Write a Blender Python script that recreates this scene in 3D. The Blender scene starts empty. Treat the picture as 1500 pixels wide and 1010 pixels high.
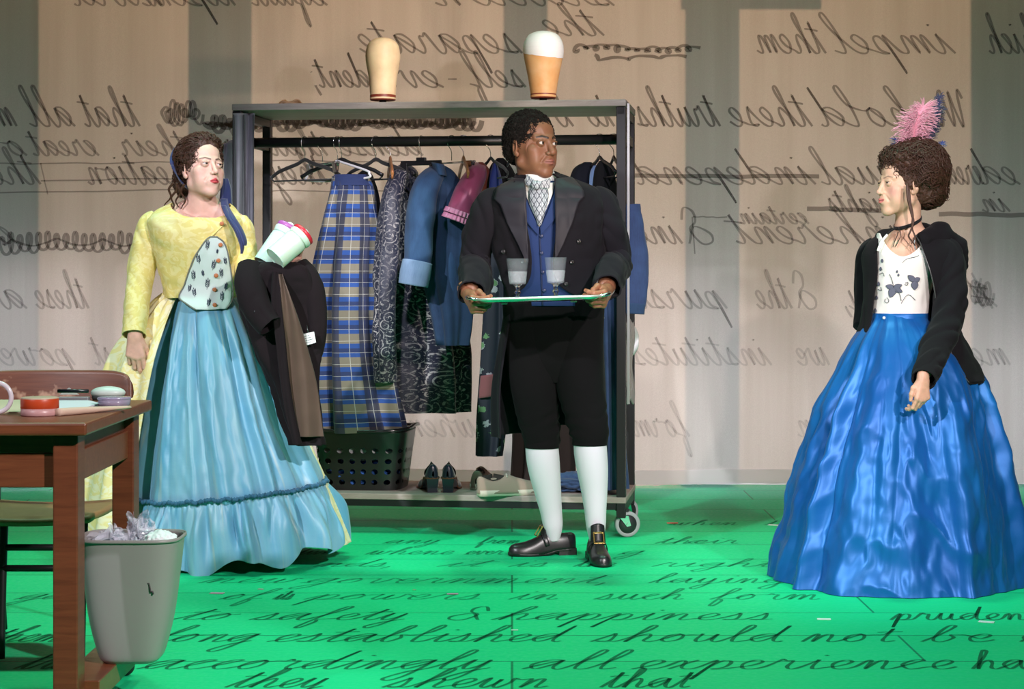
import bpy, math, random
import numpy as np
from mathutils import Vector, Matrix

# ------------------------------------------------------------------ camera, world, lights, exposure
S = bpy.context.scene
COL = S.collection
random.seed(7)
RNG = np.random.default_rng(11)
PI = math.pi
FOCAL, EYE, HORIZON = 2850.0, 1.147, 400.0      # focal length in px of the 1500 px frame, eye height, horizon row


def P(px, py, Y):
    """point seen at pixel (px, py) at distance Y in front of the camera"""
    return np.array([(px - 750.0) * Y / FOCAL, Y, EYE - (py - HORIZON) * Y / FOCAL])


def PF(px, py, z=0.0):
    """point of the plane at height z seen at that pixel"""
    Y = FOCAL * (EYE - z) / (py - HORIZON)
    return P(px, py, Y)


cam_data = bpy.data.cameras.new('camera')
cam_data.sensor_width = 36.0
cam_data.lens = FOCAL / 1500.0 * 36.0
cam_data.shift_y = -(505.0 - HORIZON) / 1500.0
cam_data.clip_start, cam_data.clip_end = 0.1, 100
cam = bpy.data.objects.new('camera', cam_data)
cam.location = (0, 0, EYE)
cam.rotation_euler = (PI / 2, 0, 0)
COL.objects.link(cam)
S.camera = cam

S.view_settings.view_transform = 'Standard'
S.view_settings.look = 'None'
S.view_settings.gamma = 1.0
S.view_settings.use_curve_mapping = False
S.view_settings.exposure = 0.0

world = bpy.data.worlds.new('dark_house')
S.world = world
world.use_nodes = True
world.node_tree.nodes['Background'].inputs[0].default_value = (0.75, 0.8, 1.0, 1)
world.node_tree.nodes['Background'].inputs[1].default_value = 0.018


def lamp(name, kind, loc, target, energy, color, size=0.3, size_y=None, cone=None, blend=0.3, spread=None):
    d = bpy.data.lights.new(name, kind)
    d.energy, d.color = energy, color
    if kind == 'AREA':
        d.size = size
        if size_y:
            d.shape, d.size_y = 'RECTANGLE', size_y
        if spread:
            d.spread = math.radians(spread)
    else:
        d.shadow_soft_size = size
    if cone:
        d.spot_size, d.spot_blend = math.radians(cone), blend
    o = bpy.data.objects.new(name, d)
    o.location = loc
    o.rotation_euler = (Vector(target) - Vector(loc)).to_track_quat('-Z', 'Y').to_euler()
    COL.objects.link(o)
    return o


# added front spots, warm and cool, brightening each person, the desk, floor and wigs
for _x, _y, _z, _w, _c, _cone in ((-1.12, 7.75, .85, 1750, 1700, 16), (.12, 7.8, .92, 1000, 900, 16), (1.46, 7.3, .80, 1100, 1900, 17), (-1.15, 5.2, .35, 2100, 60, 16), (.6, 6.2, -.3, 420, 420, 20), (-.56, 8.67, 2.06, 4200, 0, 2.6), (.13, 8.55, 2.06, 2900, 0, 2.6)):
    lamp('added_front_warm', 'SPOT', (3.4, 0.5, 4.4), (_x, _y, _z), _w, (1.0, 0.94, 0.93), 0.10, cone=_cone, blend=0.35)
    if _c:
        lamp('added_front_cool', 'SPOT', (-3.9, 1.0, 4.2), (_x, _y, _z), _c, (0.90, 0.93, 1.0), 0.10, cone=_cone, blend=0.35)
# low front lights whose big shadows fall on the drop
lamp('low_front_spot', 'SPOT', (1.62, 2.3, 2.0), (0.35, 10.3, 0.80), 740, (1.0, 0.85, 0.84), 0.06, cone=38, blend=0.9)
lamp('low_side_spot', 'SPOT', (1.50, 3.6, 0.81), (0.05, 7.78, 1.72), 360, (1.0, 0.72, 0.52), 0.10, cone=17, blend=0.8)
# added lavender spots, no known fixtures, lifting the foot of the drop
for _x in (-2.5, -.9, .8, 2.3):
    lamp('added_lavender_wash', 'SPOT', (_x * .9, 2.0, 4.7), (_x, 10.37, 0.42), 1350, (0.88, 0.82, 1.0), 0.15, cone=11, blend=0.7)
# top wash over the boards
for _x in (-2.2, 0.0, 2.2):
    lamp('top_wash', 'SPOT', (_x, 7.7, 6.6), (_x, 6.0, 0.0), 560, (0.40, 1.0, 0.74), 0.25, cone=56, blend=0.3)
# added amber area light, tinting the drop's upper part from above
lamp('added_amber_wash', 'AREA', (0, 9.5, 4.3), (0, 10.4, 2.2), 42, (1.0, 0.52, 0.22), 7.0, 0.2)
# lights upstage of the drop: a warm one shining through, a cool strip on the floor
lamp('warm_back_light', 'POINT', (0.2, 15.2, 2.6), (0, 10, 1.6), 720, (1.0, 0.63, 0.41), 0.02)
lamp('cool_ground_row', 'AREA', (0, 11.7, 0.06), (0, 10.42, 1.00), 70, (0.78, 0.74, 1.0), 7.4, 0.08)

# ------------------------------------------------------------------ numeric helpers


def smooth(a, b, x):
    t = np.clip((np.asarray(x, float) - a) / (b - a), 0, 1)
    return t * t * (3 - 2 * t)


def _hash(i, j, k):
    n = (i.astype(np.int64) * 374761393 + j.astype(np.int64) * 668265263 + k.astype(np.int64) * 2147483647) & 0x7fffffff
    n = ((n ^ (n >> 13)) * 1274126177) & 0x7fffffff
    return ((n ^ (n >> 16)) & 0xffff) / 32767.5 - 1.0


def vnoise(x, y, z=0.0):
    x, y, z = np.broadcast_arrays(np.asarray(x, float), np.asarray(y, float), np.asarray(z, float))
    i, j, k = np.floor(x), np.floor(y), np.floor(z)
    u, v, w = x - i, y - j, z - k
    u, v, w = (t * t * t * (t * (t * 6 - 15) + 10) for t in (u, v, w))
    i, j, k = i.astype(np.int64), j.astype(np.int64), k.astype(np.int64)
    r = 0
    for a in (0, 1):
        for b in (0, 1):
            for c in (0, 1):
                r = r + _hash(i + a, j + b, k + c) * (u if a else 1 - u) * (v if b else 1 - v) * (w if c else 1 - w)
    return r


def fbm(x, y, z=0.0, o=3):
    r, a, f = 0, 1.0, 1.0
    for q in range(o):
        r = r + a * vnoise(np.asarray(x) * f + 17.3 * q, np.asarray(y) * f + 5.1 * q, np.asarray(z) * f + 9.7 * q)
        a, f = a * 0.5, f * 2.03
    return r


def catmull(vals, t):
    """Catmull-Rom through rows of vals, t in [0, len-1]"""
    v = np.asarray(vals, float)
    if v.ndim == 1:
        v = v[:, None]
    n = len(v)
    t = np.clip(np.asarray(t, float), 0, n - 1 - 1e-9)
    i = np.floor(t).astype(int)
    f = (t - i)[:, None]
    p0, p1, p2, p3 = v[np.clip(i - 1, 0, n - 1)], v[i], v[np.clip(i + 1, 0, n - 1)], v[np.clip(i + 2, 0, n - 1)]
    return 0.5 * (2 * p1 + (p2 - p0) * f + (2 * p0 - 5 * p1 + 4 * p2 - p3) * f ** 2 + (3 * p1 - p0 - 3 * p2 + p3) * f ** 3)


def spline(pts, n):
    return catmull(pts, np.linspace(0, len(pts) - 1, n))


def unit(v):
    v = np.asarray(v, float)
    return v / (np.linalg.norm(v) + 1e-12)


def rot_axis(axis, deg):
    return np.array(Matrix.Rotation(math.radians(deg), 3, Vector(axis)))


def rz(deg):
    return rot_axis((0, 0, 1), deg)


def facing(fwd, roll=0.0):
    """columns: right, forward, up"""
    f = unit(fwd)
    r = unit(np.cross(f, (0, 0, 1.0)))
    u = np.cross(r, f)
    M = np.stack([r, f, u], axis=1)
    return M @ rot_axis((0, 1, 0), roll)


# ------------------------------------------------------------------ mesh builder


class G:
    """collects geometry for ONE mesh object"""

    def __init__(s):
        s.v, s.f, s.uv, s.m, s.c, s.n = [], [], [], [], [], 0
        s.mi = 0
        s.col = None

    def add(s, v, f, uv=None, col=None):
        v = np.asarray(v, float).reshape(-1, 3)
        s.v.append(v)
        s.uv.append(np.zeros((len(v), 2)) if uv is None else np.asarray(uv, float).reshape(-1, 2))
        c = col if col is not None else (s.col if s.col is not None else (1, 1, 1))
        s.c.append(np.broadcast_to(np.asarray(c, float), (len(v), 3)))
        if isinstance(f, np.ndarray):
            s.f.append((f + s.n, s.mi))
        else:
            for q in f:
                s.f.append((np.array([q]) + s.n, s.mi))
        s.n += len(v)
        return s

    def grid(s, V, uv=None, wu=False, caps=(False, False), col=None, flip=False):
        """V (rings, n, 3); wu: wrap round the ring"""
        a, b = V.shape[:2]
        idx = np.arange(a * b).reshape(a, b)
        if wu:
            nx = np.roll(idx, -1, axis=1)
            q = np.stack([idx[:-1], nx[:-1], nx[1:], idx[1:]], -1).reshape(-1, 4)
        else:
            q = np.stack([idx[:-1, :-1], idx[:-1, 1:], idx[1:, 1:], idx[1:, :-1]], -1).reshape(-1, 4)
        if flip:
            q = q[:, ::-1]
        base = s.n
        if uv is None:
            uu, vv = np.meshgrid(np.linspace(0, 1, b), np.linspace(0, 1, a))
            uv = np.stack([uu, vv], -1)
        s.add(V, q, uv, None if col is None else np.asarray(col).reshape(-1, 3))
        for k, ring in ((0, idx[0][::-1]), (1, idx[-1])):
            if caps[k]:
                c = V[0 if k == 0 else -1].mean(0)
                cuv = np.asarray(uv).reshape(a, b, 2)[0 if k == 0 else -1].mean(0)
                s.v.append(c[None]); s.uv.append(cuv[None])
                s.c.append(s.c[-1][:1])
                r2 = np.roll(ring, -1)
                tri = np.stack([ring + base, r2 + base, np.full(len(ring), s.n)], -1)
                s.f.append((tri[:, ::-1] if flip else tri, s.mi)); s.n += 1
        return s

    def box(s, c, d, R=None):
        c, d = np.asarray(c, float), np.asarray(d, float) / 2
        v = np.array([(x, y, z) for z in (-1, 1) for y in (-1, 1) for x in (-1, 1)], float) * d
        if R is not None:
            v = v @ np.asarray(R).T
        return s.add(v + c, np.array([[0, 2, 3, 1], [4, 5, 7, 6], [0, 1, 5, 4], [2, 6, 7, 3], [0, 4, 6, 2], [1, 3, 7, 5]]))

    def tube(s, pts, r, n=8, caps=True, smooth_n=0, flat=None, disp=None, wind=0.0, uvs=None):
        """swept round (or flattened) tube; r scalar / list / rows of (a, b)"""
        pts = np.asarray(pts, float)
        k = len(pts)
        r = np.asarray(r, float)
        if r.ndim == 0:
            r = np.full((k, 2), float(r))
        elif r.ndim == 1:
            r = np.stack([r, r], -1)
        if smooth_n:
            pts, r = spline(pts, smooth_n), spline(r, smooth_n)
            k = smooth_n
        T = np.gradient(pts, axis=0)
        T /= np.linalg.norm(T, axis=1)[:, None] + 1e-12
        up = np.asarray(flat, float) if flat is not None else np.array((0, 0, 1.0))
        if flat is None and abs(T[0] @ up) > 0.9:
            up = np.array((0, 1.0, 0))
        A = np.zeros_like(pts)
        a = up - T[0] * (T[0] @ up)
        A[0] = unit(a)
        for i in range(1, k):
            a = A[i - 1] - T[i] * (T[i] @ A[i - 1]) if flat is None else up - T[i] * (T[i] @ up)
            A[i] = unit(a)
        B = np.cross(T, A)
        th = np.linspace(0, 2 * PI, n, endpoint=False)
        rad = np.ones((k, n))
        if disp is not None:
            ln = np.concatenate([[0], np.cumsum(np.linalg.norm(np.diff(pts, axis=0), axis=1))])
            rad = 1 + disp(th[None, :], ln[:, None])
        V = pts[:, None] + A[:, None] * (np.cos(th) * rad)[..., None] * r[:, None, :1] + B[:, None] * (np.sin(th) * rad)[..., None] * r[:, None, 1:]
        ln = np.concatenate([[0], np.cumsum(np.linalg.norm(np.diff(pts, axis=0), axis=1))])
        uv = np.stack(np.broadcast_arrays((th / (2 * PI) * 2 * PI * r.mean())[None, :], ln[:, None]), -1)
        return s.grid(V, uv, wu=True, caps=(caps, caps), flip=True)

    def lathe(s, prof, c=(0, 0, 0), n=32, R=None, caps=(False, False), sc=(1, 1)):
        """prof rows (radius, z)"""
        prof = np.asarray(prof, float)
        th = np.linspace(0, 2 * PI, n, endpoint=False)
        V = np.stack([prof[:, :1] * np.cos(th) * sc[0], prof[:, :1] * np.sin(th) * sc[1], np.broadcast_to(prof[:, 1:], (len(prof), n))], -1)
        if R is not None:
            V = V @ np.asarray(R).T
        return s.grid(V + np.asarray(c, float), wu=True, caps=caps)

    def ball(s, c, r, n=16, R=None):
        r = np.broadcast_to(np.asarray(r, float), (3,))
        t = np.linspace(0.02, PI - 0.02, n)
        th = np.linspace(0, 2 * PI, 2 * n, endpoint=False)
        V = np.stack([-np.sin(t)[:, None] * np.cos(th) * -r[0], np.sin(t)[:, None] * np.sin(th) * r[1], np.broadcast_to((-np.cos(t) * r[2])[:, None], (n, 2 * n))], -1)
        if R is not None:
            V = V @ np.asarray(R).T
        return s.grid(V + np.asarray(c, float), wu=True, caps=(True, True))

    def xf(s, R=None, t=(0, 0, 0), sc=1.0):
        for i in range(len(s.v)):
            v = s.v[i] * sc
            if R is not None:
                v = v @ np.asarray(R).T
            s.v[i] = v + np.asarray(t, float)
        return s

    def mesh(s, name, mats, origin=(0, 0, 0), smooth_shade=True):
        v = np.concatenate(s.v) - np.asarray(origin, float)
        uv = np.concatenate(s.uv)
        c = np.concatenate(s.c)
        me = bpy.data.meshes.new(name)
        loops = np.concatenate([f.reshape(-1) for f, _ in s.f])
        sizes = np.concatenate([np.full(len(f), f.shape[1]) for f, _ in s.f])
        mi = np.concatenate([np.full(len(f), m) for f, m in s.f])
        me.vertices.add(len(v)); me.vertices.foreach_set('co', v.astype(np.float32).ravel())
        me.loops.add(len(loops)); me.loops.foreach_set('vertex_index', loops.astype(np.int32))
        me.polygons.add(len(sizes))
        st = np.concatenate([[0], np.cumsum(sizes)[:-1]])
        me.polygons.foreach_set('loop_start', st.astype(np.int32))
        me.polygons.foreach_set('loop_total', sizes.astype(np.int32))
        me.polygons.foreach_set('material_index', mi.astype(np.int32))
        me.polygons.foreach_set('use_smooth', np.full(len(sizes), bool(smooth_shade)))
        lay = me.uv_layers.new(name='UVMap')
        lay.data.foreach_set('uv', uv[loops].astype(np.float32).ravel())
        ca = me.color_attributes.new('col', 'FLOAT_COLOR', 'POINT')
        ca.data.foreach_set('color', np.concatenate([c, np.ones((len(c), 1))], 1).astype(np.float32).ravel())
        me.update(calc_edges=True)
        me.validate()
        for m in (mats if isinstance(mats, (list, tuple)) else [mats]):
            me.materials.append(m)
        return me


ORG = {}


def thing(name, label, cat, loc=(0, 0, 0), group=None):
    """an Empty at the thing's base that parents its parts"""
    o = bpy.data.objects.new(name, None)
    o.empty_display_size = 0.05
    COL.objects.link(o)
    o.location = loc
    ORG[o] = np.asarray(loc, float)
    return tag(o, label, cat, group)


def tag(o, label, cat, group=None):
    o['label'], o['category'] = label, cat
    if group:
        o['group'] = group
    return o


def part(name, g, mats, parent=None, origin=None, flat=False, bevel=0, solid=0, sub=0, label=None, auto=None):
    """one mesh object from the world-space geometry in g"""
    if parent is not None:
        origin = ORG[parent]
    elif origin is None:
        origin = (0, 0, 0)
    o = bpy.data.objects.new(name, g.mesh(name, mats, origin, not flat))
    COL.objects.link(o)
    if parent is not None:
        o.parent = parent
    else:
        o.location = origin
    ORG[o] = np.asarray(origin, float)
    if solid:
        m = o.modifiers.new('thickness', 'SOLIDIFY'); m.thickness = solid; m.offset = 0
    if bevel:
        m = o.modifiers.new('edges', 'BEVEL'); m.width = bevel; m.segments = 2; m.limit_method = 'ANGLE'; m.angle_limit = 0.6
    if sub:
        m = o.modifiers.new('smooth', 'SUBSURF'); m.levels = m.render_levels = sub
    if label:
        o['label'] = label
    return o


def structure(name, g, mats, **kw):
    o = part(name, g, mats, **kw)
    o['kind'] = 'structure'
    return o


def copy_tree(o, loc=None, rot=None, label=None, parent=None, scale=None):
    c = o.copy()
    COL.objects.link(c)
    if parent is not None:
        c.parent = parent
    if loc is not None:
        c.location = loc
    if rot is not None:
        c.rotation_euler = rot
    if scale is not None:
        c.scale = scale
    if label:
        c['label'] = label
    for ch in o.children:
        copy_tree(ch, parent=c)
    return c


def loft(st, n=60, m=72, arc=(-PI, PI), ex=2.0, yaw=0.0, disp=None, off=0.0, zdisp=None):
    """rings round a vertical axis. st rows: z, cx, cy, rx, ry (, arc0, arc1). angle 0 faces the body's front, which
    at yaw 0 looks at the camera (-Y). Returns V (n, m, 3), uv and a point(th, z) sampler."""
    st = np.asarray(st, float)
    t = np.linspace(0, len(st) - 1, n)
    R = catmull(st, t)
    closed = arc is not None and abs(arc[1] - arc[0] - 2 * PI) < 1e-6 and st.shape[1] < 7
    if st.shape[1] >= 7:
        u = np.linspace(0, 1, m)
        th = R[:, 5:6] * (1 - u) + R[:, 6:7] * u
    else:
        th = np.broadcast_to(np.linspace(arc[0], arc[1], m, endpoint=not closed), (n, m))
    cy_, sy_ = math.cos(math.radians(yaw)), math.sin(math.radians(yaw))

    def ringpt(th, z, cx, cy, rx, ry):
        co, si = np.cos(th), np.sin(th)
        k = (np.abs(co) ** ex + np.abs(si) ** ex) ** (-1.0 / ex)
        d = 0.0 if disp is None else disp(th, z)
        X, Y = si * k * (rx + off + d), -co * k * (ry + off + d)
        zz = z + (0.0 if zdisp is None else zdisp(th, z))
        return np.stack(np.broadcast_arrays(cx + X * cy_ - Y * sy_, cy + X * sy_ + Y * cy_, zz), -1)

    V = ringpt(th, *(R[:, i:i + 1] for i in range(5)))
    mean_r = (R[:, 3] + R[:, 4]).mean() / 2
    uv = np.stack(np.broadcast_arrays(th * mean_r, R[:, :1]), -1)
    zs = R[:, 0]
    order = np.argsort(zs)

    def at(theta, z, lift=0.0):
        theta, z = np.atleast_1d(np.asarray(theta, float)), np.atleast_1d(np.asarray(z, float))
        q = [np.interp(z, zs[order], R[order, i]) for i in range(1, 5)]
        q[2], q[3] = q[2] + lift, q[3] + lift
        return ringpt(theta, z, *q)

    return V, uv, closed, at


# ------------------------------------------------------------------ distance fields for bodies, heads and hands


class Field:
    def __init__(s, lo, hi, h):
        s.h = h
        s.o = np.asarray(lo, float)
        s.ax = [np.arange(l, u + h, h) for l, u in zip(lo, hi)]
        s.D = np.full([len(a) for a in s.ax], 0.2, np.float32)
        s.R, s.t, s.s = np.eye(3), np.zeros(3), 1.0

    def frame(s, R=None, t=(0, 0, 0), sc=1.0):
        s.R, s.t, s.s = (np.eye(3) if R is None else np.asarray(R)), np.asarray(t, float), sc
        return s

    def w(s, p):
        return s.R @ (np.asarray(p, float) * s.s) + s.t

    def _box(s, lo, hi, k):
        m = max(k, 0) * 2.2 + 2.5 * s.h
        sl = []
        for a, l, u in zip(s.ax, lo, hi):
            i, j = np.searchsorted(a, l - m), np.searchsorted(a, u + m)
            if j <= i:
                return None
            sl.append(slice(i, j))
        X, Y, Z = s.ax[0][sl[0]][:, None, None], s.ax[1][sl[1]][None, :, None], s.ax[2][sl[2]][None, None, :]
        return tuple(sl), X, Y, Z

    def _mix(s, sl, d, k, cut):
        k = max(k * s.s, 1e-6)
        A = s.D[sl]
        d = d.astype(np.float32)
        if cut:
            h = np.clip(0.5 - 0.5 * (A + d) / k, 0, 1)
            s.D[sl] = A * (1 - h) - d * h + k * h * (1 - h)
        else:
            h = np.clip(0.5 + 0.5 * (A - d) / k, 0, 1)
            s.D[sl] = A * (1 - h) + d * h - k * h * (1 - h)

    def ell(s, c, r, k=0.01, R=None, cut=False):
        c = s.w(c)
        r = np.broadcast_to(np.asarray(r, float), (3,)) * s.s
        M = s.R if R is None else s.R @ np.asarray(R)
        e = np.sqrt(((M * r) ** 2).sum(1))
        b = s._box(c - e, c + e, k * s.s)
        if b is None:
            return s
        sl, X, Y, Z = b
        X, Y, Z = X - c[0], Y - c[1], Z - c[2]
        q = [(X * M[0, i] + Y * M[1, i] + Z * M[2, i]) for i in range(3)]
        k0 = np.sqrt(sum((q[i] / r[i]) ** 2 for i in range(3)))
        k1 = np.sqrt(sum((q[i] / r[i] ** 2) ** 2 for i in range(3))) + 1e-9
        s._mix(sl, k0 * (k0 - 1) / k1, k, cut)
        return s

    def cap(s, a, b, ra, rb=None, k=0.01, cut=False):
        rb = ra if rb is None else rb
        a, b, ra, rb = s.w(a), s.w(b), ra * s.s, rb * s.s
        r = max(ra, rb)
        bx = s._box(np.minimum(a, b) - r, np.maximum(a, b) + r, k * s.s)
        if bx is None:
            return s
        sl, X, Y, Z = bx
        d = b - a
        X, Y, Z = X - a[0], Y - a[1], Z - a[2]
        t = np.clip((X * d[0] + Y * d[1] + Z * d[2]) / (d @ d + 1e-12), 0, 1)
        dist = np.sqrt((X - t * d[0]) ** 2 + (Y - t * d[1]) ** 2 + (Z - t * d[2]) ** 2) - (ra + (rb - ra) * t)
        s._mix(sl, dist, k, cut)
        return s

    def chain(s, pts, rr, k=0.01):
        for i in range(len(pts) - 1):
            s.cap(pts[i], pts[i + 1], rr[i], rr[i + 1], k)
        return s

    def surface(s):
        """naive surface nets: verts, quads"""
        D = s.D
        for ax in range(3):       # close the surface at the borders
            ix = [slice(None)] * 3
            for e in (0, -1):
                ix[ax] = e
                D[tuple(ix)] = np.maximum(D[tuple(ix)], 1e-4)
        ins = D < 0
        n = np.array(D.shape) - 1
        cnt = np.zeros(n, np.uint8)
        for a in (0, 1):
            for b in (0, 1):
                for c in (0, 1):
                    cnt += ins[a:n[0] + a, b:n[1] + b, c:n[2] + c]
        act = np.argwhere((cnt > 0) & (cnt < 8))
        idm = np.full(n, -1, np.int32)
        idm[tuple(act.T)] = np.arange(len(act))
        acc, num = np.zeros((len(act), 3)), np.zeros(len(act))
        I, J, K = act.T
        for ax in range(3):
            o1, o2 = [x for x in range(3) if x != ax]
            for u in (0, 1):
                for v in (0, 1):
                    p = np.zeros(3, int); p[o1], p[o2] = u, v
                    q = p.copy(); q[ax] = 1
                    d0, d1 = D[I + p[0], J + p[1], K + p[2]], D[I + q[0], J + q[1], K + q[2]]
                    hit = (d0 < 0) != (d1 < 0)
                    t = np.where(hit, d0 / np.where(hit, d0 - d1, 1), 0)
                    pt = np.tile(p.astype(float), (len(act), 1)); pt[:, ax] += t
                    acc += pt * hit[:, None]; num += hit
        V = (act + acc / num[:, None]) * s.h + s.o
        F = []
        for ax in range(3):
            o1, o2 = (ax + 1) % 3, (ax + 2) % 3
            sl0, sl1 = [slice(1, -1)] * 3, [slice(1, -1)] * 3
            sl0[ax], sl1[ax] = slice(0, -1), slice(1, None)
            a, b = ins[tuple(sl0)], ins[tuple(sl1)]
            e = np.argwhere(a != b)
            if not len(e):
                continue
            neg = a[tuple(e.T)]
            e = e + 1
            e[:, ax] -= 1
            c = []
            for u, v in ((0, 0), (1, 0), (1, 1), (0, 1)):
                q = e.copy(); q[:, o1] -= 1 - u; q[:, o2] -= 1 - v
                c.append(idm[tuple(q.T)])
            q = np.stack(c, -1)
            q[~neg] = q[~neg][:, ::-1]
            F.append(q)
        return V, np.concatenate(F)
# ------------------------------------------------------------------ materials
class NT:
    """short way to wire a node material"""

    def __init__(s, name):
        s.mat = bpy.data.materials.new(name)
        s.mat.use_nodes = True
        s.t = s.mat.node_tree
        s.bsdf = s.t.nodes['Principled BSDF']
        s.out = s.t.nodes['Material Output']

    def n(s, kind, **inp):
        nd = s.t.nodes.new('ShaderNode' + kind)
        for k, v in inp.items():
            if k.startswith('_'):
                setattr(nd, k[1:], v)
            else:
                s.set(nd, k.replace('_', ' '), v)
        return nd

    def set(s, nd, key, v):
        sock = nd.inputs[int(key)] if key.isdigit() else nd.inputs[key]
        if isinstance(v, bpy.types.NodeSocket):
            s.t.links.new(v, sock)
        elif isinstance(v, bpy.types.Node):
            s.t.links.new(v.outputs[0], sock)
        elif isinstance(v, (tuple, list)) and len(v) == 3 and sock.type == 'RGBA':
            sock.default_value = (*v, 1)
        else:
            sock.default_value = v

    def p(s, **inp):
        for k, v in inp.items():
            s.set(s.bsdf, k.replace('_', ' '), v)
        return s

    def math(s, op, a, b=0.0, c=None):
        nd = s.t.nodes.new('ShaderNodeMath')
        nd.operation = op
        for i, v in enumerate((a, b) if c is None else (a, b, c)):
            s.set(nd, str(i), v)
        return nd.outputs[0]

    def mix(s, f, a, b):
        nd = s.t.nodes.new('ShaderNodeMix')
        nd.data_type = 'RGBA'
        for i, v in ((0, f), (6, a), (7, b)):
            s.set(nd, str(i), v)
        return nd.outputs[2]

    def ramp(s, f, *stops):
        nd = s.t.nodes.new('ShaderNodeValToRGB')
        el = nd.color_ramp.elements
        while len(el) < len(stops):
            el.new(0.5)
        for e, (p, c) in zip(el, stops):
            e.position = p
            e.color = (*c, 1) if isinstance(c, (tuple, list)) else (c, c, c, 1)
        s.set(nd, '0', f)
        return nd.outputs[0]

    def coord(s, which='Object', scale=(1, 1, 1)):
        tc = s.n('TexCoord')
        mp = s.n('Mapping', Vector=tc.outputs[which], Scale=scale)
        return mp.outputs[0]

    def noise(s, vec, scale, detail=3.0, rough=0.5, dist=0.0):
        return s.n('TexNoise', Vector=vec, Scale=scale, Detail=detail, Roughness=rough, Distortion=dist).outputs[0]

    def bump(s, h, strength=0.3, dist=0.002):
        b = s.n('Bump', Strength=strength, Distance=dist, Height=h)
        s.t.links.new(b.outputs[0], s.bsdf.inputs['Normal'])
        return s


def plain(name, color, rough=0.6, metal=0.0, **kw):
    m = NT(name)
    m.p(Base_Color=color, Roughness=rough, Metallic=metal, **kw)
    return m.mat


def cloth(name, color, rough=0.85, sheen=0.15, weave=900, bump=0.12, vary=0.12, metal=0.0, spec=0.3):
    m = NT(name)
    v = m.coord('UV')
    big = m.noise(v, 9, 4)
    c2 = tuple(max(0, c * (1 - vary * 2.2)) for c in color)
    m.p(Base_Color=m.mix(big, color, c2) if vary else color, Roughness=rough, Metallic=metal, Sheen_Weight=sheen, Specular_IOR_Level=spec)
    m.bump(m.noise(v, weave, 2), bump, 0.001)
    return m.mat


def attr_mat(name, rough=0.5, sss=0.0, bump=0.0, spec=0.4):
    m = NT(name)
    a = m.n('Attribute', _attribute_name='col')
    m.p(Base_Color=a.outputs['Color'], Roughness=rough, Specular_IOR_Level=spec)
    if sss:
        m.p(Subsurface_Weight=sss, Subsurface_Scale=0.012, Subsurface_Radius=(1.0, 0.35, 0.2))
    if bump:
        m.bump(m.noise(m.coord('Object'), 450, 2), bump, 0.001)
    return m.mat


def wood(name, a, b, scale=(3, 40, 40), rough=0.45, wear=None):
    m = NT(name)
    v = m.coord('Object', scale)
    g = m.noise(v, 1.6, 6, 0.65, 0.6)
    c = m.mix(m.ramp(g, (0.3, 0.0), (0.7, 1.0)), a, b)
    if wear:
        w = m.noise(m.coord('Object', (1, 1, 1)), 7, 4, 0.7)
        c = m.mix(m.ramp(w, (0.56, 0.0), (0.64, 1.0)), c, wear)
    m.p(Base_Color=c, Roughness=rough, Specular_IOR_Level=0.4)
    m.bump(g, 0.15, 0.002)
    return m.mat


SKIN = attr_mat('skin', 0.48, 0.12, 0.06)
HAIR_BROWN = NT('brown_hair')
_v = HAIR_BROWN.coord('UV', (300, 4, 1))
HAIR_BROWN.p(Base_Color=HAIR_BROWN.mix(HAIR_BROWN.noise(_v, 1.0, 3), (0.016, 0.007, 0.0045), (0.095, 0.038, 0.022)), Roughness=0.5, Specular_IOR_Level=0.35)
HAIR_BROWN.bump(HAIR_BROWN.noise(HAIR_BROWN.coord('UV', (420, 9, 1)), 1.0, 3), .6, .004)
HAIR_BROWN = HAIR_BROWN.mat
HAIR_BLACK = plain('black_hair', (0.010, 0.007, 0.006), 0.8, Specular_IOR_Level=0.2)
BLACK_METAL = plain('black_painted_steel', (0.012, 0.012, 0.013), 0.42, 0.3)
STEEL = plain('brushed_steel', (0.55, 0.55, 0.57), 0.25, 1.0)
CHROME = plain('chrome', (0.75, 0.75, 0.77), 0.12, 1.0)
BRASS = plain('brass', (0.62, 0.42, 0.13), 0.25, 1.0)
BLACK_PLASTIC = plain('black_plastic', (0.012, 0.012, 0.014), 0.35)
GREY_PLASTIC = plain('grey_plastic', (0.30, 0.27, 0.27), 0.42)
WHITE_PLASTIC = plain('white_plastic', (0.75, 0.75, 0.78), 0.35)
CLEAR_PLASTIC = plain('clear_plastic', (0.95, 0.96, 0.98), 0.12, 0, Transmission_Weight=0.95, IOR=1.35)
GLASS = plain('crystal_glass', (0.97, 0.98, 1.0), 0.03, 0, Transmission_Weight=1.0, IOR=1.5)
CUT_GLASS = plain('cut_crystal_glass', (0.95, 0.97, 1.0), 0.10, 0, Transmission_Weight=0.92, IOR=1.5)
THIN_GLASS = plain('thin_crystal', (.40, .43, .47), .04, 0, Alpha=.07, Specular_IOR_Level=.8)
THIN_CUT = plain('thin_cut_crystal', (.62, .65, .70), .10, 0, Alpha=.14, Specular_IOR_Level=.9)
BLACK_LEATHER = plain('black_leather', (0.011, 0.010, 0.011), 0.33)
# ------------------------------------------------------------------ heads, hands
def seg_dist(p, a, b):
    a, b = np.asarray(a, float), np.asarray(b, float)
    d = b - a
    t = np.clip(((p - a) @ d) / (d @ d), 0, 1)
    return np.linalg.norm(p - a - t[:, None] * d, axis=1)


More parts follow.
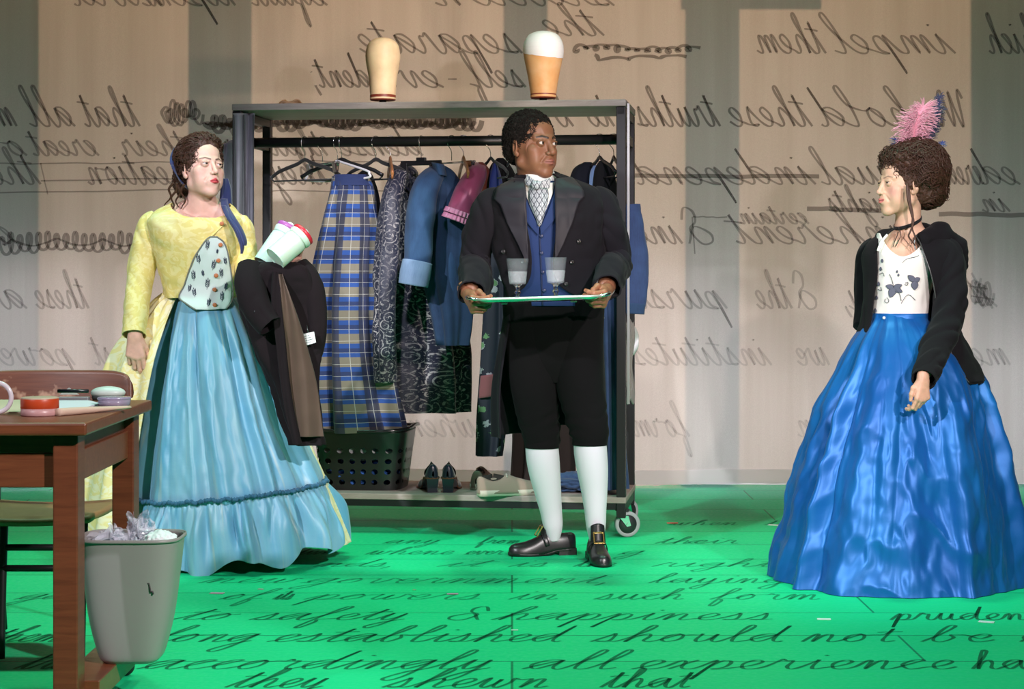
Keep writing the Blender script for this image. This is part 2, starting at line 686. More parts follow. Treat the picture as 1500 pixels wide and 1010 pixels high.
def sculpt_head(F, R, t, sc, q):
    """adds a head (origin between the ears, +y the face, +z up) to field F; q: feature settings"""
    F.frame(R, t, sc)
    w = q.get('w', 1.0)
    jw = q.get('jaw', 1.0)
    F.ell((0, -.022, .034), (.074 * w, .094, .087), 1e-6)
    F.ell((0, .022, -.018), (.061 * w, .064, .084), .03)
    F.ell((0, .028, .055), (.060 * w, .056, .056), .02)
    for x in (-1, 1):
        F.cap((x * .050 * w * jw, -.004, -.058), (x * .014, .062, -.094), .018, .016, .028)
        F.ell((x * .045 * w, .050, -.014), (.021, .021, .018), .022)
        F.ell((x * .036 * w, .050, -.050), (.023 * q.get('cheek', 1), .024, .030), .022)
        F.cap((x * .010, .083, .029), (x * .045 * w, .064, .031), q.get('brow', .0095), .008, .014)
    F.ell((0, .070, -.098), (.020 * jw, .017, .016), .016)
    F.ell((0, .080, -.057), (.027, .020, .028), .018)
    for x in (-1, 1):                                    # eye sockets
        F.ell((x * .032 * w, .099, .011), (.018, .0155, .0125), .012, cut=True)
    nl, nw = q.get('nose_len', 1.0), q.get('nose_w', 1.0)
    F.cap((0, .084, .020), (0, .083 + .024 * nl, -.021), .0072 * nw, .0098 * nw, .012)
    F.ell((0, .086 + .025 * nl, -.0255), (.0098 * nw, .0095, .0088), .007)
    for x in (-1, 1):
        F.ell((x * .0128 * nw, .080 + .0165 * nl, -.0295), (.0072 * nw, .0095, .0068), .006)
        F.ell((x * .0062 * nw, .083 + .021 * nl, -.0375), (.0034, .005, .0035), .003, cut=True)
        F.cap((x * .018, .0925, -.032), (x * .033, .080, -.056), .0022 * q.get('fold', 1), .0012, .009, cut=True)     # smile fold
    lf = q.get('lips', 1.0)
    ly = q.get('lip_y', 0.0) + .0035
    up = q.get('smile', 0.0)
    ml = q.get('mouth_w', .022)
    lips = [((0, .0965 + ly, -.0540), (ml, .083 + ly, -.0582 + up), .0050 * lf, .0022), ((0, .0945 + ly, -.0645), (ml * .9, .083 + ly, -.0606 + up), .0064 * lf, .0024)]
    for a, b, r0, r1 in lips:
        for x in (-1, 1):
            F.cap((x * .003, *a[1:]), (x * b[0], *b[1:]), r0, r1, .004)
    for x in (-1, 1):
        F.cap((0, .1035 + ly, -.0592), (x * ml * 1.05, .0865 + ly, -.0594 + up), .0014, .0010, .003, cut=True)
    F.ell((0, .1035, -.0800), (.016, .009, .007), .010, cut=True)
    op = q.get('eye', 1.0)
    for x in (-1, 1):                                    # lids with an almond opening
        e = np.array((x * .0315 * w, .0755, .011))
        F.ell(e, .0145, .004)
        F.cap(e + (x * -.012, .0105, .0085), e + (x * .013, .0070, .0075), .0026, .0022, .004)
        F.cap(e + (x * -.0095, .0135, -.0012), e + (x * .0100, .0110, .0004), .0050 * op, .0042 * op, .001, cut=True)
    for x in (-1, 1):                                    # ears
        Re = rot_axis((0, 0, 1), x * -22) @ rot_axis((1, 0, 0), -8)
        F.ell((x * .0755 * w, -.014, .000), (.0075, .017, .031), .006, Re)
        F.ell((x * .083 * w, -.010, .004), (.0055, .010, .019), .004, Re, cut=True)
        F.ell((x * .0735 * w, -.006, -.026), (.006, .009, .010), .005)
    F.lips_, F.q_ = lips, q
    return F.frame()


def paint_head(V, R, t, sc, q, base):
    """colour of the skin at world points V"""
    L = ((V - t) @ R) / sc
    w = q.get('w', 1.0)
    C = np.tile(np.asarray(base, float), (len(V), 1))
    C *= (1 + 0.05 * fbm(V[:, 0] * 60, V[:, 1] * 60, V[:, 2] * 60))[:, None]

    def blend(mask, col, amt=1.0):
        nonlocal C
        m = (np.clip(mask, 0, 1) * amt)[:, None]
        C = C * (1 - m) + np.asarray(col, float) * m

    front = smooth(.035, .06, L[:, 1])
    ax = np.abs(L[:, 0])
    M = np.stack([ax, L[:, 1], L[:, 2]], 1)
    M2 = M * (1, 0, 1)

    def sd(a, b):
        return seg_dist(M2, np.multiply(a, (1, 0, 1)), np.multiply(b, (1, 0, 1)))

    blend(np.exp(-((M - (.042 * w, .062, -.022)) ** 2).sum(1) / .020 ** 2) * front, q['blush'], q.get('blush_amt', .45))
    blend(np.exp(-((M - (0, .115, -.024)) ** 2).sum(1) / .011 ** 2) * front, q['blush'], .25)
    up, ly, ml, lf = q.get('smile', 0), q.get('lip_y', 0), q.get('mouth_w', .022), q.get('lips', 1.0)
    d = np.minimum(sd((0, .0965 + ly, -.0540), (ml, .083 + ly, -.0582 + up)) - .0056 * lf * (1 - .45 * ax / ml),
                   sd((0, .0945 + ly, -.0645), (ml * .9, .083 + ly, -.0606 + up)) - .0072 * lf * (1 - .45 * ax / ml))
    blend(smooth(.0012, -.0006, d) * front, q['lip'], q.get('lip_amt', .9))
    blend(smooth(.0022, .0008, sd((0, .098 + ly, -.0592), (ml, .0865 + ly, -.0594 + up))) * front, np.asarray(q['lip']) * .35, .8)
    bz = q.get('brow_z', 0.0)
    br = np.minimum(sd((.012, .094, .0265 + bz), (.030, .088, .033 + bz)), sd((.030, .088, .033 + bz), (.049, .066, .029 + bz)))
    wd = .0036 * q.get('brow_t', 1.0) * (1 - .35 * smooth(.03, .05, ax))
    blend(smooth(wd + .0012, wd - .0012, br) * front, q['hair'], q.get('brow_amt', .85))
    e = np.array((.0315 * w, .0755, .011))
    lash = sd(e + (-.0085, .0135, .0030), e + (.0105, .0105, .0035))
    blend(smooth(.0032, .0010, lash) * front, (.02, .012, .01), q.get('lash', .75))
    lid = np.linalg.norm(M - (e + (.001, .011, .0085)), axis=1)
    blend(smooth(.012, .004, lid) * front, np.asarray(base) * .55, q.get('shadow', .35))
    return C


def add_eyes(g, R, t, sc, q, gaze=(0, 1, 0)):
    gz = unit(gaze)
    w = q.get('w', 1.0)
    n = 26
    for x in (-1, 1):
        c = np.array((x * .0315 * w, .0755, .011))
        tt, th = np.meshgrid(np.linspace(0.01, PI - .01, n), np.linspace(0, 2 * PI, 2 * n, endpoint=False), indexing='ij')
        D = np.stack([np.sin(tt) * np.cos(th), np.cos(tt), np.sin(tt) * np.sin(th)], -1)
        # turn pole (+y) to the gaze
        a = np.cross((0, 1, 0), gz)
        ang = math.degrees(math.asin(min(1, np.linalg.norm(a))))
        if ang > .01:
            D = D @ rot_axis(unit(a), ang).T
        col = np.where((tt < .27)[..., None], (.004, .004, .004), np.where((tt < .58)[..., None], q.get('iris', (.05, .025, .012)), (.50, .46, .43)))
        V = (c + D * .0129) * sc
        g.grid(V @ R.T + t, wu=True, col=col, caps=(False, False), flip=True)


FING = ((.029, .092, (.043, .026, .021), .0092), (.0095, .097, (.047, .030, .022), .0095), (-.010, .092, (.043, .028, .021), .0090), (-.0285, .082, (.034, .021, .019), .0080))


def sculpt_hand(F, R, t, sc=1.0, side=1, curl=(20, 30, 20), curls=None, spread=3.0, thumb=None, forearm=.09, fr=.027):
    """hand with the wrist at the origin, fingers along +z, palm facing +y, thumb at side*x"""
    R = np.asarray(R)
    F.frame(R, t, sc)
    m = np.array((side, 1, 1.0))
    F.cap(np.array((0, 0, -forearm)) * m, np.array((0, 0, -.01)), fr * 1.12, .0225, .01)
    F.cap((-.009 * side, 0, -.012), (-.009 * side, 0, .012), .0185, .0175, .012)
    F.cap((.010 * side, 0, -.012), (.010 * side, 0, .012), .0185, .0175, .012)
    for x, z, _, r in FING:
        F.cap(np.array((x * .45, .0, .010)) * m, np.array((x, -.002, z - .004)) * m, .0150, .0125, .014)
    F.ell(np.array((.020, .010, .040)) * m, (.017, .013, .028), .012)
    F.ell(np.array((-.020, .008, .040)) * m, (.014, .011, .030), .012)
    pads = []
    for i, (x, z, L, r) in enumerate(FING):
        cc = curls[i] if curls else curl
        p = np.array((x, -.001, z))
        sp = spread * (x / .019)
        a = 0.0
        pts = [p]
        for j in range(3):
            a += math.radians(cc[j])
            d = np.array((math.sin(math.radians(sp)) * math.cos(a), math.sin(a), math.cos(a)))
            pts.append(pts[-1] + d * L[j])
        rr = (r * 1.08, r, r * .92, r * .74)
        F.chain([q * m for q in pts], rr, .0035)
        pads.append(F.w(pts[-1] * m))
        nd = np.array((0, -math.cos(a), math.sin(a)))
        F.ell((pts[-1] * .8 + pts[-2] * .2 + nd * rr[3] * .85) * m, (.005, .0045, .005), .002)
    th = thumb or ((.024, .010, .026), (.043, .020, .052), (.052, .026, .082), (.055, .030, .106))
    F.chain([np.array(q) * m for q in th], (.0145, .0120, .0105, .0082), .006)
    F.frame()
    return pads


def paint_hand(V, pads, base, nail=None):
    C = np.tile(np.asarray(base, float), (len(V), 1)) * (1 + 0.08 * fbm(V[:, 0] * 70, V[:, 1] * 70, V[:, 2] * 70))[:, None]
    for p in pads:
        k = np.exp(-((V - p) ** 2).sum(1) / .010 ** 2)[:, None] * (.35 if nail is None else .8)
        C = C * (1 - k) + np.asarray(nail if nail is not None else np.asarray(base) * (1.1, .75, .7)) * k
    return C
# ------------------------------------------------------------------ cursive handwriting
LET = {
    'a': '0,0 .5,.6 .9,.95 .5,1 .12,.5 .4,.02 .85,.6 .95,1 .9,.3 1.05,0 1.3,.1',
    'b': '0,0 .4,1 .65,2 .45,2.1 .3,1.2 .3,.2 .6,0 .85,.5 .7,.9 1.15,.85',
    'c': '0,0 .6,.8 .75,1 .45,1 .15,.5 .45,0 .95,.2',
    'd': '0,0 .5,.6 .9,.9 .5,1 .12,.5 .4,.02 .85,.6 1.1,2.1 .95,1 .95,.2 1.15,0 1.3,.1',
    'e': '0,0 .5,.4 .75,.8 .5,1 .2,.6 .3,.1 .6,0 .95,.25',
    'f': '0,0 .5,1 .8,2 .55,2.1 .4,1 .3,-1 .5,-1.1 .6,-.3 .5,.05 1,.2',
    'g': '0,0 .5,.6 .9,.95 .5,1 .12,.5 .4,.02 .85,.6 .95,1 .8,-.6 .5,-1.2 .2,-1 .6,-.3 1.2,.15',
    'h': '0,0 .5,1.2 .7,2 .5,2.1 .35,1 .25,0 .4,.6 .75,1 .9,.7 .85,.15 1.05,0 1.3,.15',
    'i': '0,0 .4,.9 .45,1 .4,.3 .5,0 .8,.15;.55,1.5 .58,1.56 .62,1.5',
    'j': '0,0 .4,.9 .45,1 .35,-.6 .1,-1.2 -.2,-.9 .3,-.2 .8,.15;.55,1.5 .58,1.56 .62,1.5',
    'k': '0,0 .5,1.2 .7,2 .5,2.1 .35,1 .25,0 .35,.5 .75,1 .8,.75 .4,.5 .8,.05 1.15,.15',
    'l': '0,0 .5,1.2 .7,2 .5,2.15 .35,1.2 .35,.2 .5,0 .85,.15',
    'm': '0,0 .25,.9 .4,.9 .35,0 .6,.8 .8,.95 .85,.7 .8,0 1.05,.8 1.25,.95 1.3,.6 1.3,.1 1.45,0 1.7,.15',
    'n': '0,0 .25,.9 .4,.9 .35,0 .6,.8 .85,.95 .9,.6 .88,.1 1.05,0 1.3,.15',
    'o': '0,0 .35,.6 .6,1 .25,.8 .15,.3 .4,0 .75,.3 .75,.8 .55,1 .8,.85 1.1,.9',
    'p': '0,0 .4,1 .35,.3 .2,-1.1 .35,.2 .6,.9 .9,.8 .85,.2 .5,0 .8,0 1.15,.15',
    'q': '0,0 .5,.6 .9,.95 .5,1 .12,.5 .4,.02 .85,.6 .95,1 .8,-1.1 1.0,-.9 1.0,0 1.3,.2',
    'r': '0,0 .3,.9 .4,1.1 .55,.9 .75,.9 .7,.3 .85,0 1.1,.15',
    's': '0,0 .4,.8 .5,1.05 .6,.6 .6,.15 .35,0 .2,.1 .6,.05 .95,.15',
    't': '0,0 .4,1 .55,1.7 .45,.8 .4,.2 .55,0 .85,.15;.05,1.2 .5,1.28 .95,1.32',
    'u': '0,0 .25,.9 .3,1 .25,.3 .4,0 .7,.3 .85,1 .82,.3 .95,0 1.2,.15',
    'v': '0,0 .2,.9 .35,.9 .4,.2 .55,0 .8,.5 .85,1 1.1,.85',
    'w': '0,0 .2,.9 .3,1 .3,.2 .5,0 .7,.4 .75,.9 .75,.2 .95,0 1.2,.5 1.2,1 1.45,.85',
    'x': '0,0 .3,.9 .5,.8 .55,.2 .75,0 1.05,.15;.85,1 .5,.5 .2,0',
    'y': '0,0 .25,.9 .3,1 .25,.3 .4,0 .7,.3 .85,1 .7,-.6 .4,-1.2 .2,-.9 .6,-.3 1.2,.15',
    'W': '-.1,1.5 .15,2 .3,1.6 .35,.3 .5,0 .9,1 1.15,1.9 1.15,.6 1.3,0 1.7,1 1.85,1.9 2.2,1.7;2.3,.5 2.5,.5 2.6,.9 2.4,1 2.2,.5 2.4,0 2.8,.2',
    '&': '1.3,1.4 .9,2.1 .5,1.9 .6,1.3 1.1,.8 .8,0 .2,.1 .1,.6 .8,1 1.3,.3 1.5,0',
    ',': ';.2,.1 .25,0 .1,-.5', '-': ';.1,.5 .8,.5', ';': ';.3,.9 .33,.95;.3,.1 .3,0 .1,-.5', '[': ';.7,2.2 .1,2.2 .1,-.5 .7,-.5',
    '#': ';0,.5 1.2,.7;.1,1.1 1.3,1.3;.3,0 .6,2;.8,0 1.1,2;0,.1 1.3,1.8;.2,1.7 1.2,.2', ' ': ';',
}


def write(word, slant=.45):
    """strokes of a cursive word in units of the x-height, and its width"""
    strokes, cur, x = [], [], 0.0
    for ch in word:
        segs = LET[ch].split(';')
        pts = [np.array([[float(c) for c in p.split(',')] for p in s.split()]) if s.strip() else None for s in segs]
        if pts[0] is not None:
            cur.append(pts[0] + (x, 0) if not cur else (pts[0] + (x, 0))[1:])
            w = pts[0][-1, 0]
        else:
            if cur:
                strokes.append(np.concatenate(cur)); cur = []
            w = max([p[:, 0].max() for p in pts if p is not None] + [.5]) + .3
        for p in pts[1:]:
            if p is not None:
                strokes.append(p + (x, 0))
        x += w
    if cur:
        strokes.append(np.concatenate(cur))
    out = []
    for s in strokes:
        s = s + np.stack([s[:, 1] * slant, 0 * s[:, 1]], 1)
        out.append(spline(s, max(4, len(s) * 5)))
    return out, x


def ribbon(g, pts, width, to3, col, lift, pen=True):
    """flat ink stroke in the plane mapped by to3(x, y, lift)"""
    d = np.gradient(pts, axis=0)
    d /= np.linalg.norm(d, axis=1)[:, None] + 1e-9
    nrm = np.stack([-d[:, 1], d[:, 0]], 1)
    w = width * (np.ones(len(pts)) if not pen else .75 + .5 * np.abs(d[:, 1]) + .15 * np.sin(np.arange(len(pts)) * .7))
    V = np.stack([to3(*(pts + nrm * (w / 2)[:, None]).T, lift), to3(*(pts - nrm * (w / 2)[:, None]).T, lift)], 1)
    g.grid(V, col=np.tile(col, (V.shape[0] * 2, 1)))


def words(g, items, xh, width, to3, base, lift, mirror=False, dens=1.0, sx=1.0):
    """items: (word, x0, x1) placed on the line y = base; x1 None keeps the natural width"""
    for wd, x0, x1 in items:
        st, w = write(wd)
        k = xh * .62 if x1 is None else abs(x1 - x0) / w
        for s in st:
            p = np.stack([s[:, 0] * k * sx, s[:, 1] * xh], 1)
            p[:, 0] = x0 - p[:, 0] if mirror else x0 + p[:, 0]
            p[:, 1] += base
            ribbon(g, p, width, to3, (dens,) * 3, lift)


def ink(name, color, a):
    m = NT(name)
    at = m.n('Attribute', _attribute_name='col')
    tr = m.n('BsdfTransparent')
    df = m.n('BsdfDiffuse', Color=color)
    f = m.math('MULTIPLY', at.outputs['Fac'], a)
    mx = m.n('MixShader')
    m.set(mx, '0', f); m.set(mx, '1', tr); m.set(mx, '2', df)
    m.t.links.new(mx.outputs[0], m.out.inputs[0])
    return m.mat


# ------------------------------------------------------------------ the stage floor
fm = NT('green_lit_boards')  # green of the overhead light is put into the board colour
v = fm.coord('Object')
brick = fm.n('TexBrick', Vector=v, Scale=1.0, Mortar_Size=0.004, Brick_Width=2.44, Row_Height=0.41, Color1=(1, 1, 1), Color2=(.86, .9, .86), Mortar=(.35, .35, .35))
grain = fm.noise(fm.coord('Object', (2, 26, 1)), 2.2, 5, .6)
base = fm.mix(fm.ramp(grain, (.3, 0.0), (.75, 1.0)), (.005, .56, .245), (.014, .61, .235))
cm = fm.n('Mix', _data_type='RGBA', _blend_type='MULTIPLY')
fm.set(cm, '0', 1.0); fm.set(cm, '6', base); fm.set(cm, '7', brick.outputs[0])
scuff = fm.noise(fm.coord('Object', (1, 1, 1)), 60, 2)
fm.p(Base_Color=cm.outputs[2], Roughness=fm.ramp(scuff, (.3, .5), (.7, .7)), Specular_IOR_Level=.12)
fm.bump(grain, .06, .002)
g = G().box((0, 9.0, -.05), (9, 14, .1))
floor = structure('floor', g, fm.mat, flat=True)
g = G()
FL = lambda x, y, l: np.stack([x, y, np.full_like(x, l)], -1)
for yp, xh, items in (
        (770, .09, (('when', 980, 1080), ('them', 1120, 1210))),
        (797, .10, (('any', 560, 640), ('from', 700, 760), ('c', 1000, 1030), ('their', 960, 1080))),
        (813, .10, (('whene', 535, 660), ('g', 905, 940), ('ever', 680, 735), ('destructive', 340, 480))),
        (831, .10, (('nds,', 460, 585), ('it', 640, 705), ('is', 745, 800), ('the', 840, 900), ('right', 955, 1130))),
        (855, .11, (('new', 290, 425), ('government,', 440, 905), ('laying', 950, 1150))),
        (879, .11, (('ga', 20, 90), ('of', 320, 380), ('its', 400, 425), ('powers', 445, 700), ('in', 745, 815), ('such', 870, 1000), ('form', 1040, 1200))),
        (909, .12, (('to', 250, 330), ('safety', 365, 590), ('&', 650, 700), ('happiness', 720, 1130), ('prudence', 1305, 1560))),
        (941, .13, (('them', -30, 80), ('long', 215, 365), ('established', 391, 820), ('should', 865, 1145), ('not', 1175, 1310), ('be', 1350, 1455), ('ch', 1495, 1570))),
        (981, .13, (('tra', 20, 100), ('accordingly', 200, 715), ('all', 765, 900), ('experience', 925, 1400), ('hath', 1425, 1580))),
        (1008, .12, (('they', 330, 470), ('shewn', 560, 800), ('that', 880, 1010)))):
    Y = PF(0, yp)[1]
    words(g, [(w_, (a - 750) * Y / FOCAL, (b - 750) * Y / FOCAL) for w_, a, b in items], xh, .0095, FL, Y, .0012, dens=.8 if yp > 890 else .62)
hw = part('lettering', g, ink('floor_ink', (.02, .05, .035), .66), floor)
for px, py, w_, c in ((318, 870, .05, (.6, .3, .4)), (382, 864, .02, (.6, .3, .35)), (663, 871, .04, (.6, .3, .4)), (607, 865, .012, (.7, .5, .3)), (754, 924, .022, (.75, .8, .75)), (1207, 908, .045, (.75, .8, .75)), (1445, 912, .05, (.7, .75, .75)), (985, 767, .05, (.8, .1, .08)), (1135, 770, .06, (.75, .8, .7))):
    p = PF(px, py)
    g = G().box((p[0], p[1], .0012), (w_, w_ * .55, .0016), rz(random.uniform(-25, 25)))
    part('tape_scrap', g, plain('tape_scrap_paint', c, .7), floor, flat=True)

# ------------------------------------------------------------------ the muslin drop
DY = 10.37


def drop_y(x, z):
    return DY + .010 * vnoise(x * 2.2, z * .35, 3.0) + .004 * vnoise(x * 9, z * .8, 8.0) - .012 * smooth(.35, 0.0, z) * vnoise(x * 5, 2.0, 0.0)


dm = NT('muslin')
v = dm.coord('Object')
streak = dm.noise(dm.coord('Object', (9, 1, .35)), 1.0, 4, .6)
stain = dm.noise(dm.coord('Object', (2.0, 1, 1.2)), 1.3, 3, .5)
weave = dm.noise(dm.coord('Object', (1, 1, 1)), 260, 2)
wv2 = dm.n('TexWave', Vector=v, Scale=180, Distortion=1.5, _bands_direction='Z')
c = dm.mix(dm.ramp(streak, (.38, 0.0), (.72, 1.0)), (.69, .62, .55), (.59, .52, .45))
c = dm.mix(dm.ramp(stain, (.45, 0.0), (.75, .6)), c, (.64, .575, .50))
c = dm.mix(dm.ramp(weave, (.35, .30), (.65, 0.0)), c, (.47, .41, .36))
dif = dm.n('BsdfDiffuse', Color=c)
trn = dm.n('BsdfTranslucent', Color=c)
mx = dm.n('MixShader')
dm.set(mx, '0', .48); dm.set(mx, '1', dif); dm.set(mx, '2', trn)
dm.t.links.new(mx.outputs[0], dm.out.inputs[0])
X = np.linspace(-3.5, 3.5, 420)
zz = np.concatenate([np.linspace(0, .12, 6), np.linspace(.13, 3.6, 70)])
XX, ZZ = np.meshgrid(X, zz)
hem = .010 + .010 * smooth(.2, 1.2, XX) + .004 * vnoise(XX * 30, 0.5) + .006 * vnoise(XX * 3, 1.5)
ZB = np.where(ZZ < .12, hem + (ZZ / .12) * (.12 - hem), ZZ)
g = G().grid(np.stack([XX, drop_y(XX, ZB), ZB], -1))
drop = thing('backdrop_curtain', 'tall pale muslin backdrop curtain covered in mirrored brown cursive handwriting', 'curtain', (0, DY, .02))
part('cloth', g, dm.mat, drop)
# stitched hem band
xs = np.linspace(-3.4, 3.4, 300)
ht = .098 + .006 * vnoise(xs * 1.5, 4.0)
ZH = np.stack([hem[0].mean() + 0 * xs + .004, ht], 0)
XH = np.tile(xs, (2, 1))
g = G().grid(np.stack([XH, drop_y(XH, ZH) - .003, ZH], -1))
hm = NT('hem_muslin')
hm.p(Base_Color=(.64, .60, .60), Roughness=.9)
d_, t_, m_ = hm.n('BsdfDiffuse', Color=(.80, .74, .72)), hm.n('BsdfTranslucent', Color=(.85, .82, .82)), hm.n('MixShader')
hm.set(m_, '0', .5); hm.set(m_, '1', d_); hm.set(m_, '2', t_)
hm.t.links.new(m_.outputs[0], hm.out.inputs[0])
part('hem', g, hm.mat, drop)

DX = lambda px: (px - 750) * DY / FOCAL
DZ = lambda py: EYE - (py - HORIZON) * DY / FOCAL
WALL = lambda x, z, l: np.stack([x, drop_y(x, z) - l, z], -1)
g = G()
for py, xh, dens, items in (
        (8, 26, .9, (('ward', 250, 110), ('upon', 345, 210), ('equal', 480, 370), ('station', 900, 640))),
        (78, 27, .95, (('separate', 765, 530), ('which', 1545, 1450), ('impel', 1400, 1225), ('them', 1210, 1110))),
        (52, 22, .95, (('the', 885, 800),)),
        (128, 24, 1.0, (('self', 770, 690), ('-', 675, 655), ('evi', 650, 570), ('dent;', 545, 455))),
        (185, 27, 1.0, (('that', 205, 125), ('all', 110, 45), ('men', 25, -60), ('We', 1418, 1370), ('hold', 1345, 1205), ('these', 1190, 1072), ('truths', 1055, 935), ('to', 900, 860), ('be', 840, 790))),
        (228, 21, .85, (('from', 360, 290), ('their', 280, 180), ('creat', 145, 50), ('ors', 40, -40), ('that', 480, 400), ('dense', 620, 500))),
        (270, 25, .9, (('ed', 1495, 1440), ('created', 1440, 1350), ('equal', 1345, 1205), ('independ', 1195, 935), ('eation', 252, 130), ('the', 60, -10), ('they', 480, 400))),
        (310, 18, .85, (('rights', 1310, 1215), ('in', 1480, 1440))),
        (328, 15, .7, (('certain', 1185, 1085),)),
        (357, 25, .85, (('inherent', 1330, 1080), ('&', 1050, 1010), ('ina', 1000, 925), ('able', 700, 620), ('on', 25, -40))),
        (452, 26, .55, (('these', 130, 55), ('are', 40, -40), ('life,', 330, 250), ('#', 1462, 1420), ('e;', 1395, 1350), ('ty,', 1290, 1228), ('&', 1200, 1170), ('the', 1160, 1110), ('pursu', 1065, 925))),  # paler from here down: wash-out by light put into the ink
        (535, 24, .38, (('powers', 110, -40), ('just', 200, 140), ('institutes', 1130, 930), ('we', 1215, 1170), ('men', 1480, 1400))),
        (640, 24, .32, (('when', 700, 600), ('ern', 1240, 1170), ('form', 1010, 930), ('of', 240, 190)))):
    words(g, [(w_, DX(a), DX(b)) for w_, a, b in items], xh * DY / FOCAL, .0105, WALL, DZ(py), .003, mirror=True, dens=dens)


def scribble(x0, x1, y, amp, n, dens, wd=.014, tilt=0.0, jit=.25):
    t = np.linspace(0, 1, n * 16)
    xx = x0 + (x1 - x0) * t + 6 * np.cos(t * n * 2 * PI)
    yy = y + tilt * t + amp * np.sin(t * n * 2 * PI) * (1 + jit * vnoise(t * 20, y)) + 4 * vnoise(t * 6, y * .1)
    ribbon(g, np.stack([DX(xx), DZ(yy)], 1), wd, WALL, (dens,) * 3, .0035)


scribble(700, 300, 180, 8, 34, 1.1, .022, 2, .9)
scribble(690, 310, 181, 5, 47, .9, .020, 2, .9)
scribble(292, 240, 168, 13, 9, 1.0, .013, 0, .8)
scribble(840, 1020, 72, 4, 12, 1.0, .018, 0, .8)
scribble(865, 1000, 84, 2, 3, 1.1, .018)
scribble(200, 0, 357, 14, 15, .95, .015)
scribble(200, 0, 357, 5, 3, .95, .012)
scribble(230, 330, 360, 10, 8, .8, .014)
scribble(1450, 1425, 432, 16, 5, .6, .012)
for x0, x1, y0, y1, w_, dn in ((920, 1200, 257, 259, .022, 1.0), (1182, 1300, 305, 309, .024, 1.0), (1375, 1520, 313, 316, .024, 1.0), (0, 260, 240, 238, .007, .9), (0, 260, 283, 277, .008, .9), (60, 260, 264, 262, .008, .9), (385, 640, 236, 238, .007, .9), (385, 640, 280, 280, .006, .9), (1250, 1020, 312, 330, .006, .0), (60, 70, 240, 285, .007, .8), (1015, 1065, 318, 318, .007, .8), (1014, 1018, 318, 372, .007, .8)):
    tt = np.linspace(0, 1, 24)
    ribbon(g, np.stack([DX(x0 + (x1 - x0) * tt), DZ(y0 + (y1 - y0) * tt + 1.2 * vnoise(tt * 7, y0))], 1), w_, WALL, (dn,) * 3, .0038, pen=False)
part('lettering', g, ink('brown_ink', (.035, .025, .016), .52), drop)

# ------------------------------------------------------------------ what stands upstage of the drop
dark = plain('black_masking', (.02, .02, .022), .9)
LX, LY, LZ = 0.2, 15.2, 2.6
CY = 11.9
k = (LY - CY) / (LY - DY)
for x0, x1 in ((-140, 55), (277, 368), (738, 802), (1005, 1082), (1425, 1600)):
    a, b = LX + (DX(x0) - LX) * k, LX + (DX(x1) - LX) * k
    structure('trim_1', G().box(((a + b) / 2, CY, 1.8), (b - a, .02, 3.6)), dark, flat=True)
a, b = LX + (DX(1000) - LX) * k, LX + (DX(1205) - LX) * k
zt = LZ + (DZ(14) - LZ) * k
structure('trim_2', G().box(((a + b) / 2, CY - .02, zt + .25), (b - a, .02, .5)), dark, flat=True)
structure('wall_back', G().box((0, 16.1, 2.2), (9, .1, 4.4)), dark, flat=True)
# ------------------------------------------------------------------ the costume rack
RA, RB = np.array((.492, 8.40)), np.array((-1.245, 8.64))
RL = np.linalg.norm(RA - RB)
RU = (RA - RB) / RL
RW = np.array((-RU[1], RU[0]))
RR = np.array([[RU[0], RW[0], 0], [RU[1], RW[1], 0], [0, 0, 1.0]])


def RK(a, b, z):
    return np.array((*(RB + RU * a + RW * b), z))


ply = wood('pale_plywood', (.36, .30, .27), (.25, .20, .18), (2, 30, 30), .6)
grey_ply = wood('grey_plywood', (.33, .29, .27), (.22, .19, .18), (2, 30, 30), .6)
RD = .55
rack = thing('costume_rack', 'wheeled black steel costume rack with plywood top and bottom shelves full of clothes', 'clothes rack', RK(RL / 2, RD / 2, 0))
part('top_shelf', G().box(RK(RL / 2, RD / 2, 1.883), (RL, RD, .030), RR), grey_ply, rack, flat=True, bevel=.004)
part('bottom_shelf', G().box(RK(RL / 2, RD / 2, .163), (RL, RD, .026), RR), ply, rack, flat=True, bevel=.003)
for a in (.022, RL - .022):
    for b in (.022, RD - .022):
        part('post', G().box(RK(a, b, .976), (.040, .040, 1.78), RR), BLACK_METAL, rack, flat=True, bevel=.003)
    part('end_rail', G().box(RK(a, RD / 2, 1.848), (.036, RD - .004, .036), RR), BLACK_METAL, rack, flat=True, bevel=.003)
    part('end_rail', G().box(RK(a, RD / 2, 1.742), (.030, RD - .09, .046), RR), BLACK_METAL, rack, flat=True, bevel=.003)
    part('end_rail', G().box(RK(a, RD / 2, .128), (.036, RD - .08, .042), RR), BLACK_METAL, rack, flat=True, bevel=.003)
part('bottom_rail', G().box(RK(RL / 2, .022, .135), (RL - .09, .036, .028), RR), BLACK_METAL, rack, flat=True)
part('bottom_rail', G().box(RK(RL / 2, RD - .022, .135), (RL - .09, .036, .028), RR), BLACK_METAL, rack, flat=True)
ROD_Z, ROD_B = 1.742, .27
part('hanging_rod', G().tube([RK(.03, ROD_B, ROD_Z), RK(RL - .03, ROD_B, ROD_Z)], .023, 20), BLACK_METAL, rack)
ch = G()
p0 = RK(RL + .008, .008, 0)
ch.box(RK(RL + .010, .012, 1.23), (.010, .016, 1.30), RR)
part('silver_channel', ch, plain('silver_strip', (.62, .62, .62), .3, .8), rack, flat=True, label='silver strip on the end post')


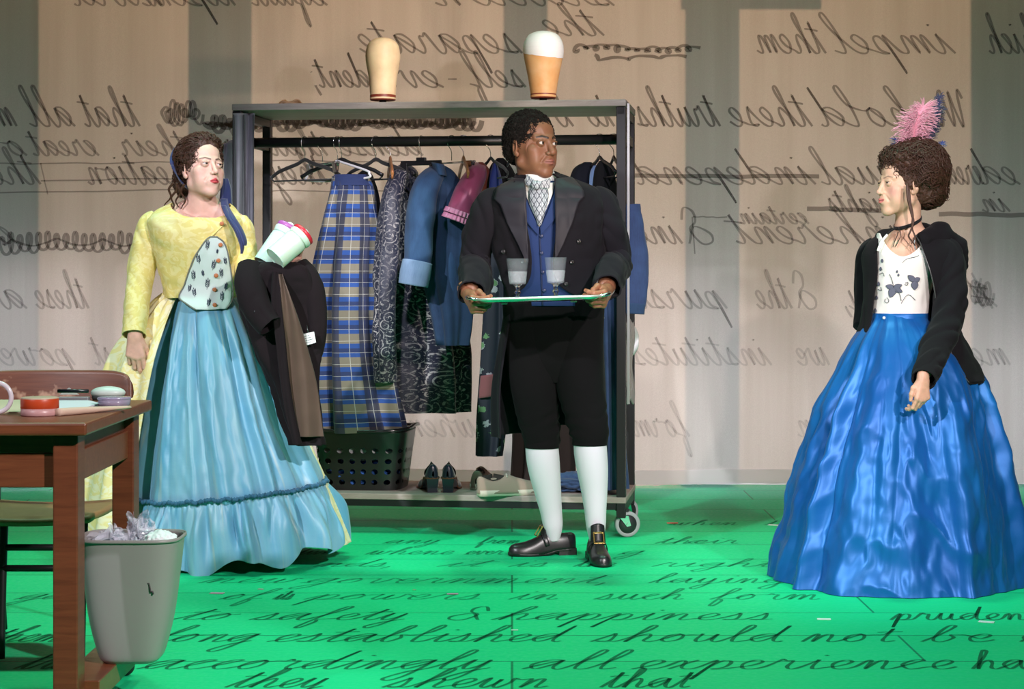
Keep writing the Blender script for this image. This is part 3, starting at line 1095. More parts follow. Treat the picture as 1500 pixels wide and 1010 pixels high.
def caster(parent, p, yaw, r=.056):
    R = rz(yaw)
    g = G().box(p + (0, 0, .118), (.05, .05, .012), R)
    g.tube([p + (0, 0, .088), p + (0, 0, .114)], .016, 16)
    o = part('caster_stem', g, BLACK_METAL, parent, flat=True)
    off = R @ np.array((.022, 0, 0))
    for sx in (-1, 1):
        g = G()
        n_ = R @ np.array((0, .019 * sx, 0))
        q = [R @ np.array(v) for v in ((-.022, 0, .094), (.022, 0, .094), (.034, 0, .050), (.016, 0, .046))]
        a_ = np.array([p + n_ + v for v in q]); b_ = a_ + R @ np.array((0, .003 * sx, 0))
        g.add(np.concatenate([a_, b_]), [[0, 1, 2, 3], [7, 6, 5, 4], [0, 4, 5, 1], [1, 5, 6, 2], [2, 6, 7, 3], [3, 7, 4, 0]])
        g.tube([p + off + n_ * .9 + (0, 0, r), p + off + n_ * 1.35 + (0, 0, r)], .008, 12)
        part('caster_fork', g, CHROME, parent, flat=True)
    g = G()
    Rw = R @ rot_axis((1, 0, 0), 90)
    g.lathe([(.012, -.013), (.040, -.013), (.041, -.010), (.041, .010), (.040, .013), (.012, .013)], p + off + (0, 0, r), 40, Rw, caps=(True, True))
    w_ = part('caster_wheel', g, plain('dark_wheel', (.02, .02, .022), .4), parent)
    g = G().lathe([(.040, -.012), (r - .004, -.015), (r, -.010), (r, .010), (r - .004, .015), (.040, .012)], p + off + (0, 0, r), 48, Rw)
    part('tyre', g, plain('grey_rubber', (.33, .33, .35), .55), w_)


for a, b, yw in ((.06, .05, 160), (RL - .02, .045, 12), (.06, RD - .05, 200), (RL - .05, RD - .05, 35)):
    caster(rack, RK(a, b, 0), yw)

# ------------------------------------------------------------------ what stands on the top shelf
SHZ = 1.898


def wig_head(loc, prof, label, tint, taped):
    t = thing('wig_head', label, 'wig block', loc, 'canvas wig blocks on the rack')
    part('stand', G().lathe([(.0, 0), (.034, 0), (.034, .007), (.016, .010), (.016, .022), (.0, .022)], loc, 32), BLACK_PLASTIC, t)
    m = NT('canvas_block')
    v = m.coord('Object', (1, 1, 1))
    c = m.mix(m.ramp(m.noise(v, 14, 4), (.35, 0.0), (.7, 1.0)), tint[0], tint[1])
    m.p(Base_Color=c, Roughness=.55, Subsurface_Weight=.1, Subsurface_Scale=.01)
    m.bump(m.noise(v, 240, 2), .12, .001)
    pr = spline(np.array(prof), 60)
    body = part('block', G().lathe(pr, np.asarray(loc) + (0, 0, .020), 64, caps=(True, True), sc=(1, 1.12)), m.mat, t)
    part('leather_band', G().lathe([(.0, .018), (prof[1][0] + .002, .018), (prof[1][0] + .0035, .022), (prof[1][0] + .0038, .040), (prof[1][0] + .002, .044)], loc, 64, sc=(1, 1.12)), plain('red_brown_leather', (.20, .035, .018), .5), t)
    if taped:
        g = G()
        for i in range(7):      # overlapping turns of white tape over the crown
            th = np.linspace(0, 2 * PI, 96, endpoint=False)
            rows = []
            for zz_ in np.linspace(0, 1, 5):
                z = .186 + i * .0165 + zz_ * .030 + (-.016 * np.cos(th + .9 + i * .25)) * (1 - i / 8) + .002 * vnoise(np.cos(th) * 4, np.sin(th) * 4, i)
                z = np.minimum(z, prof[-1][1] - .0006)
                r = np.interp(z, pr[:, 1], pr[:, 0]) + .0016 + .0004 * i * (zz_ > .2)
                rows.append(np.stack([r * np.cos(th), r * np.sin(th) * 1.12, z + .020], -1) + np.asarray(loc))
            g.grid(np.array(rows), wu=True)
        part('tape_wrap', g, cloth('white_tape', (.80, .77, .76), .55, .1, 500, .1, .04), t)
    return t


wig_head(RK((537 + 20 - 340) / 577 * RL, .12, SHZ), [(.0, .0), (.054, .0), (.057, .02), (.062, .09), (.075, .165), (.077, .205), (.068, .245), (.045, .268), (.018, .277), (.0, .278)],
         'plain cream canvas wig block with a red band, untaped', ((.74, .55, .33), (.62, .44, .26)), False)
wig_head(RK((794 - 340) / 577 * RL, .12, SHZ), [(.0, .0), (.053, .0), (.057, .02), (.068, .09), (.083, .165), (.088, .205), (.082, .245), (.060, .278), (.026, .292), (.0, .294)],
         'stained orange canvas wig block whose crown is wrapped in white tape', ((.66, .33, .12), (.72, .43, .21)), True)
g = G()
for i in range(5):
    a = np.linspace(0, 2 * PI, 40)
    c0 = RK(.22 + .02 * random.random(), .16, SHZ + .008 + .003 * i)
    g.tube(np.stack([c0[0] + .052 * np.cos(a) * (1 - .08 * i), c0[1] + .035 * np.sin(a), c0[2] + .006 * np.sin(3 * a + i)], -1), .0045, 6)
tag(part('straw_band', g, plain('straw', (.58, .40, .22), .7), origin=RK(.22, .16, SHZ)), 'small crumpled coil of tan straw lying on the rack top', 'straw band')

# ------------------------------------------------------------------ hangers
WOODEN = wood('hanger_wood', (.42, .18, .07), (.34, .13, .05), (30, 30, 3), .35)


def hook(g, top=0.0):
    a = np.linspace(-.35 * PI, PI, 16)
    # loops over the rod (radius .023, rod centre at the origin), runs down to the neck at z = -.085
    pts = [(.026 * math.cos(t), 0, .026 * math.sin(t)) for t in a]
    pts = [(-.026, 0, 0)] + [(-.022, 0, -.02), (-.004, 0, -.040), (0, 0, -.055), (0, 0, -.088)]
    arc = [(.026 * math.cos(t), 0, .026 * math.sin(t)) for t in np.linspace(-.1, PI, 14)]
    g.tube(np.array(arc + pts[1:]), .0018, 6)
    return g


def place(objs, a, yaw, b=ROD_B):
    R = RR @ rz(yaw)
    return R, RK(a, b, ROD_Z)


def hanger(kind, a, yaw, label, group=None):
    """hanger on the rod at distance a from the rack's end; local x runs along the rod, y across it"""
    R, t = place(None, a, yaw)
    o = thing('coat_hanger', label, 'hanger', t, group)
    part('hook', hook(G()).xf(R, t), STEEL, o)
    g = G()
    w = .21
    if kind in ('velvet', 'wood', 'plastic'):
        y = np.linspace(-w, w, 27)
        z = -.090 - .055 * (np.abs(y) / w) ** 1.25 - .010 * smooth(.75, 1, np.abs(y) / w) + .012 * np.exp(-(y / .03) ** 2)
        th_, hh = {'velvet': (.0035, .009), 'wood': (.007, .014), 'plastic': (.006, .009)}[kind]
        g.tube(np.stack([0 * y, y, z], -1), np.tile((hh, th_), (27, 1)), 10, flat=(0, 0, 1))
        m = {'velvet': plain('black_velvet', (.010, .010, .011), .9, Sheen_Weight=.3), 'wood': WOODEN, 'plastic': BLACK_PLASTIC}[kind]
        part('shoulders', g.xf(R, t), m, o)
        g = G().tube([(0, -w + .004, -.160), (0, -w + .02, -.172), (0, w - .02, -.172), (0, w - .004, -.160)], .004 if kind != 'wood' else .0055, 8)
        part('trouser_bar', g.xf(R, t), m, o)
    elif kind == 'white':
        pts = [(0, 0, -.085), (0, .19, -.135), (0, .21, -.150), (0, .20, -.168), (0, 0, -.176), (0, -.20, -.168), (0, -.21, -.150), (0, -.19, -.135), (0, 0, -.085)]
        g.tube(spline(np.array(pts), 60), .0055, 10)
        part('loop', g.xf(R, t), WHITE_PLASTIC, o)
    elif kind == 'clip':
        g.tube([(0, -.16, -.098), (0, .16, -.098)], .0045, 8)
        part('bar', g.xf(R, t), CLEAR_PLASTIC, o)
        for y in (-.13, .13):
            g = G()
            for s in (-1, 1):
                g.box((s * .007, y, -.118), (.004, .032, .050), rot_axis((0, 1, 0), s * 9))
            g.tube([(-.010, y, -.106), (.010, y, -.106)], .004, 8)
            part('clip', g.xf(R, t), CHROME, o, flat=True)
    elif kind == 'trouser':
        g.box((0, 0, -.098), (.016, .20, .022)); g.box((0, 0, -.082), (.020, .045, .018))
        part('bar', g.xf(R, t), BLACK_PLASTIC, o, flat=True, bevel=.003)
        for y in (-.085, .085):
            g = G().box((-.006, y, -.135), (.006, .034, .075)).box((.006, y, -.135), (.006, .034, .075))
            part('clip', g.xf(R, t), BLACK_PLASTIC, o, flat=True, bevel=.002)
    return o


APX = lambda px: (px - 352.0) / (905 - 352.0) * RL      # along the rod from a picture column
hanger('velvet', APX(436), 62, 'empty black velvet hanger nearest the grey draped end of the rack', )
hanger('clip', APX(462), 40, 'clear clip hanger with metal clips beside the white plastic hanger')
hanger('white', APX(484), 55, 'white plastic loop hanger just before the blue tartan skirt')
hanger('plastic', APX(490), 75, 'dark olive plastic hanger above the blue tartan skirt')
hanger('velvet', APX(540), 55, 'black velvet hanger between the tartan skirt and the scroll-patterned coat')
hanger('wood', APX(561), 14, 'wooden hanger seen end-on next to the scroll-patterned coat', 'wooden hangers on the rack')
hanger('trouser', APX(606), 76, 'black trouser hanger with two clips above the denim shirt')
hanger('clip', APX(650), 50, 'clear clip hanger above the denim shirt collar')
hanger('wood', APX(667), 15, 'wooden hanger with a white bar beside the pink satin sleeve', 'wooden hangers on the rack')
hanger('velvet', APX(706), 30, 'black velvet hanger carrying the pink satin bodice')
hanger('velvet', APX(735), 20, 'black velvet hanger of the jacket behind the man')
hanger('plastic', APX(861), 25, 'black plastic hanger above the pale blue garment')
hanger('plastic', APX(881), 15, 'black plastic hanger closest to the silver end post')

# ------------------------------------------------------------------ hanging clothes
def rows(data, Y, ry):
    """[(py, px_left, px_right)] -> loft stations at distance Y"""
    out = []
    for i, (py, a, b) in enumerate(data):
        p, q = P(a, py, Y), P(b, py, Y)
        r = ry[i] if isinstance(ry, (list, tuple)) else ry
        out.append((p[2], (p[0] + q[0]) / 2, Y, (q[0] - p[0]) / 2, r))
    return out


def folds(n, amp, z0, z1, seed=0.0, sharp=1.0):
    """vertical folds that grow from z0 down to z1"""
    def f(th, z):
        k = smooth(z0, z1, z)
        ph = vnoise(np.sin(th) * 1.3 + seed, np.cos(th) * 1.3, z * .5 + seed) * 2.0
        s = np.sin(th * n + ph + seed) + .45 * np.sin(th * (n * 1.7) + 2 * ph + seed * 2)
        s = np.sign(s) * np.abs(s) ** sharp
        return amp * (k * s + .25 * vnoise(th * n * .6 + seed, z * 6, seed))
    return f


def garment(name, label, cat, data, Y, ry, mat, nf=5, amp=.012, ex=2.0, n=70, m=110, seed=0.0, group=None, pname='body', th=None):
    st = rows(data, Y, ry)
    z1, z0 = st[-1][0], st[0][0]
    V, uv, _, at = loft(st, n, m, ex=ex, disp=folds(nf, amp, z0, z0 + (z1 - z0) * .6, seed))
    o = thing(name, label, cat, ((st[-1][1]), Y, z1), group)
    g = G().grid(V, uv, wu=True, caps=(True, False), flip=True)
    part(pname, g, mat, o)
    return o, at


# tartan
tm = NT('blue_tartan')
sep = tm.n('SeparateXYZ', Vector=tm.coord('UV'))
U_, V_ = sep.outputs[0], sep.outputs[1]


def stripe(x, period, lo, hi):
    f = tm.math('FRACT', tm.math('DIVIDE', x, period))
    return tm.math('MULTIPLY', tm.math('GREATER_THAN', f, lo), tm.math('LESS_THAN', f, hi))


PER = .104
wideU, wideV = stripe(U_, PER, .0, .42), stripe(V_, PER, .0, .42)
c = tm.mix(wideV, (.010, .055, .24), (.175, .155, .115))
c = tm.mix(tm.math('MULTIPLY', stripe(U_, PER, .40, .86), .86), c, (.012, .016, .045))  # tartan's dark upright stripe, widened and deepened to paint in fold shade
c = tm.mix(tm.math('MULTIPLY', stripe(V_, PER, .62, .80), .75), c, (.012, .016, .05))
c = tm.mix(tm.math('MULTIPLY', tm.math('MAXIMUM', stripe(U_, PER * .5, .2, .235), stripe(V_, PER * .5, .2, .24)), .55), c, (.55, .55, .50))
tm.p(Base_Color=c, Roughness=.8, Sheen_Weight=.15)
skirt_h, _ = garment('tartan_skirt', 'long blue, tan and black tartan skirt hanging on the rack', 'skirt',
                     [(258, 487, 540), (275, 484, 548), (320, 474, 553), (420, 460, 558), (520, 456, 563), (632, 452, 588)], 8.76, [.04, .05, .07, .09, .10, .11], tm.mat, 7, .034, seed=1.3, n=90, m=160)
g = G().grid(loft(rows([(256, 489, 539), (266, 487, 542), (272, 485, 546)], 8.76, .052), 6, 60)[0], wu=True, caps=(True, False), flip=True)
part('waistband', g, cloth('navy_band', (.02, .035, .12), .8), skirt_h)
black_cloth = cloth('black_wool', (.008, .0078, .009), .9, .03, spec=.1)
navy_black = cloth('midnight_cloth', (.010, .011, .018), .9, .03, spec=.1)
garment('black_blouse', 'black blouse half hidden behind the waist of the tartan skirt', 'blouse', [(250, 532, 540), (262, 522, 548), (300, 530, 556), (400, 536, 556)], 8.92, .10, black_cloth, 4, .008, seed=2.1)

# scroll brocade
sm = NT('navy_scroll_brocade')
v = sm.coord('UV')
vor = sm.n('TexVoronoi', Vector=v, Scale=17.0, _feature='F1')
pos = sm.n('VectorMath', _operation='SUBTRACT')
sm.set(pos, '0', v); sm.set(pos, '1', vor.outputs['Position'])
sx = sm.n('SeparateXYZ', Vector=pos.outputs[0])
ang = sm.math('ARCTAN2', sx.outputs[1], sx.outputs[0])
spiral = sm.math('FRACT', sm.math('ADD', sm.math('MULTIPLY', vor.outputs['Distance'], 3.4), sm.math('DIVIDE', ang, 2 * PI)))
line = sm.math('MULTIPLY', sm.math('GREATER_THAN', spiral, .10), sm.math('LESS_THAN', spiral, .36))
brk = sm.ramp(sm.noise(v, 75, 2), (.40, 0.0), (.50, 1.0))
leafy = sm.ramp(sm.noise(v, 95, 3, .6, 1.5), (.60, 0.0), (.64, 1.0))
mask = sm.math('MAXIMUM', sm.math('MULTIPLY', line, brk), sm.math('MULTIPLY', leafy, .9))
patch = sm.ramp(sm.noise(sm.coord('UV', (9, 1.2, 1)), 1.0, 2), (.38, .12), (.58, 1.0))
mask = sm.math('MULTIPLY', mask, patch)
sm.p(Base_Color=sm.mix(mask, (.008, .010, .028), (.48, .44, .43)), Roughness=.55, Sheen_Weight=.1)
coat, _ = garment('brocade_coat', 'navy brocade coat patterned with silver scrolls hanging on the rack', 'coat',
                  [(242, 586, 600), (256, 572, 612), (300, 563, 612), (400, 555, 640), (500, 552, 678), (604, 554, 682)], 8.95, [.04, .06, .07, .08, .09, .10], sm.mat, 6, .026, seed=4.2, n=90, m=150)
g = G().tube([P(588, 252, 8.7), P(574, 290, 8.64), P(566, 380, 8.62), P(563, 480, 8.63), P(565, 560, 8.64)], [(.020, .030), (.042, .050), (.046, .055), (.046, .055), (.048, .050)], 40, smooth_n=50, caps=True,
             disp=lambda t, l: .06 * np.sin(2 * t + 14 * l) + .08 * vnoise(t * 2, l * 12))
part('sleeve', g, sm.mat, coat)

# denim shirts
def denim(name, a, b):
    m = NT(name)
    v = m.coord('UV')
    c = m.mix(m.ramp(m.noise(v, 11, 4, .6), (.3, 0.0), (.7, 1.0)), a, b)
    c = m.mix(m.math('MULTIPLY', m.noise(m.coord('UV', (1, .06, 1)), 420, 1), .35), c, tuple(min(1, x * 2.2) for x in b))
    m.p(Base_Color=c, Roughness=.88, Sheen_Weight=.1)
    m.bump(m.noise(v, 700, 2), .12, .001)
    return m.mat


DENIM = denim('mid_blue_denim', (.008, .028, .075), (.018, .055, .125))
DARK_DENIM = denim('dark_denim', (.007, .020, .055), (.014, .040, .095))
PALE_DENIM = denim('pale_denim', (.10, .16, .27), (.16, .23, .34))
INDIGO = denim('indigo_denim', (.010, .020, .062), (.020, .042, .11))
shirt, at = garment('denim_shirt', 'blue denim shirt with rolled pale cuff, hanging with its sleeve towards us', 'shirt',
                    [(243, 634, 652), (256, 616, 668), (300, 612, 690), (380, 614, 692), (460, 632, 690), (506, 640, 684)], 8.745, [.03, .05, .055, .055, .055, .05], DARK_DENIM, 5, .012, seed=6.6)
g = G().tube([P(640, 250, 8.74), P(624, 275, 8.64), P(616, 320, 8.60), P(613, 365, 8.58), P(609, 408, 8.57)], [(.022, .045), (.055, .062), (.064, .066), (.062, .060), (.060, .056)], 44, smooth_n=60,
             disp=lambda t, l: .05 * np.sin(2 * t + 10 * l) + .10 * vnoise(t * 1.5, l * 11) + .03 * np.sin(30 * l + 2 * t))
sl = part('sleeve', g, DENIM, shirt)
g = G().tube([P(612, 384, 8.565), P(609, 400, 8.56), P(606, 418, 8.56)], [(.062, .066), (.066, .068), (.064, .066)], 44, smooth_n=12, disp=lambda t, l: .04 * np.sin(3 * t + 1))
part('cuff', g, PALE_DENIM, sl, label='pale turned-back cuff')
g = G()
u = np.linspace(0, 1, 14)
V = np.array([[P(632 + 18 * a + 4 * b, 238 + 3 * a + 17 * b, 8.70 - .05 * math.sin(PI * a) - .012 * b) for a in u] for b in np.linspace(0, 1, 8)])
g.grid(V)
part('collar', g, DENIM, shirt, solid=.004)
V = np.array([[P(644 + 22 * a + 8 * b, 290 + 212 * b, 8.715 - .02 * math.sin(PI * a) + .01 * math.sin(9 * b)) for a in np.linspace(0, 1, 12)] for b in np.linspace(0, 1, 40)])
pk = part('placket', G().grid(V, np.stack(np.meshgrid(np.linspace(0, .06, 12), np.linspace(0, .6, 40)), -1)), DENIM, shirt, solid=.003)
for px, py in ((652, 330), (653, 356), (656, 383), (658, 412), (660, 440)):
    part('button', G().lathe([(0, -.002), (.0062, -.002), (.0068, 0), (.0060, .002), (0, .0016)], P(px, py, 8.69), 16, rot_axis((1, 0, 0), 90)), plain('pearl_button', (.72, .74, .76), .3), shirt)
garment('dark_denim_shirt', 'darker denim shirt hanging behind the pink satin sleeve', 'shirt', [(300, 660, 690), (330, 655, 702), (420, 650, 700), (470, 656, 688)], 8.845, .035, DARK_DENIM, 4, .007, seed=3.1)

# pink satin bodice
pk_m = NT('pink_satin')
pk_m.p(Base_Color=pk_m.mix(pk_m.noise(pk_m.coord('UV'), 16, 3), (.42, .085, .19), (.30, .045, .10)), Roughness=.32, Metallic=.15, Sheen_Weight=.2)
rust = cloth('rust_silk', (.22, .045, .028), .5, .2)
bod, _ = garment('satin_bodice', 'pink satin bodice with a rust brown front and a ruffled short sleeve', 'bodice', [(238, 700, 708), (252, 690, 718), (290, 688, 722), (350, 690, 725)], 8.74, [.03, .04, .045, .04], rust, 4, .008, seed=8.8)
g = G().tube([P(702, 243, 8.74), P(694, 262, 8.66), P(682, 290, 8.62), P(671, 318, 8.60)], [(.018, .03), (.050, .050), (.056, .052), (.066, .056)], 44, smooth_n=40, caps=False,
             disp=lambda t, l: .09 * vnoise(t * 1.6, l * 16) + .05 * np.sin(3 * t + 22 * l))
ps = part('sleeve', g, pk_m.mat, bod, solid=.002)
for k_ in (0, 1):
    g = G().tube([P(673.5 - 3 * k_, 309 + 8 * k_, 8.60), P(671 - 3 * k_, 316 + 8 * k_, 8.60)], [(.070, .060), (.075, .064)], 80, smooth_n=5, caps=False, disp=lambda t, l: .07 * np.sin(22 * t))
    part('ruffle', g, plain('pink_ruffle', (.62, .22, .36), .5), ps, solid=.002)
g = G()
V = np.array([[P(677 + 24 * a - 2 * b * (1 - a), 352 + 4 * (1 - a) + 26 * b + 6 * math.sin(3 * b + a * 4), 8.66 + .03 * math.sin(5 * a + 3 * b)) for a in np.linspace(0, 1, 16)] for b in np.linspace(0, 1, 12)])
w_ = thing('white_shirt', 'white shirt cuff poking out below the rust brown front', 'shirt', P(690, 380, 8.66))
part('cuff', g.grid(V), cloth('white_cotton', (.70, .72, .70), .85), w_, solid=.006)
garment('black_jacket', 'black jacket on a hanger just behind the man', 'jacket', [(232, 728, 738), (250, 716, 752), (300, 712, 770), (420, 715, 780), (560, 720, 778)], 8.86, [.03, .05, .06, .06, .06], black_cloth, 4, .008, seed=9.1)
garment('royal_blue_vest', 'narrow royal blue vest between two black jackets', 'vest', [(240, 722, 728), (262, 716, 734), (300, 714, 736)], 8.72, [.03, .05, .06], cloth('royal_blue', (.015, .03, .19), .6), 3, .006, seed=1.9)

# floral dress
fl = NT('dark_floral_print')
v = fl.coord('UV')
vo = fl.n('TexVoronoi', Vector=v, Scale=21.0)
sepc = fl.n('SeparateColor', Color=vo.outputs['Color'])
d2 = fl.math('ADD', vo.outputs['Distance'], fl.math('MULTIPLY', fl.noise(v, 110, 3), .55))
f1 = fl.math('MULTIPLY', fl.math('LESS_THAN', d2, .62), fl.math('GREATER_THAN', sepc.outputs[0], .45))
c = fl.mix(f1, (.008, .012, .025), (.36, .38, .40))
f2 = fl.math('MULTIPLY', fl.math('LESS_THAN', d2, .58), fl.math('LESS_THAN', sepc.outputs[1], .38))
c = fl.mix(f2, c, (.12, .26, .11))
fl.p(Base_Color=c, Roughness=.7)
fd, _ = garment('floral_dress', 'dark floral dress with a dusty pink patch hanging behind the tailcoat', 'dress', [(300, 714, 744), (440, 708, 748), (500, 705, 750), (600, 699, 746), (668, 697, 738)], 8.735, [.04, .04, .04, .045, .05], fl.mat, 4, .008, seed=5.0)
V = np.array([[P(704 - 3 * b + 22 * a, 551 - 3 * a + 33 * b, 8.688 - .014 * math.sin(PI * a)) for a in np.linspace(0, 1, 10)] for b in np.linspace(0, 1, 10)])
part('patch', G().grid(V, np.stack(np.meshgrid(np.linspace(0, .06, 10), np.linspace(0, .1, 10)), -1)), cloth('dusty_pink', (.30, .10, .11), .85, .2, 300, .2), fd, solid=.002, label='dusty pink patch')
garment('brown_black_gown', 'long black brown gown trailing to the bottom shelf behind the white stockings', 'gown', [(420, 750, 800), (560, 752, 815), (650, 752, 835), (708, 748, 840)], 8.97, [.03, .035, .04, .045], cloth('brown_black', (.022, .014, .011), .9, .2), 5, .014, seed=7.7)
# right-hand end of the rod
garment('charcoal_jacket', 'charcoal jacket below the hanger nearer the man', 'jacket', [(238, 855, 866), (252, 838, 880), (300, 832, 885), (430, 835, 888), (520, 845, 885)], 8.84, [.03, .05, .06, .07, .06], navy_black, 4, .01, seed=2.7)
garment('pale_blue_shirt', 'pale blue shirt shoulder showing between two dark jackets', 'shirt', [(243, 869, 876), (258, 863, 886), (300, 862, 892), (380, 866, 892)], 8.74, [.03, .03, .03, .03], denim('chambray', (.15, .22, .42), (.20, .28, .48)), 3, .008, seed=3.9)
garment('black_coat', 'black coat hanging against the silver end post', 'coat', [(236, 878, 888), (254, 870, 900), (300, 868, 904), (440, 872, 905), (600, 876, 904)], 8.67, [.03, .035, .04, .04, .04], black_cloth, 4, .01, seed=4.9)
skirt2, _ = garment('denim_dress', 'long indigo denim dress hanging beside the black end post', 'dress', [(430, 868, 906), (460, 866, 908), (560, 868, 908), (650, 872, 910), (716, 866, 916)], 8.555, [.04, .05, .055, .06, .06], INDIGO, 7, .014, seed=6.1)
part('button', G().lathe([(0, -.002), (.009, -.002), (.010, 0), (.009, .002), (0, .0016)], P(882, 466, 8.50), 16, rot_axis((1, 0, 0), 90)), plain('bone_button', (.62, .64, .55), .4), skirt2)
# over the ends
og = G().tube([P(922, 300, 8.56), P(926, 345, 8.55), P(929, 400, 8.54), P(928, 455, 8.53)], [(.02, .045), (.030, .06), (.033, .06), (.022, .05)], 36, smooth_n=40, disp=lambda t, l: .10 * vnoise(t * 1.6, l * 14) + .06 * np.sin(2 * t + 16 * l))
jk = thing('denim_jacket', 'denim jacket sleeve hanging outside the rack beyond the silver post', 'jacket', P(928, 455, 8.53))
part('sleeve', og, INDIGO, jk)
part('cuff', G().tube([P(929, 444, 8.53), P(928, 460, 8.53)], [(.026, .05), (.024, .048)], 30, smooth_n=6), DARK_DENIM, jk)
V = np.array([[P(916 + 12 * a + 2 * math.sin(b * 9), 470 + 120 * b + 3 * math.sin(a * 9), 8.46 + .14 * a + .01 * math.sin(7 * a + 4 * b)) for a in np.linspace(0, 1, 18)] for b in np.linspace(0, 1, 40)])
tag(part('plastic_garment_bag', G().grid(V), plain('smoky_plastic', (.30, .28, .26), .25, 0, Transmission_Weight=.35), origin=P(922, 590, 8.5), solid=.002), 'strip of smoky plastic garment bag hanging down the rack end', 'garment bag')
g = G()
V = np.array([[P(921 + 14 * math.sin(PI * (.15 + .7 * b)) * a, 478 + 42 * b, 8.66 + .06 * a + .01 * math.sin(9 * b + 5 * a)) for a in np.linspace(0, 1, 12)] for b in np.linspace(0, 1, 20)])
tag(part('white_scarf', g.grid(V), cloth('white_muslin', (.70, .70, .70), .85), origin=P(926, 520, 8.66), solid=.012), 'scrap of white scarf showing behind the rack end', 'scarf')
# grey garment over the left end
gm = cloth('grey_chambray', (.23, .23, .27), .85, .15, 800, .1, .25)
dg = thing('grey_garment_cover', 'grey chambray cover draped over the rack end by the yellow jacket', 'garment cover', P(360, 640, 8.6))
V = np.array([[P(342 + 30 * a + 10 * b * (1 - a) + 1.5 * math.sin(8 * b + 3 * a), 166 + 440 * b, 8.61 + .05 * a - .035 * math.sin(PI * a * 2.2 + b * 2)) for a in np.linspace(0, 1, 30)] for b in np.linspace(0, 1, 90)])
part('panel', G().grid(V, np.stack(np.meshgrid(np.linspace(0, .1, 30), np.linspace(0, 1.3, 90)), -1)), gm, dg, solid=.006)
for x_ in (342, 357, 371):
    pts = [P(x_ + 10 * b * (1 - (x_ - 342) / 30), 168 + 436 * b, 8.575 + .045 * (x_ - 342) / 30) for b in np.linspace(0, 1, 30)]
    part('seam', G().tube(pts, .0035, 6), plain('dark_grey_binding', (.03, .03, .036), .8), dg)
V = np.array([[P(326 + 18 * a + 5 * b, 204 + 8 * (1 - a) + (60 + 70 * a) * b, 8.72 + .03 * math.sin(4 * a + 3 * b)) for a in np.linspace(0, 1, 14)] for b in np.linspace(0, 1, 24)])
part('sleeve', G().grid(V), gm, dg, solid=.01)
hg = G()
hg.tube([P(346, 262, 8.75), P(350, 275, 8.75), P(338, 296, 8.74), P(333, 330, 8.74)], .004, 8, smooth_n=16)
hg.tube([P(350, 275, 8.75), P(356, 300, 8.74)], .004, 8)
tag(part('plastic_hook', hg, CLEAR_PLASTIC, origin=P(350, 280, 8.75)), 'clear plastic hanger hook caught on the grey cover', 'hanger')

# ------------------------------------------------------------------ bottom shelf
BZ = .1765
bk = thing('laundry_basket', 'black plastic laundry basket with round holes on the bottom shelf', 'basket', (*P(535, 700, 8.84)[:2], BZ))
bc = np.array(ORG[bk])
sx_, sy_ = .205, .175
st = [(BZ, bc[0], bc[1], sx_ * .86, sy_ * .86), (BZ + .01, bc[0], bc[1], sx_ * .90, sy_ * .90), (BZ + .14, bc[0], bc[1], sx_ * .98, sy_ * .97), (BZ + .262, bc[0], bc[1], sx_ * 1.06, sy_ * 1.04)]
bm_ = NT('pierced_black_plastic')
sep = bm_.n('SeparateXYZ', Vector=bm_.coord('UV'))
cu = bm_.math('SUBTRACT', bm_.math('FRACT', bm_.math('DIVIDE', sep.outputs[0], .0445)), .5)
cv = bm_.math('SUBTRACT', bm_.math('FRACT', bm_.math('DIVIDE', bm_.math('SUBTRACT', sep.outputs[1], BZ + .012), .047)), .5)
rr_ = bm_.math('ADD', bm_.math('MULTIPLY', cu, cu), bm_.math('MULTIPLY', cv, cv))
hole = bm_.math('MULTIPLY', bm_.math('LESS_THAN', rr_, .066), bm_.math('LESS_THAN', sep.outputs[1], BZ + .2))
hole = bm_.math('MULTIPLY', hole, bm_.math('GREATER_THAN', sep.outputs[1], BZ + .012))
bm_.p(Base_Color=(.012, .013, .012), Roughness=.3, Alpha=bm_.math('SUBTRACT', 1.0, hole))
V, uv, _, _ = loft(st, 40, 120, ex=4.5, yaw=-7)
part('tub', G().grid(V, uv, wu=True, caps=(True, False), flip=True), bm_.mat, bk, solid=.004)
dip = lambda th, z: .020 * np.abs(np.sin(th)) ** 3
Vr = loft([(BZ + .262, bc[0], bc[1], sx_ * 1.06, sy_ * 1.04), (BZ + .270, bc[0], bc[1], sx_ * 1.14, sy_ * 1.12), (BZ + .258, bc[0], bc[1], sx_ * 1.15, sy_ * 1.13)], 8, 120, ex=4.0, yaw=-7, zdisp=dip)[0]
part('rim', G().grid(Vr, wu=True, flip=True), plain('gloss_black_plastic', (.015, .016, .017), .22), bk, solid=.005)


def heap(name, label, cat, c, r, mat, amp=.25, freq=9, seed=0.0, n=40):
    t = np.linspace(.001, PI - .001, n)
    th = np.linspace(0, 2 * PI, 2 * n, endpoint=False)
    D = np.stack([np.sin(t)[:, None] * np.cos(th), np.sin(t)[:, None] * np.sin(th), np.broadcast_to(np.cos(t)[:, None], (n, 2 * n))], -1)
    k = 1 + amp * np.abs(vnoise(D[..., 0] * freq * .4 + seed, D[..., 1] * freq * .4, D[..., 2] * freq * .4)) * 1.4 + amp * .5 * vnoise(D[..., 0] * freq, D[..., 1] * freq + seed, D[..., 2] * freq)
    V = D * k[..., None] * np.asarray(r)
    V[..., 2] = np.maximum(V[..., 2], -np.asarray(r)[2] * .86)
    V = V + np.asarray(c)
    uv = np.stack(np.broadcast_arrays(th[None] * .1, t[:, None] * .1), -1)
    o = part(name, G().grid(V, uv, wu=True, flip=True), mat, origin=(c[0], c[1], V[..., 2].min()))
    return tag(o, label, cat)


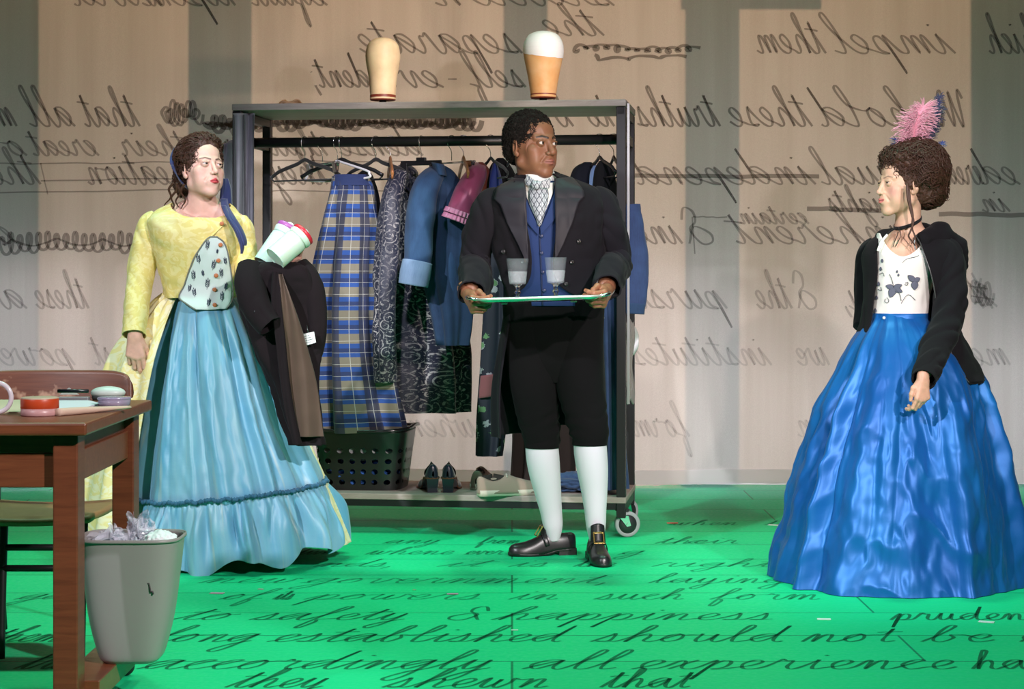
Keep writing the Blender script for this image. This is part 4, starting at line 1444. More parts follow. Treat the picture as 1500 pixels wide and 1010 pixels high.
heap('blue_cloth', 'crumpled bright blue cloth low inside the laundry basket', 'laundry', bc + (.0, -.005, .062), (.145, .125, .055), cloth('bright_blue_cotton', (.03, .12, .42), .8), seed=2)
heap('white_cloth', 'crumpled white cloth on top inside the laundry basket', 'laundry', bc + (-.02, .0, .168), (.155, .130, .05), cloth('white_linen', (.68, .68, .70), .85), seed=5)
heap('crumpled_jeans', 'heap of dark jeans on the bottom shelf beside the end post', 'jeans', RK(RL - .21, .22, BZ + .040), (.13, .10, .040), DARK_DENIM, .3, 7, 3)


SHOE = {   # y, half width, height, bottom
    'stage': ((-.100, .006, .040, 0), (-.096, .020, .060, 0), (-.082, .029, .070, 0), (-.05, .034, .070, 0), (-.01, .035, .072, 0), (.02, .036, .086, 0), (.05, .038, .086, 0), (.09, .043, .066, 0), (.13, .045, .053, 0), (.165, .040, .047, 0), (.188, .030, .041, 0), (.200, .018, .028, 0), (.2055, .002, .004, 0)),
    'court': ((-.100, .005, .030, .066), (-.096, .017, .055, .066), (-.08, .026, .060, .064), (-.04, .029, .050, .054), (.0, .030, .040, .036), (.05, .035, .036, .012), (.10, .041, .044, .002), (.15, .036, .038, 0), (.185, .022, .028, 0), (.205, .002, .004, 0)),
    'sneaker': ((-.100, .006, .050, 0), (-.096, .022, .068, 0), (-.08, .031, .074, 0), (-.04, .035, .068, 0), (.0, .036, .070, 0), (.04, .038, .078, 0), (.08, .042, .066, 0), (.13, .044, .052, 0), (.17, .038, .044, 0), (.195, .022, .032, 0), (.205, .002, .004, 0)),
}


def shoe_field(kind):
    """closed upper lofted from heel to toe: verts, quads"""
    st = spline(np.array(SHOE[kind]), 46)
    a = np.linspace(-.12, PI + .12, 30)
    ex = .78
    co, si = np.cos(a), np.sin(a)
    X = np.sign(co) * np.abs(co) ** ex
    Z = np.sign(si) * np.abs(si) ** .9
    V = np.stack([st[:, 1:2] * X, np.broadcast_to(st[:, :1], (46, 30)), st[:, 3:4] + np.maximum(st[:, 2:3] * Z, 0)], -1)
    idx = np.arange(46 * 30).reshape(46, 30)
    nx = np.roll(idx, -1, axis=1)
    Q = np.stack([idx[:-1], nx[:-1], nx[1:], idx[1:]], -1).reshape(-1, 4)
    return V.reshape(-1, 3), Q


def mouth(kind):
    """dark patch painting the shaded foot opening on top of an empty shoe"""
    t, w = np.linspace(0, 2 * PI, 40), {'court': .030, 'sneaker': .026}[kind]
    st = np.array(SHOE[kind])
    y = -.028 + .052 * np.cos(t)
    z = np.interp(y, st[:, 0], st[:, 2] + st[:, 3]) + .0015 - .012 * np.sin(t) ** 2
    return G().grid(np.array([np.stack([w * k * np.sin(t), -.028 + (y + .028) * k, z + .010 * (1 - k)], -1) for k in (.05, .5, 1.0)]))


def sole(g, pts, z0, z1, grow=1.0):
    p = spline(np.array(list(pts) + [pts[0]]), 60)[:-1]
    lo = np.concatenate([p, np.zeros((len(p), 1))], 1); hi = lo.copy()
    lo[:, 2], hi[:, 2] = z0(p[:, 1]), z1(p[:, 1])
    return g.grid(np.stack([lo, hi]), wu=True, caps=(True, True))


OUT = [(0, -.098), (.030, -.085), (.034, -.03), (.034, .04), (.043, .10), (.036, .17), (.012, .203), (-.014, .203), (-.040, .165), (-.045, .10), (-.034, .04), (-.034, -.03), (-.030, -.085)]


def court_shoe(loc, yaw, label):
    R = rz(yaw)
    o = thing('court_shoe', label, 'shoe', loc, 'navy heeled shoes on the rack')
    V, Q = shoe_field('court')
    part('lining', mouth('court').xf(R, loc), plain('shoe_hollow_shade', (.02, .015, .015), .8), o)  # dark patch standing in for the shade inside the shoe
    part('upper', G().add(V, Q).xf(R, loc), plain('navy_satin_shoe', (.010, .013, .035), .3, Sheen_Weight=.2), o)
    g = G().grid(np.array([[(sx2 * w_, -.062 + dy * w_, z) for sx2, dy in ((-1, -1), (1, -1), (1, .9), (-1, .9))] for z, w_ in ((0, .021), (.02, .022), (.050, .026), (.072, .028))]), wu=True, caps=(True, True))
    part('heel', g.xf(R, loc), plain('navy_heel', (.008, .012, .03), .35), o, flat=True)
    g = G()
    sole(g, OUT, lambda y: .062 * smooth(.07, -.04, y), lambda y: .062 * smooth(.07, -.04, y) + .006)
    part('sole', g.xf(R, loc, 1.0), plain('tan_sole', (.16, .06, .03), .5), o)
    return o


cs = court_shoe(PF(630, 719, BZ), 10, 'navy heeled shoe, the one nearer the laundry basket')
c2 = copy_tree(cs, PF(659, 719, BZ), (0, 0, math.radians(-14)), 'navy heeled shoe, the one nearer the beige sneakers')


def sneaker(loc, yaw, label):
    R = rz(yaw)
    o = thing('canvas_sneaker', label, 'shoe', loc, 'beige sneakers on the rack')
    V, Q = shoe_field('sneaker')
    part('lining', mouth('sneaker').xf(R, loc + np.array((0, 0, .010))), plain('sports_shoe_hollow_shade', (.03, .02, .018), .9), o)  # dark patch standing in for the shade inside the shoe
    part('upper', G().add(V + (0, 0, .010), Q).xf(R, loc), cloth('beige_canvas', (.42, .30, .24), .8, .1, 500, .15), o)
    g = G()
    sole(g, [(x * 1.04, y * 1.02) for x, y in OUT], lambda y: 0 * y, lambda y: .026 + 0 * y)
    part('sole', g.xf(R, loc), plain('cream_rubber', (.62, .53, .44), .6), o)
    g = G()
    for i in range(4):
        g.tube([(-.022, .03 + .018 * i, .080 - .008 * i), (0, .034 + .018 * i, .092 - .008 * i), (.022, .03 + .018 * i, .080 - .008 * i)], .003, 6, smooth_n=8)
    part('laces', g.xf(R, loc), plain('lace', (.6, .52, .45), .8), o)
    part('heel_tab', G().box((0, -.088, .066), (.022, .008, .034)).xf(R, loc), plain('cream_tab', (.50, .40, .33), .7), o, flat=True, bevel=.003)
    return o


ss = sneaker(PF(703, 715, BZ), -8, 'beige canvas sneaker standing behind its twin by the gown')
copy_tree(ss, PF(731, 726, BZ), (0, 0, math.radians(-66)), 'beige canvas sneaker in front, turned towards the gown')
g = G()
V, Q = shoe_field('sneaker')
loc = PF(832, 716, BZ)
lf = thing('brown_loafer', 'flat brown shoe by the jeans at the shelf edge', 'shoe', loc)
part('upper', g.add(V * (1, 1, .6) + (0, 0, .006), Q).xf(rz(-95), loc), plain('brown_suede', (.09, .05, .03), .8), lf)
g = G(); sole(g, OUT, lambda y: 0 * y, lambda y: .010 + 0 * y)
part('sole', g.xf(rz(-95), loc), plain('tan_edge', (.30, .20, .13), .6), lf)

# ------------------------------------------------------------------ desk
RED_WOOD = wood('red_brown_wood', (.185, .050, .022), (.110, .028, .013), (3, 3, 40), .38)
RED_WOOD_H = wood('red_brown_wood_flat', (.215, .062, .026), (.125, .033, .015), (3, 40, 40), .35)
TZ = .78
desk = thing('wooden_desk', 'red brown wooden desk with square legs at the stage edge', 'desk', (-1.62, 5.19, 0))
part('desk_top', G().box((-1.64, 5.187, TZ - .016), (1.20, .866, .032)), RED_WOOD_H, desk, flat=True, bevel=.006)
legs = ((-1.10, 4.83), (-1.10, 5.54), (-2.18, 4.83), (-2.18, 5.54))
for x, y in legs:
    part('leg', G().box((x, y, .415), (.062, .080, .665)), RED_WOOD, desk, flat=True, bevel=.004)
    g = G().tube([(x, y, .055), (x, y, .085)], .012, 12)
    g.lathe([(0, -.012), (.024, -.012), (.026, 0), (.024, .012), (0, .012)], (x, y, .026), 24, rot_axis((1, 0, 0), 90) @ rz(0))
    part('caster', g, BLACK_PLASTIC, desk)
part('apron', G().box((-1.096, 5.185, .662), (.022, .63, .078)), RED_WOOD_H, desk, flat=True, bevel=.003)
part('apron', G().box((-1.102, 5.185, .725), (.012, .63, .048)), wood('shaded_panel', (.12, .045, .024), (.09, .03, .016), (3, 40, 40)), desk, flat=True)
part('apron', G().box((-1.64, 4.83, .658), (1.02, .024, .086)), RED_WOOD_H, desk, flat=True, bevel=.003)
part('apron', G().box((-1.64, 5.54, .690), (1.02, .024, .115)), RED_WOOD_H, desk, flat=True, bevel=.003)
part('stretcher', G().box((-1.085, 5.185, .098), (.105, .63, .055)), RED_WOOD_H, desk, flat=True, bevel=.003)
part('stretcher', G().box((-2.18, 5.185, .098), (.06, .63, .055)), RED_WOOD_H, desk, flat=True, bevel=.003)

# chair behind the desk
chair = thing('wooden_chair', 'plywood chair with black steel frame pushed in behind the desk', 'chair', (-1.42, 5.95, 0))
WORN = wood('worn_plywood', (.17, .052, .028), (.10, .028, .016), (3, 3, 30), .42, wear=(.40, .22, .15))
n_ = 40
x = np.sin(np.linspace(-PI / 2, PI / 2, n_))
V = []
for zt in np.linspace(-1, 1, 16):
    V.append(np.stack([-1.44 + x * .235, 6.145 + .035 * (1 - x ** 2) + .015 * zt, .746 + .091 * zt * (1 - np.abs(x) ** 9 * .999) ** (1 / 5)], -1))
part('backrest', G().grid(np.array(V)), WORN, chair, solid=.016)
V = np.array([[(-1.44 + .215 * a * (1 - .10 * abs(b) ** 3), 5.93 + .20 * b, .428 - .012 * math.cos(a * 1.4) + (.008 * smooth(.8, 1, np.array(-b)) * -1)) for a in np.linspace(-1, 1, 24)] for b in np.linspace(-1, 1, 24)])
part('seat', G().grid(V), wood('tan_plywood', (.42, .22, .10), (.30, .14, .06), (3, 3, 30), .5), chair, solid=.018)
for sx3 in (-1, 1):
    xf_, xb = -1.385 + sx3 * .118, -1.43 + sx3 * .19
    part('leg', G().tube([(xf_, 5.76, .405), (xf_, 5.74, .25), (xf_, 5.72, .012)], .012, 14, smooth_n=12), BLACK_METAL, chair)
    part('leg', G().tube([(xb, 6.19, .80), (xb, 6.14, .60), (xb, 6.12, .40), (xb, 6.20, .012)], .012, 14, smooth_n=24), BLACK_METAL, chair)
part('seat_rail', G().tube([(-1.52, 5.75, .335), (-1.25, 5.75, .335)], .010, 12), BLACK_METAL, chair)
part('seat_rail', G().tube([(-1.52, 5.74, .275), (-1.25, 5.74, .275)], .010, 12), BLACK_METAL, chair)
part('seat_rail', G().tube([(-1.62, 6.125, .41), (-1.24, 6.125, .41)], .010, 12), BLACK_METAL, chair)

# bin
bc = np.array((-1.003, 5.14, .1265))
bn = thing('waste_bin', 'grey plastic waste bin standing on the desk stretcher', 'bin', bc)
st = [(.1265, bc[0] + .000, bc[1], .062, .060), (.130, bc[0], bc[1], .070, .068), (.150, bc[0], bc[1], .082, .078), (.24, bc[0], bc[1], .104, .092), (.36, bc[0], bc[1], .120, .104), (.452, bc[0], bc[1], .130, .112)]
V, uv, _, _ = loft(st, 40, 100, ex=4.0)
part('tub', G().grid(V, uv, wu=True, caps=(True, False), flip=True), GREY_PLASTIC, bn, solid=.004)
Vr = loft([(.447, bc[0], bc[1], .131, .113), (.455, bc[0], bc[1], .134, .116), (.447, bc[0], bc[1], .135, .117)], 6, 100, ex=4.0)[0]
part('rim', G().grid(Vr, wu=True, flip=True), GREY_PLASTIC, bn, solid=.003)
sc_ = [bc + (.060 + .014 * t, -.102, .215 - .03 * t + .006 * math.sin(9 * t)) for t in np.linspace(0, 1, 8)]
part('scuff', G().tube(sc_, .0022, 6), plain('black_scuff', (.05, .045, .045), .8), bn, label='dark scuff mark')
film = NT('clear_film')
film.p(Base_Color=(.80, .78, .90), Roughness=.16, Specular_IOR_Level=.9, Alpha=.42)
for i, (cx, cy, rx, rzz, s) in enumerate(((-1.062, 5.13, .062, .095, 1.0), (-.985, 5.16, .050, .135, 4.0), (-1.000, 5.105, .070, .060, 7.0))):
    u, v = np.meshgrid(np.linspace(-1, 1, 60), np.linspace(0, 1, 44))
    g = G()
    for k_ in range(3):
        sd = s + 3.7 * k_
        top = .62 + .38 * vnoise(u * 2.2 + sd, 0.5, sd)
        x = cx + rx * (.9 - .12 * k_) * u * (1 - .35 * v) + .020 * vnoise(u * 3, v * 3, sd) + .008 * (np.abs(vnoise(u * 8, v * 8, sd)) - .3)
        y = cy + .022 * (k_ - 1) + .030 * vnoise(u * 2.5 + 9, v * 3, sd) + .016 * np.abs(vnoise(u * 6, v * 6, sd + 2))
        z = .405 + rzz * v * top + .008 * vnoise(u * 7, v * 7, sd)
        g.grid(np.stack([x, y, z], -1))
    o = part('plastic_bag', g, film.mat, origin=(cx, cy, .40), flat=True)
    tag(o, ('crumpled clear plastic bag at the desk side of the grey bin', 'tall crumpled clear plastic bag standing up in the middle of the bin', 'flat crumpled clear plastic at the front of the bin')[i], 'plastic bag')
heap('white_foam', 'lump of white foam showing at the outer corner of the bin', 'packing foam', (-.928, 5.13, .430), (.045, .055, .035), plain('white_foam', (.80, .80, .84), .8), .12, 10, 2)

# desk-top clutter
def dk(px, py):
    return PF(px, py, TZ)


m0 = np.array((-1.376, 5.02, TZ))
mug = thing('coffee_mug', 'pale lilac mug at the edge of view, only its handle showing', 'mug', m0)
part('cup', G().lathe([(0, .004), (.030, .004), (.036, 0), (.040, .006), (.0415, .09), (.0395, .09), (.037, .010), (0, .008)], m0, 48), plain('lilac_glaze', (.62, .55, .60), .2), mug)
hnd = [m0 + (.040 + .001, 0, .080)] + [m0 + (.046 + .038 * math.sin(a), 0, .045 + .038 * math.cos(a)) for a in np.linspace(.15, PI - .15, 12)] + [m0 + (.040, 0, .010)]
part('handle', G().tube(np.array(hnd), .0062, 12, smooth_n=40), plain('lilac_glaze_handle', (.62, .55, .60), .2), mug)
j0 = dk(52, 611) + (0, .045, 0)
jar = thing('cosmetic_jar', 'squat pink jar with an orange red band on the desk', 'jar', j0)
part('base', G().lathe([(0, 0), (.046, 0), (.048, .003), (.048, .019), (0, .019)], j0, 48), plain('dusty_pink_plastic', (.50, .27, .27), .35), jar)
part('band', G().lathe([(.0475, .019), (.0485, .020), (.0485, .042), (.0475, .044)], j0, 48), plain('orange_red', (.50, .055, .012), .4), jar)
part('lid', G().lathe([(.0475, .044), (.047, .047), (.040, .048), (0, .048)], j0, 48), plain('beige_lid', (.45, .33, .24), .5), jar)
p0 = dk(106, 588)
tag(part('eyeliner_case', G().box(p0 + (0, .02, .006), (.088, .024, .010)), plain('silver_case', (.30, .30, .33), .35, .4), origin=p0, flat=True, bevel=.002), 'flat silver make-up case lying on white papers', 'make-up case')
p1 = dk(104, 582)
tag(part('black_pencil', G().tube([p1 + (-.046, .03, .016), p1 + (.046, .026, .016)], .0055, 12), plain('black_lacquer', (.010, .012, .02), .3), origin=p1), 'black eyeliner pencil resting on the silver case', 'pencil')
p2 = dk(96, 580)
g = G().add([p2 + (-.03, .05, 0), p2 + (.03, .05, 0), p2 + (0, .045, .022), p2 + (0, .075, 0)], [[0, 1, 2], [1, 3, 2], [3, 0, 2], [0, 3, 1]])
tag(part('paper_tissue', g, plain('tissue', (.75, .72, .76), .9), origin=p2, flat=True), 'small peaked white tissue behind the black pencil', 'tissue')


def sheet(name, label, cat, corners, th, mat):
    c = np.array([np.append(dk(*q)[:2], TZ + .0004) for q in corners])
    g = G().grid(np.stack([c, c + (0, 0, th)]), wu=True, caps=(True, True))
    return tag(part(name, g, mat, origin=c.mean(0), flat=True), label, cat)


sheet('cream_paper', 'cream paper lying under the mug on the desk', 'paper', ((-20, 606), (30, 606), (30, 588), (-20, 588)), .004, plain('cream_paper', (.62, .50, .36), .85))
sheet('notebook', 'white notebook with a dark cover edge on the desk', 'notebook', ((84, 604), (118, 603), (146, 594), (130, 590), (84, 590)), .006, plain('white_pages', (.68, .66, .74), .8))
sheet('notebook_cover', 'dark folded cover sticking out beneath the white notebook', 'notebook', ((98, 605), (122, 603), (150, 594.5), (140, 592), (98, 598)), .003, plain('dark_cover', (.03, .03, .05), .6)).location.z += -.0006
a_, b_ = dk(82, 611) + (0, .02, .010), dk(186, 602) + (0, .02, .008)
tag(part('rolled_paper', G().tube([a_, a_ * .6 + b_ * .4, b_], [(.0105, .011), (.009, .010), (.004, .012)], 20, smooth_n=12), plain('peach_paper', (.60, .42, .33), .8), origin=a_), 'long peach paper roll tapering along the desk front', 'paper roll')
q0 = dk(153, 588) + (0, .03, 0)
mo = thing('powder_compact', 'oval pale mint compact on the desk', 'compact', q0 + (0, 0, 0))
part('shell', G().ball(q0 + (0, .02, .021), (.050, .034, .019), 24), plain('pale_mint', (.58, .66, .62), .4), mo)
part('base', G().lathe([(0, 0), (.044, 0), (.047, .008), (.046, .016), (0, .018)], q0 + (0, .02, 0), 40, sc=(1, .7)), plain('dark_seam', (.06, .07, .07), .5), mo)
r0 = dk(164, 597) + (0, .03, 0)
ds = thing('clear_dish', 'round clear lilac dish in front of the mint compact', 'dish', r0)
part('bowl', G().lathe([(0, .001), (.038, .001), (.043, .004), (.0445, .020), (.0425, .020), (.040, .006), (0, .004)], r0, 48), plain('lilac_clear_plastic', (.60, .50, .68), .15, 0, Transmission_Weight=.5), ds)
part('lid', G().lathe([(.0445, .020), (.0455, .021), (.0455, .025), (.044, .026), (0, .026)], r0, 48), plain('lilac_lid', (.45, .36, .55), .2, 0, Transmission_Weight=.3), ds)
# ------------------------------------------------------------------ people: shared helpers
def normals_of(V, Q):
    a, b, c, d = (V[Q[:, i]] for i in range(4))
    n = np.cross(c - a, d - b)
    N = np.zeros_like(V)
    for i in range(4):
        np.add.at(N, Q[:, i], n)
    return N / (np.linalg.norm(N, axis=1)[:, None] + 1e-12)


def on(at, pts, Y0, lift=.002, span=1.9, rng=None):
    """points of the front of a loft that are seen at the given pixels"""
    pts = np.asarray(pts, float)
    th = np.linspace(*(rng or (-span, span)), 700)
    out = []
    for px, py in pts:
        Y = Y0
        for _ in range(3):
            z = EYE - (py - HORIZON) * Y / FOCAL
            q = at(th, np.full(700, z), lift)
            qx = 750 + q[:, 0] / q[:, 1] * FOCAL
            i = int(np.argmin(np.abs(qx - px) + 30 * (q[:, 1] - q[:, 1].min())))
            Y = q[i, 1]
        out.append(q[i])
    return np.array(out)


def decal(at, rws, Y0, lift=.002, nx=12, ny=40, sm=True, rng=None):
    """sheet on a loft; rws: [(py, px_left, px_right)] or [(pyl, pxl, pyr, pxr)]"""
    rws = np.array([(r[0], r[1], r[0], r[2]) if len(r) == 3 else r for r in rws], float)
    rr = spline(rws, ny) if sm else np.stack([np.interp(np.linspace(0, len(rws) - 1, ny), np.arange(len(rws)), rws[:, i]) for i in range(4)], 1)
    V = []
    for yl, xl, yr, xr in rr:
        u = np.linspace(0, 1, nx)
        V.append(on(at, np.stack([xl + (xr - xl) * u, yl + (yr - yl) * u], 1), Y0, lift, rng=rng))
    V = np.array(V)
    uv = np.stack([V[..., 0], V[..., 2]], -1)
    return V, uv


def sheet3(rws, nx=14, ny=40, bulge=0.0, wav=0.0, seed=0.0):
    """free hanging sheet; rows (py, pxl, Yl, pxr, Yr)"""
    rr = spline(np.array(rws, float), ny)
    V = []
    for k, (py, xl, yl, xr, yr) in enumerate(rr):
        a, b = P(xl, py, yl), P(xr, py, yr)
        u = np.linspace(0, 1, nx)[:, None]
        q = a + (b - a) * u
        q[:, 1] -= bulge * np.sin(PI * u[:, 0]) + wav * np.sin(u[:, 0] * 7 + seed + .06 * k)
        V.append(q)
    V = np.array(V)
    return V, np.stack([V[..., 0], V[..., 2]], -1)


def wrinkle(a1=.05, a2=.06, seed=0.0, f=26):
    return lambda t, l: a1 * vnoise(t * 1.1 + seed, l * f * .5 + .6 * np.sin(t), seed) + a2 * np.abs(vnoise(t * .8 + 3 + seed, l * f + 1.3 * np.sin(t + seed), 1.0)) - a2 * .4


def body_under(g, chains, h=.009, base=(.5, .3, .22)):
    """plain body under the clothes: chains of (points, radii)"""
    lo = np.min([np.min(p, axis=0) for p, r in chains], axis=0) - .16
    hi = np.max([np.max(p, axis=0) for p, r in chains], axis=0) + .16
    F = Field(lo, hi, h)
    for p, r in chains:
        F.chain([np.asarray(q, float) for q in p], r, .04)
    V, Q = F.surface()
    g.add(V, Q, col=np.tile(base, (len(V), 1)))


def strands(g, R, t, sc, C, rad, n, ok, flow, length=.07, r=.0028, wave=.004, freq=9.0, lift=.004, seed=1, col=None):
    """locks of hair that follow an ellipsoid (centre C, radii rad, head space)"""
    rg = np.random.default_rng(seed)
    C, rad = np.asarray(C, float), np.asarray(rad, float)
    k = 0
    while k < n:
        d = unit(rg.normal(size=3))
        if not ok(d):
            continue
        k += 1
        p = d * rad
        pts = []
        m = 12
        L = length * rg.uniform(.6, 1.3)
        ph, am = rg.uniform(0, 6.28), wave * rg.uniform(.4, 1.4)
        hl = lift * rg.uniform(.2, 1.3)
        for j in range(m):
            u = p / rad
            u = u / np.linalg.norm(u)
            nrm = unit(u / rad)
            f = np.asarray(flow(u), float)
            f = unit(f - nrm * (f @ nrm))
            side = np.cross(nrm, f)
            pts.append(u * rad + nrm * (hl * math.sin(PI * (j + .3) / m) + .0005) + side * am * math.sin(ph + freq * j / m * 2))
            p = u * rad + f * L / m + side * .002 * rg.normal()
        w = r * np.sin(np.linspace(.25, PI - .1, m)) ** .6 * rg.uniform(.7, 1.25)
        Q = (np.array(pts) + C) * sc @ R.T + t
        g.tube(Q, np.maximum(w, .0004) * sc, 6)


def curls(g, pts, nrm, rad, r, turns=1.4, seed=0, n=14, rise=.5):
    rg = np.random.default_rng(seed)
    for p, nn in zip(pts, nrm):
        a = unit(np.cross(nn, rg.normal(size=3)))
        b = np.cross(nn, a)
        R0 = rad * rg.uniform(.65, 1.25)
        th = np.linspace(0, turns * 2 * PI * rg.uniform(.7, 1.1), n)
        k = np.linspace(1, .45, n)
        tilt = rg.uniform(-.5, .5)
        q = p + R0 * k[:, None] * (np.cos(th)[:, None] * a + np.sin(th)[:, None] * (b * math.cos(tilt) + nn * math.sin(tilt))) + nn * (np.linspace(0, rise * R0, n)[:, None] + r * .5)
        g.tube(q, r * np.linspace(1, .5, n), 5)


def person_body(root, pieces, mats=None):
    g = G()
    for V, Q, C in pieces:
        g.add(V, Q, col=C)
    return g


# ================================================================== the man with the tray
MY = 7.8
man = thing('person', 'person in black tailcoat, breeches and white stockings holding out a silver tray', 'person', (.16, MY, 0))
BASE_M = (.215, .094, .052)
qm = dict(w=1.04, jaw=1.12, brow=.0115, nose_w=1.22, nose_len=.86, lips=1.12, mouth_w=.0235, eye=1.18, blush=(.30, .10, .06), blush_amt=.3, lip=(.24, .075, .062), lip_amt=.75,
          hair=(.008, .006, .005), brow_z=.0035, brow_t=1.15, brow_amt=.9, iris=(.012, .006, .004), fold=1.4, shadow=.3, lash=.6, cheek=1.05)
hm_R = facing((math.sin(math.radians(43)), -math.cos(math.radians(43)), .03), 0)
hm_t = P(780.5, 217, 7.78)
SM = 1.07
g = G()
F = Field(hm_t - (.15, .16, .27), hm_t + (.16, .16, .17), .0018)
sculpt_head(F, hm_R, hm_t, SM, qm)
nk = P(789, 296, 7.80)
F.cap(hm_t + hm_R @ np.array((0, -.020, -.06)), nk, .056, .066, .025)
V, Q = F.surface()
g.add(V, Q, col=paint_head(V, hm_R, hm_t, SM, qm, BASE_M))
add_eyes(g, hm_R, hm_t, SM, qm, (-.34, 1, .02))
hands_m = []
for px, py, s_, zx in ((688, 436, 1, .18), (888, 428, -1, -.18)):
    z_ = unit((zx, -.93, -.30))
    y_ = unit(np.cross(z_, unit((0, .30, -.93 if s_ > 0 else .93)))) if False else unit(np.array((s_ * 1.0, .12, .10)) - z_ * (np.array((s_ * 1.0, .12, .10)) @ z_))
    Rh = np.stack([np.cross(y_, z_), y_, z_], 1)
    wr = P(px, py, 7.49)
    F = Field(wr - .19, wr + .19, .0017)
    pads = sculpt_hand(F, Rh, wr, 1.0, side=-s_, curls=[(52, 62, 30), (58, 66, 34), (62, 68, 36), (66, 70, 40)], spread=2.0,
                       thumb=((.022, .014, .026), (.036, .030, .052), (.030, .040, .082), (.018, .046, .100)), forearm=.11, fr=.028)
    V, Q = F.surface()
    g.add(V, Q, col=paint_hand(V, pads, np.array(BASE_M) * (1.25, 1.15, 1.1)))
    hands_m.append(wr)
body_under(g, [((P(790, 290, MY), P(790, 340, MY), P(808, 440, MY), P(812, 475, MY)), (.07, .09, .08, .08)),
               ((P(725, 296, MY), P(694, 392, 7.85), P(690, 424, 7.56)), (.05, .042, .032)), ((P(874, 294, MY), P(902, 390, 7.85), P(886, 418, 7.56)), (.05, .042, .032)),
               ((P(782, 470, MY), P(793, 635, 7.83), P(809, 760, 7.9), P(811, 788, 7.91)), (.065, .045, .026, .022)), ((P(844, 470, MY), P(864, 630, 7.75), P(872, 755, 7.76), P(873, 786, 7.765)), (.065, .045, .026, .022))], base=BASE_M)
part('body', g, SKIN, man)

# hair: close curls
cap = Field((-.13, -.17, -.10), (.13, .13, .17), .003)
cap.ell((0, -.024, .050), (.084, .102, .094), .01).ell((0, -.070, .0), (.070, .050, .060), .02)
cap.ell((0, .105, -.018), (.100, .078, .104), .006, cut=True)
cap.ell((0, .03, -.085), (.12, .075, .075), .006, cut=True)
V, Q = cap.surface()
N = normals_of(V, Q)
V2 = V + N * (.004 * fbm(V[:, 0] * 90, V[:, 1] * 90, V[:, 2] * 90))[:, None]
g = G().add(V2 * SM @ hm_R.T + hm_t, Q)
sel = RNG.permutation(len(V))[:1700]
curls(g, V[sel] * SM @ hm_R.T + hm_t, N[sel] @ hm_R.T, .0062, .0016, 1.3, 3, 9, .9)
part('hair', g, HAIR_BLACK, man)

# breeches, stockings
breech = NT('black_breeches')
v = breech.coord('UV')
breech.p(Base_Color=(.006, .0055, .006), Roughness=.95, Sheen_Weight=.02, Specular_IOR_Level=.08)
breech.bump(breech.noise(v, 700, 2), .1, .001)
for nm, pts, rr, sd in (('breeches', [(776, 440, 7.81), (777, 500, 7.81), (781, 560, 7.80), (788, 605, 7.82), (793, 636, 7.83), (794, 655, 7.83)], [(.110, .118), (.104, .112), (.096, .100), (.085, .086), (.078, .076), (.067, .067)], 1.0),
                        ('breeches', [(846, 440, 7.81), (846, 500, 7.80), (850, 560, 7.77), (857, 605, 7.76), (863, 632, 7.75), (864, 651, 7.75)], [(.110, .118), (.104, .112), (.096, .098), (.086, .086), (.080, .078), (.068, .068)], 2.0)):
    w = wrinkle(.03, .05, sd, 20)
    lo = spline(np.array([P(*p) for p in pts]), 70)
    top, bot = lo[0][2], lo[-1][2]
    kn = lambda t, l, s=sd: w(t, l) * smooth(.15, .50, l) + .07 * smooth(.34, .50, l) * np.sin(l * 120 + 2.0 * np.sin(t + s)) * (.5 + .5 * np.sin(t * 1.0 + s))
    gg = G().tube([P(*p) for p in pts], np.array(rr)[:, ::-1], 56, smooth_n=90, disp=kn, flat=(0, 1, 0))
    bo = part('breeches_leg', gg, breech.mat, man)
    e = P(*pts[-1])
    part('knee_band', G().tube([e + (0, 0, .022), e + (0, 0, -.004)], [(.070, .070), (.069, .069)], 40, smooth_n=6), breech.mat, bo)
V, uv, _, _ = loft(rows([(432, 746, 878), (450, 744, 881), (490, 743, 882), (530, 747, 882), (560, 757, 876)], 7.81, [.118, .122, .118, .105, .070]), 30, 80, ex=2.5)
part('breeches_seat', G().grid(V, uv, wu=True, caps=(True, True), flip=True), breech.mat, man)
stock = cloth('white_stocking', (.66, .62, .69), .7, .2, 900, .06, .03)
for pts, rr in (([(793, 640, 7.83), (794.5, 665, 7.835), (797.5, 690, 7.85), (802, 718, 7.87), (807, 748, 7.89), (810, 772, 7.90), (811, 792, 7.905)], [.064, .067, .064, .055, .045, .039, .024]),
                ([(864, 636, 7.75), (865, 662, 7.75), (868, 690, 7.755), (870.5, 718, 7.76), (872, 748, 7.76), (873, 774, 7.765), (873, 794, 7.77)], [.064, .066, .062, .053, .044, .038, .024])):
    part('stocking', G().tube([P(*p) for p in pts], rr, 40, smooth_n=50, flat=(0, 1, 0)), stock, man)


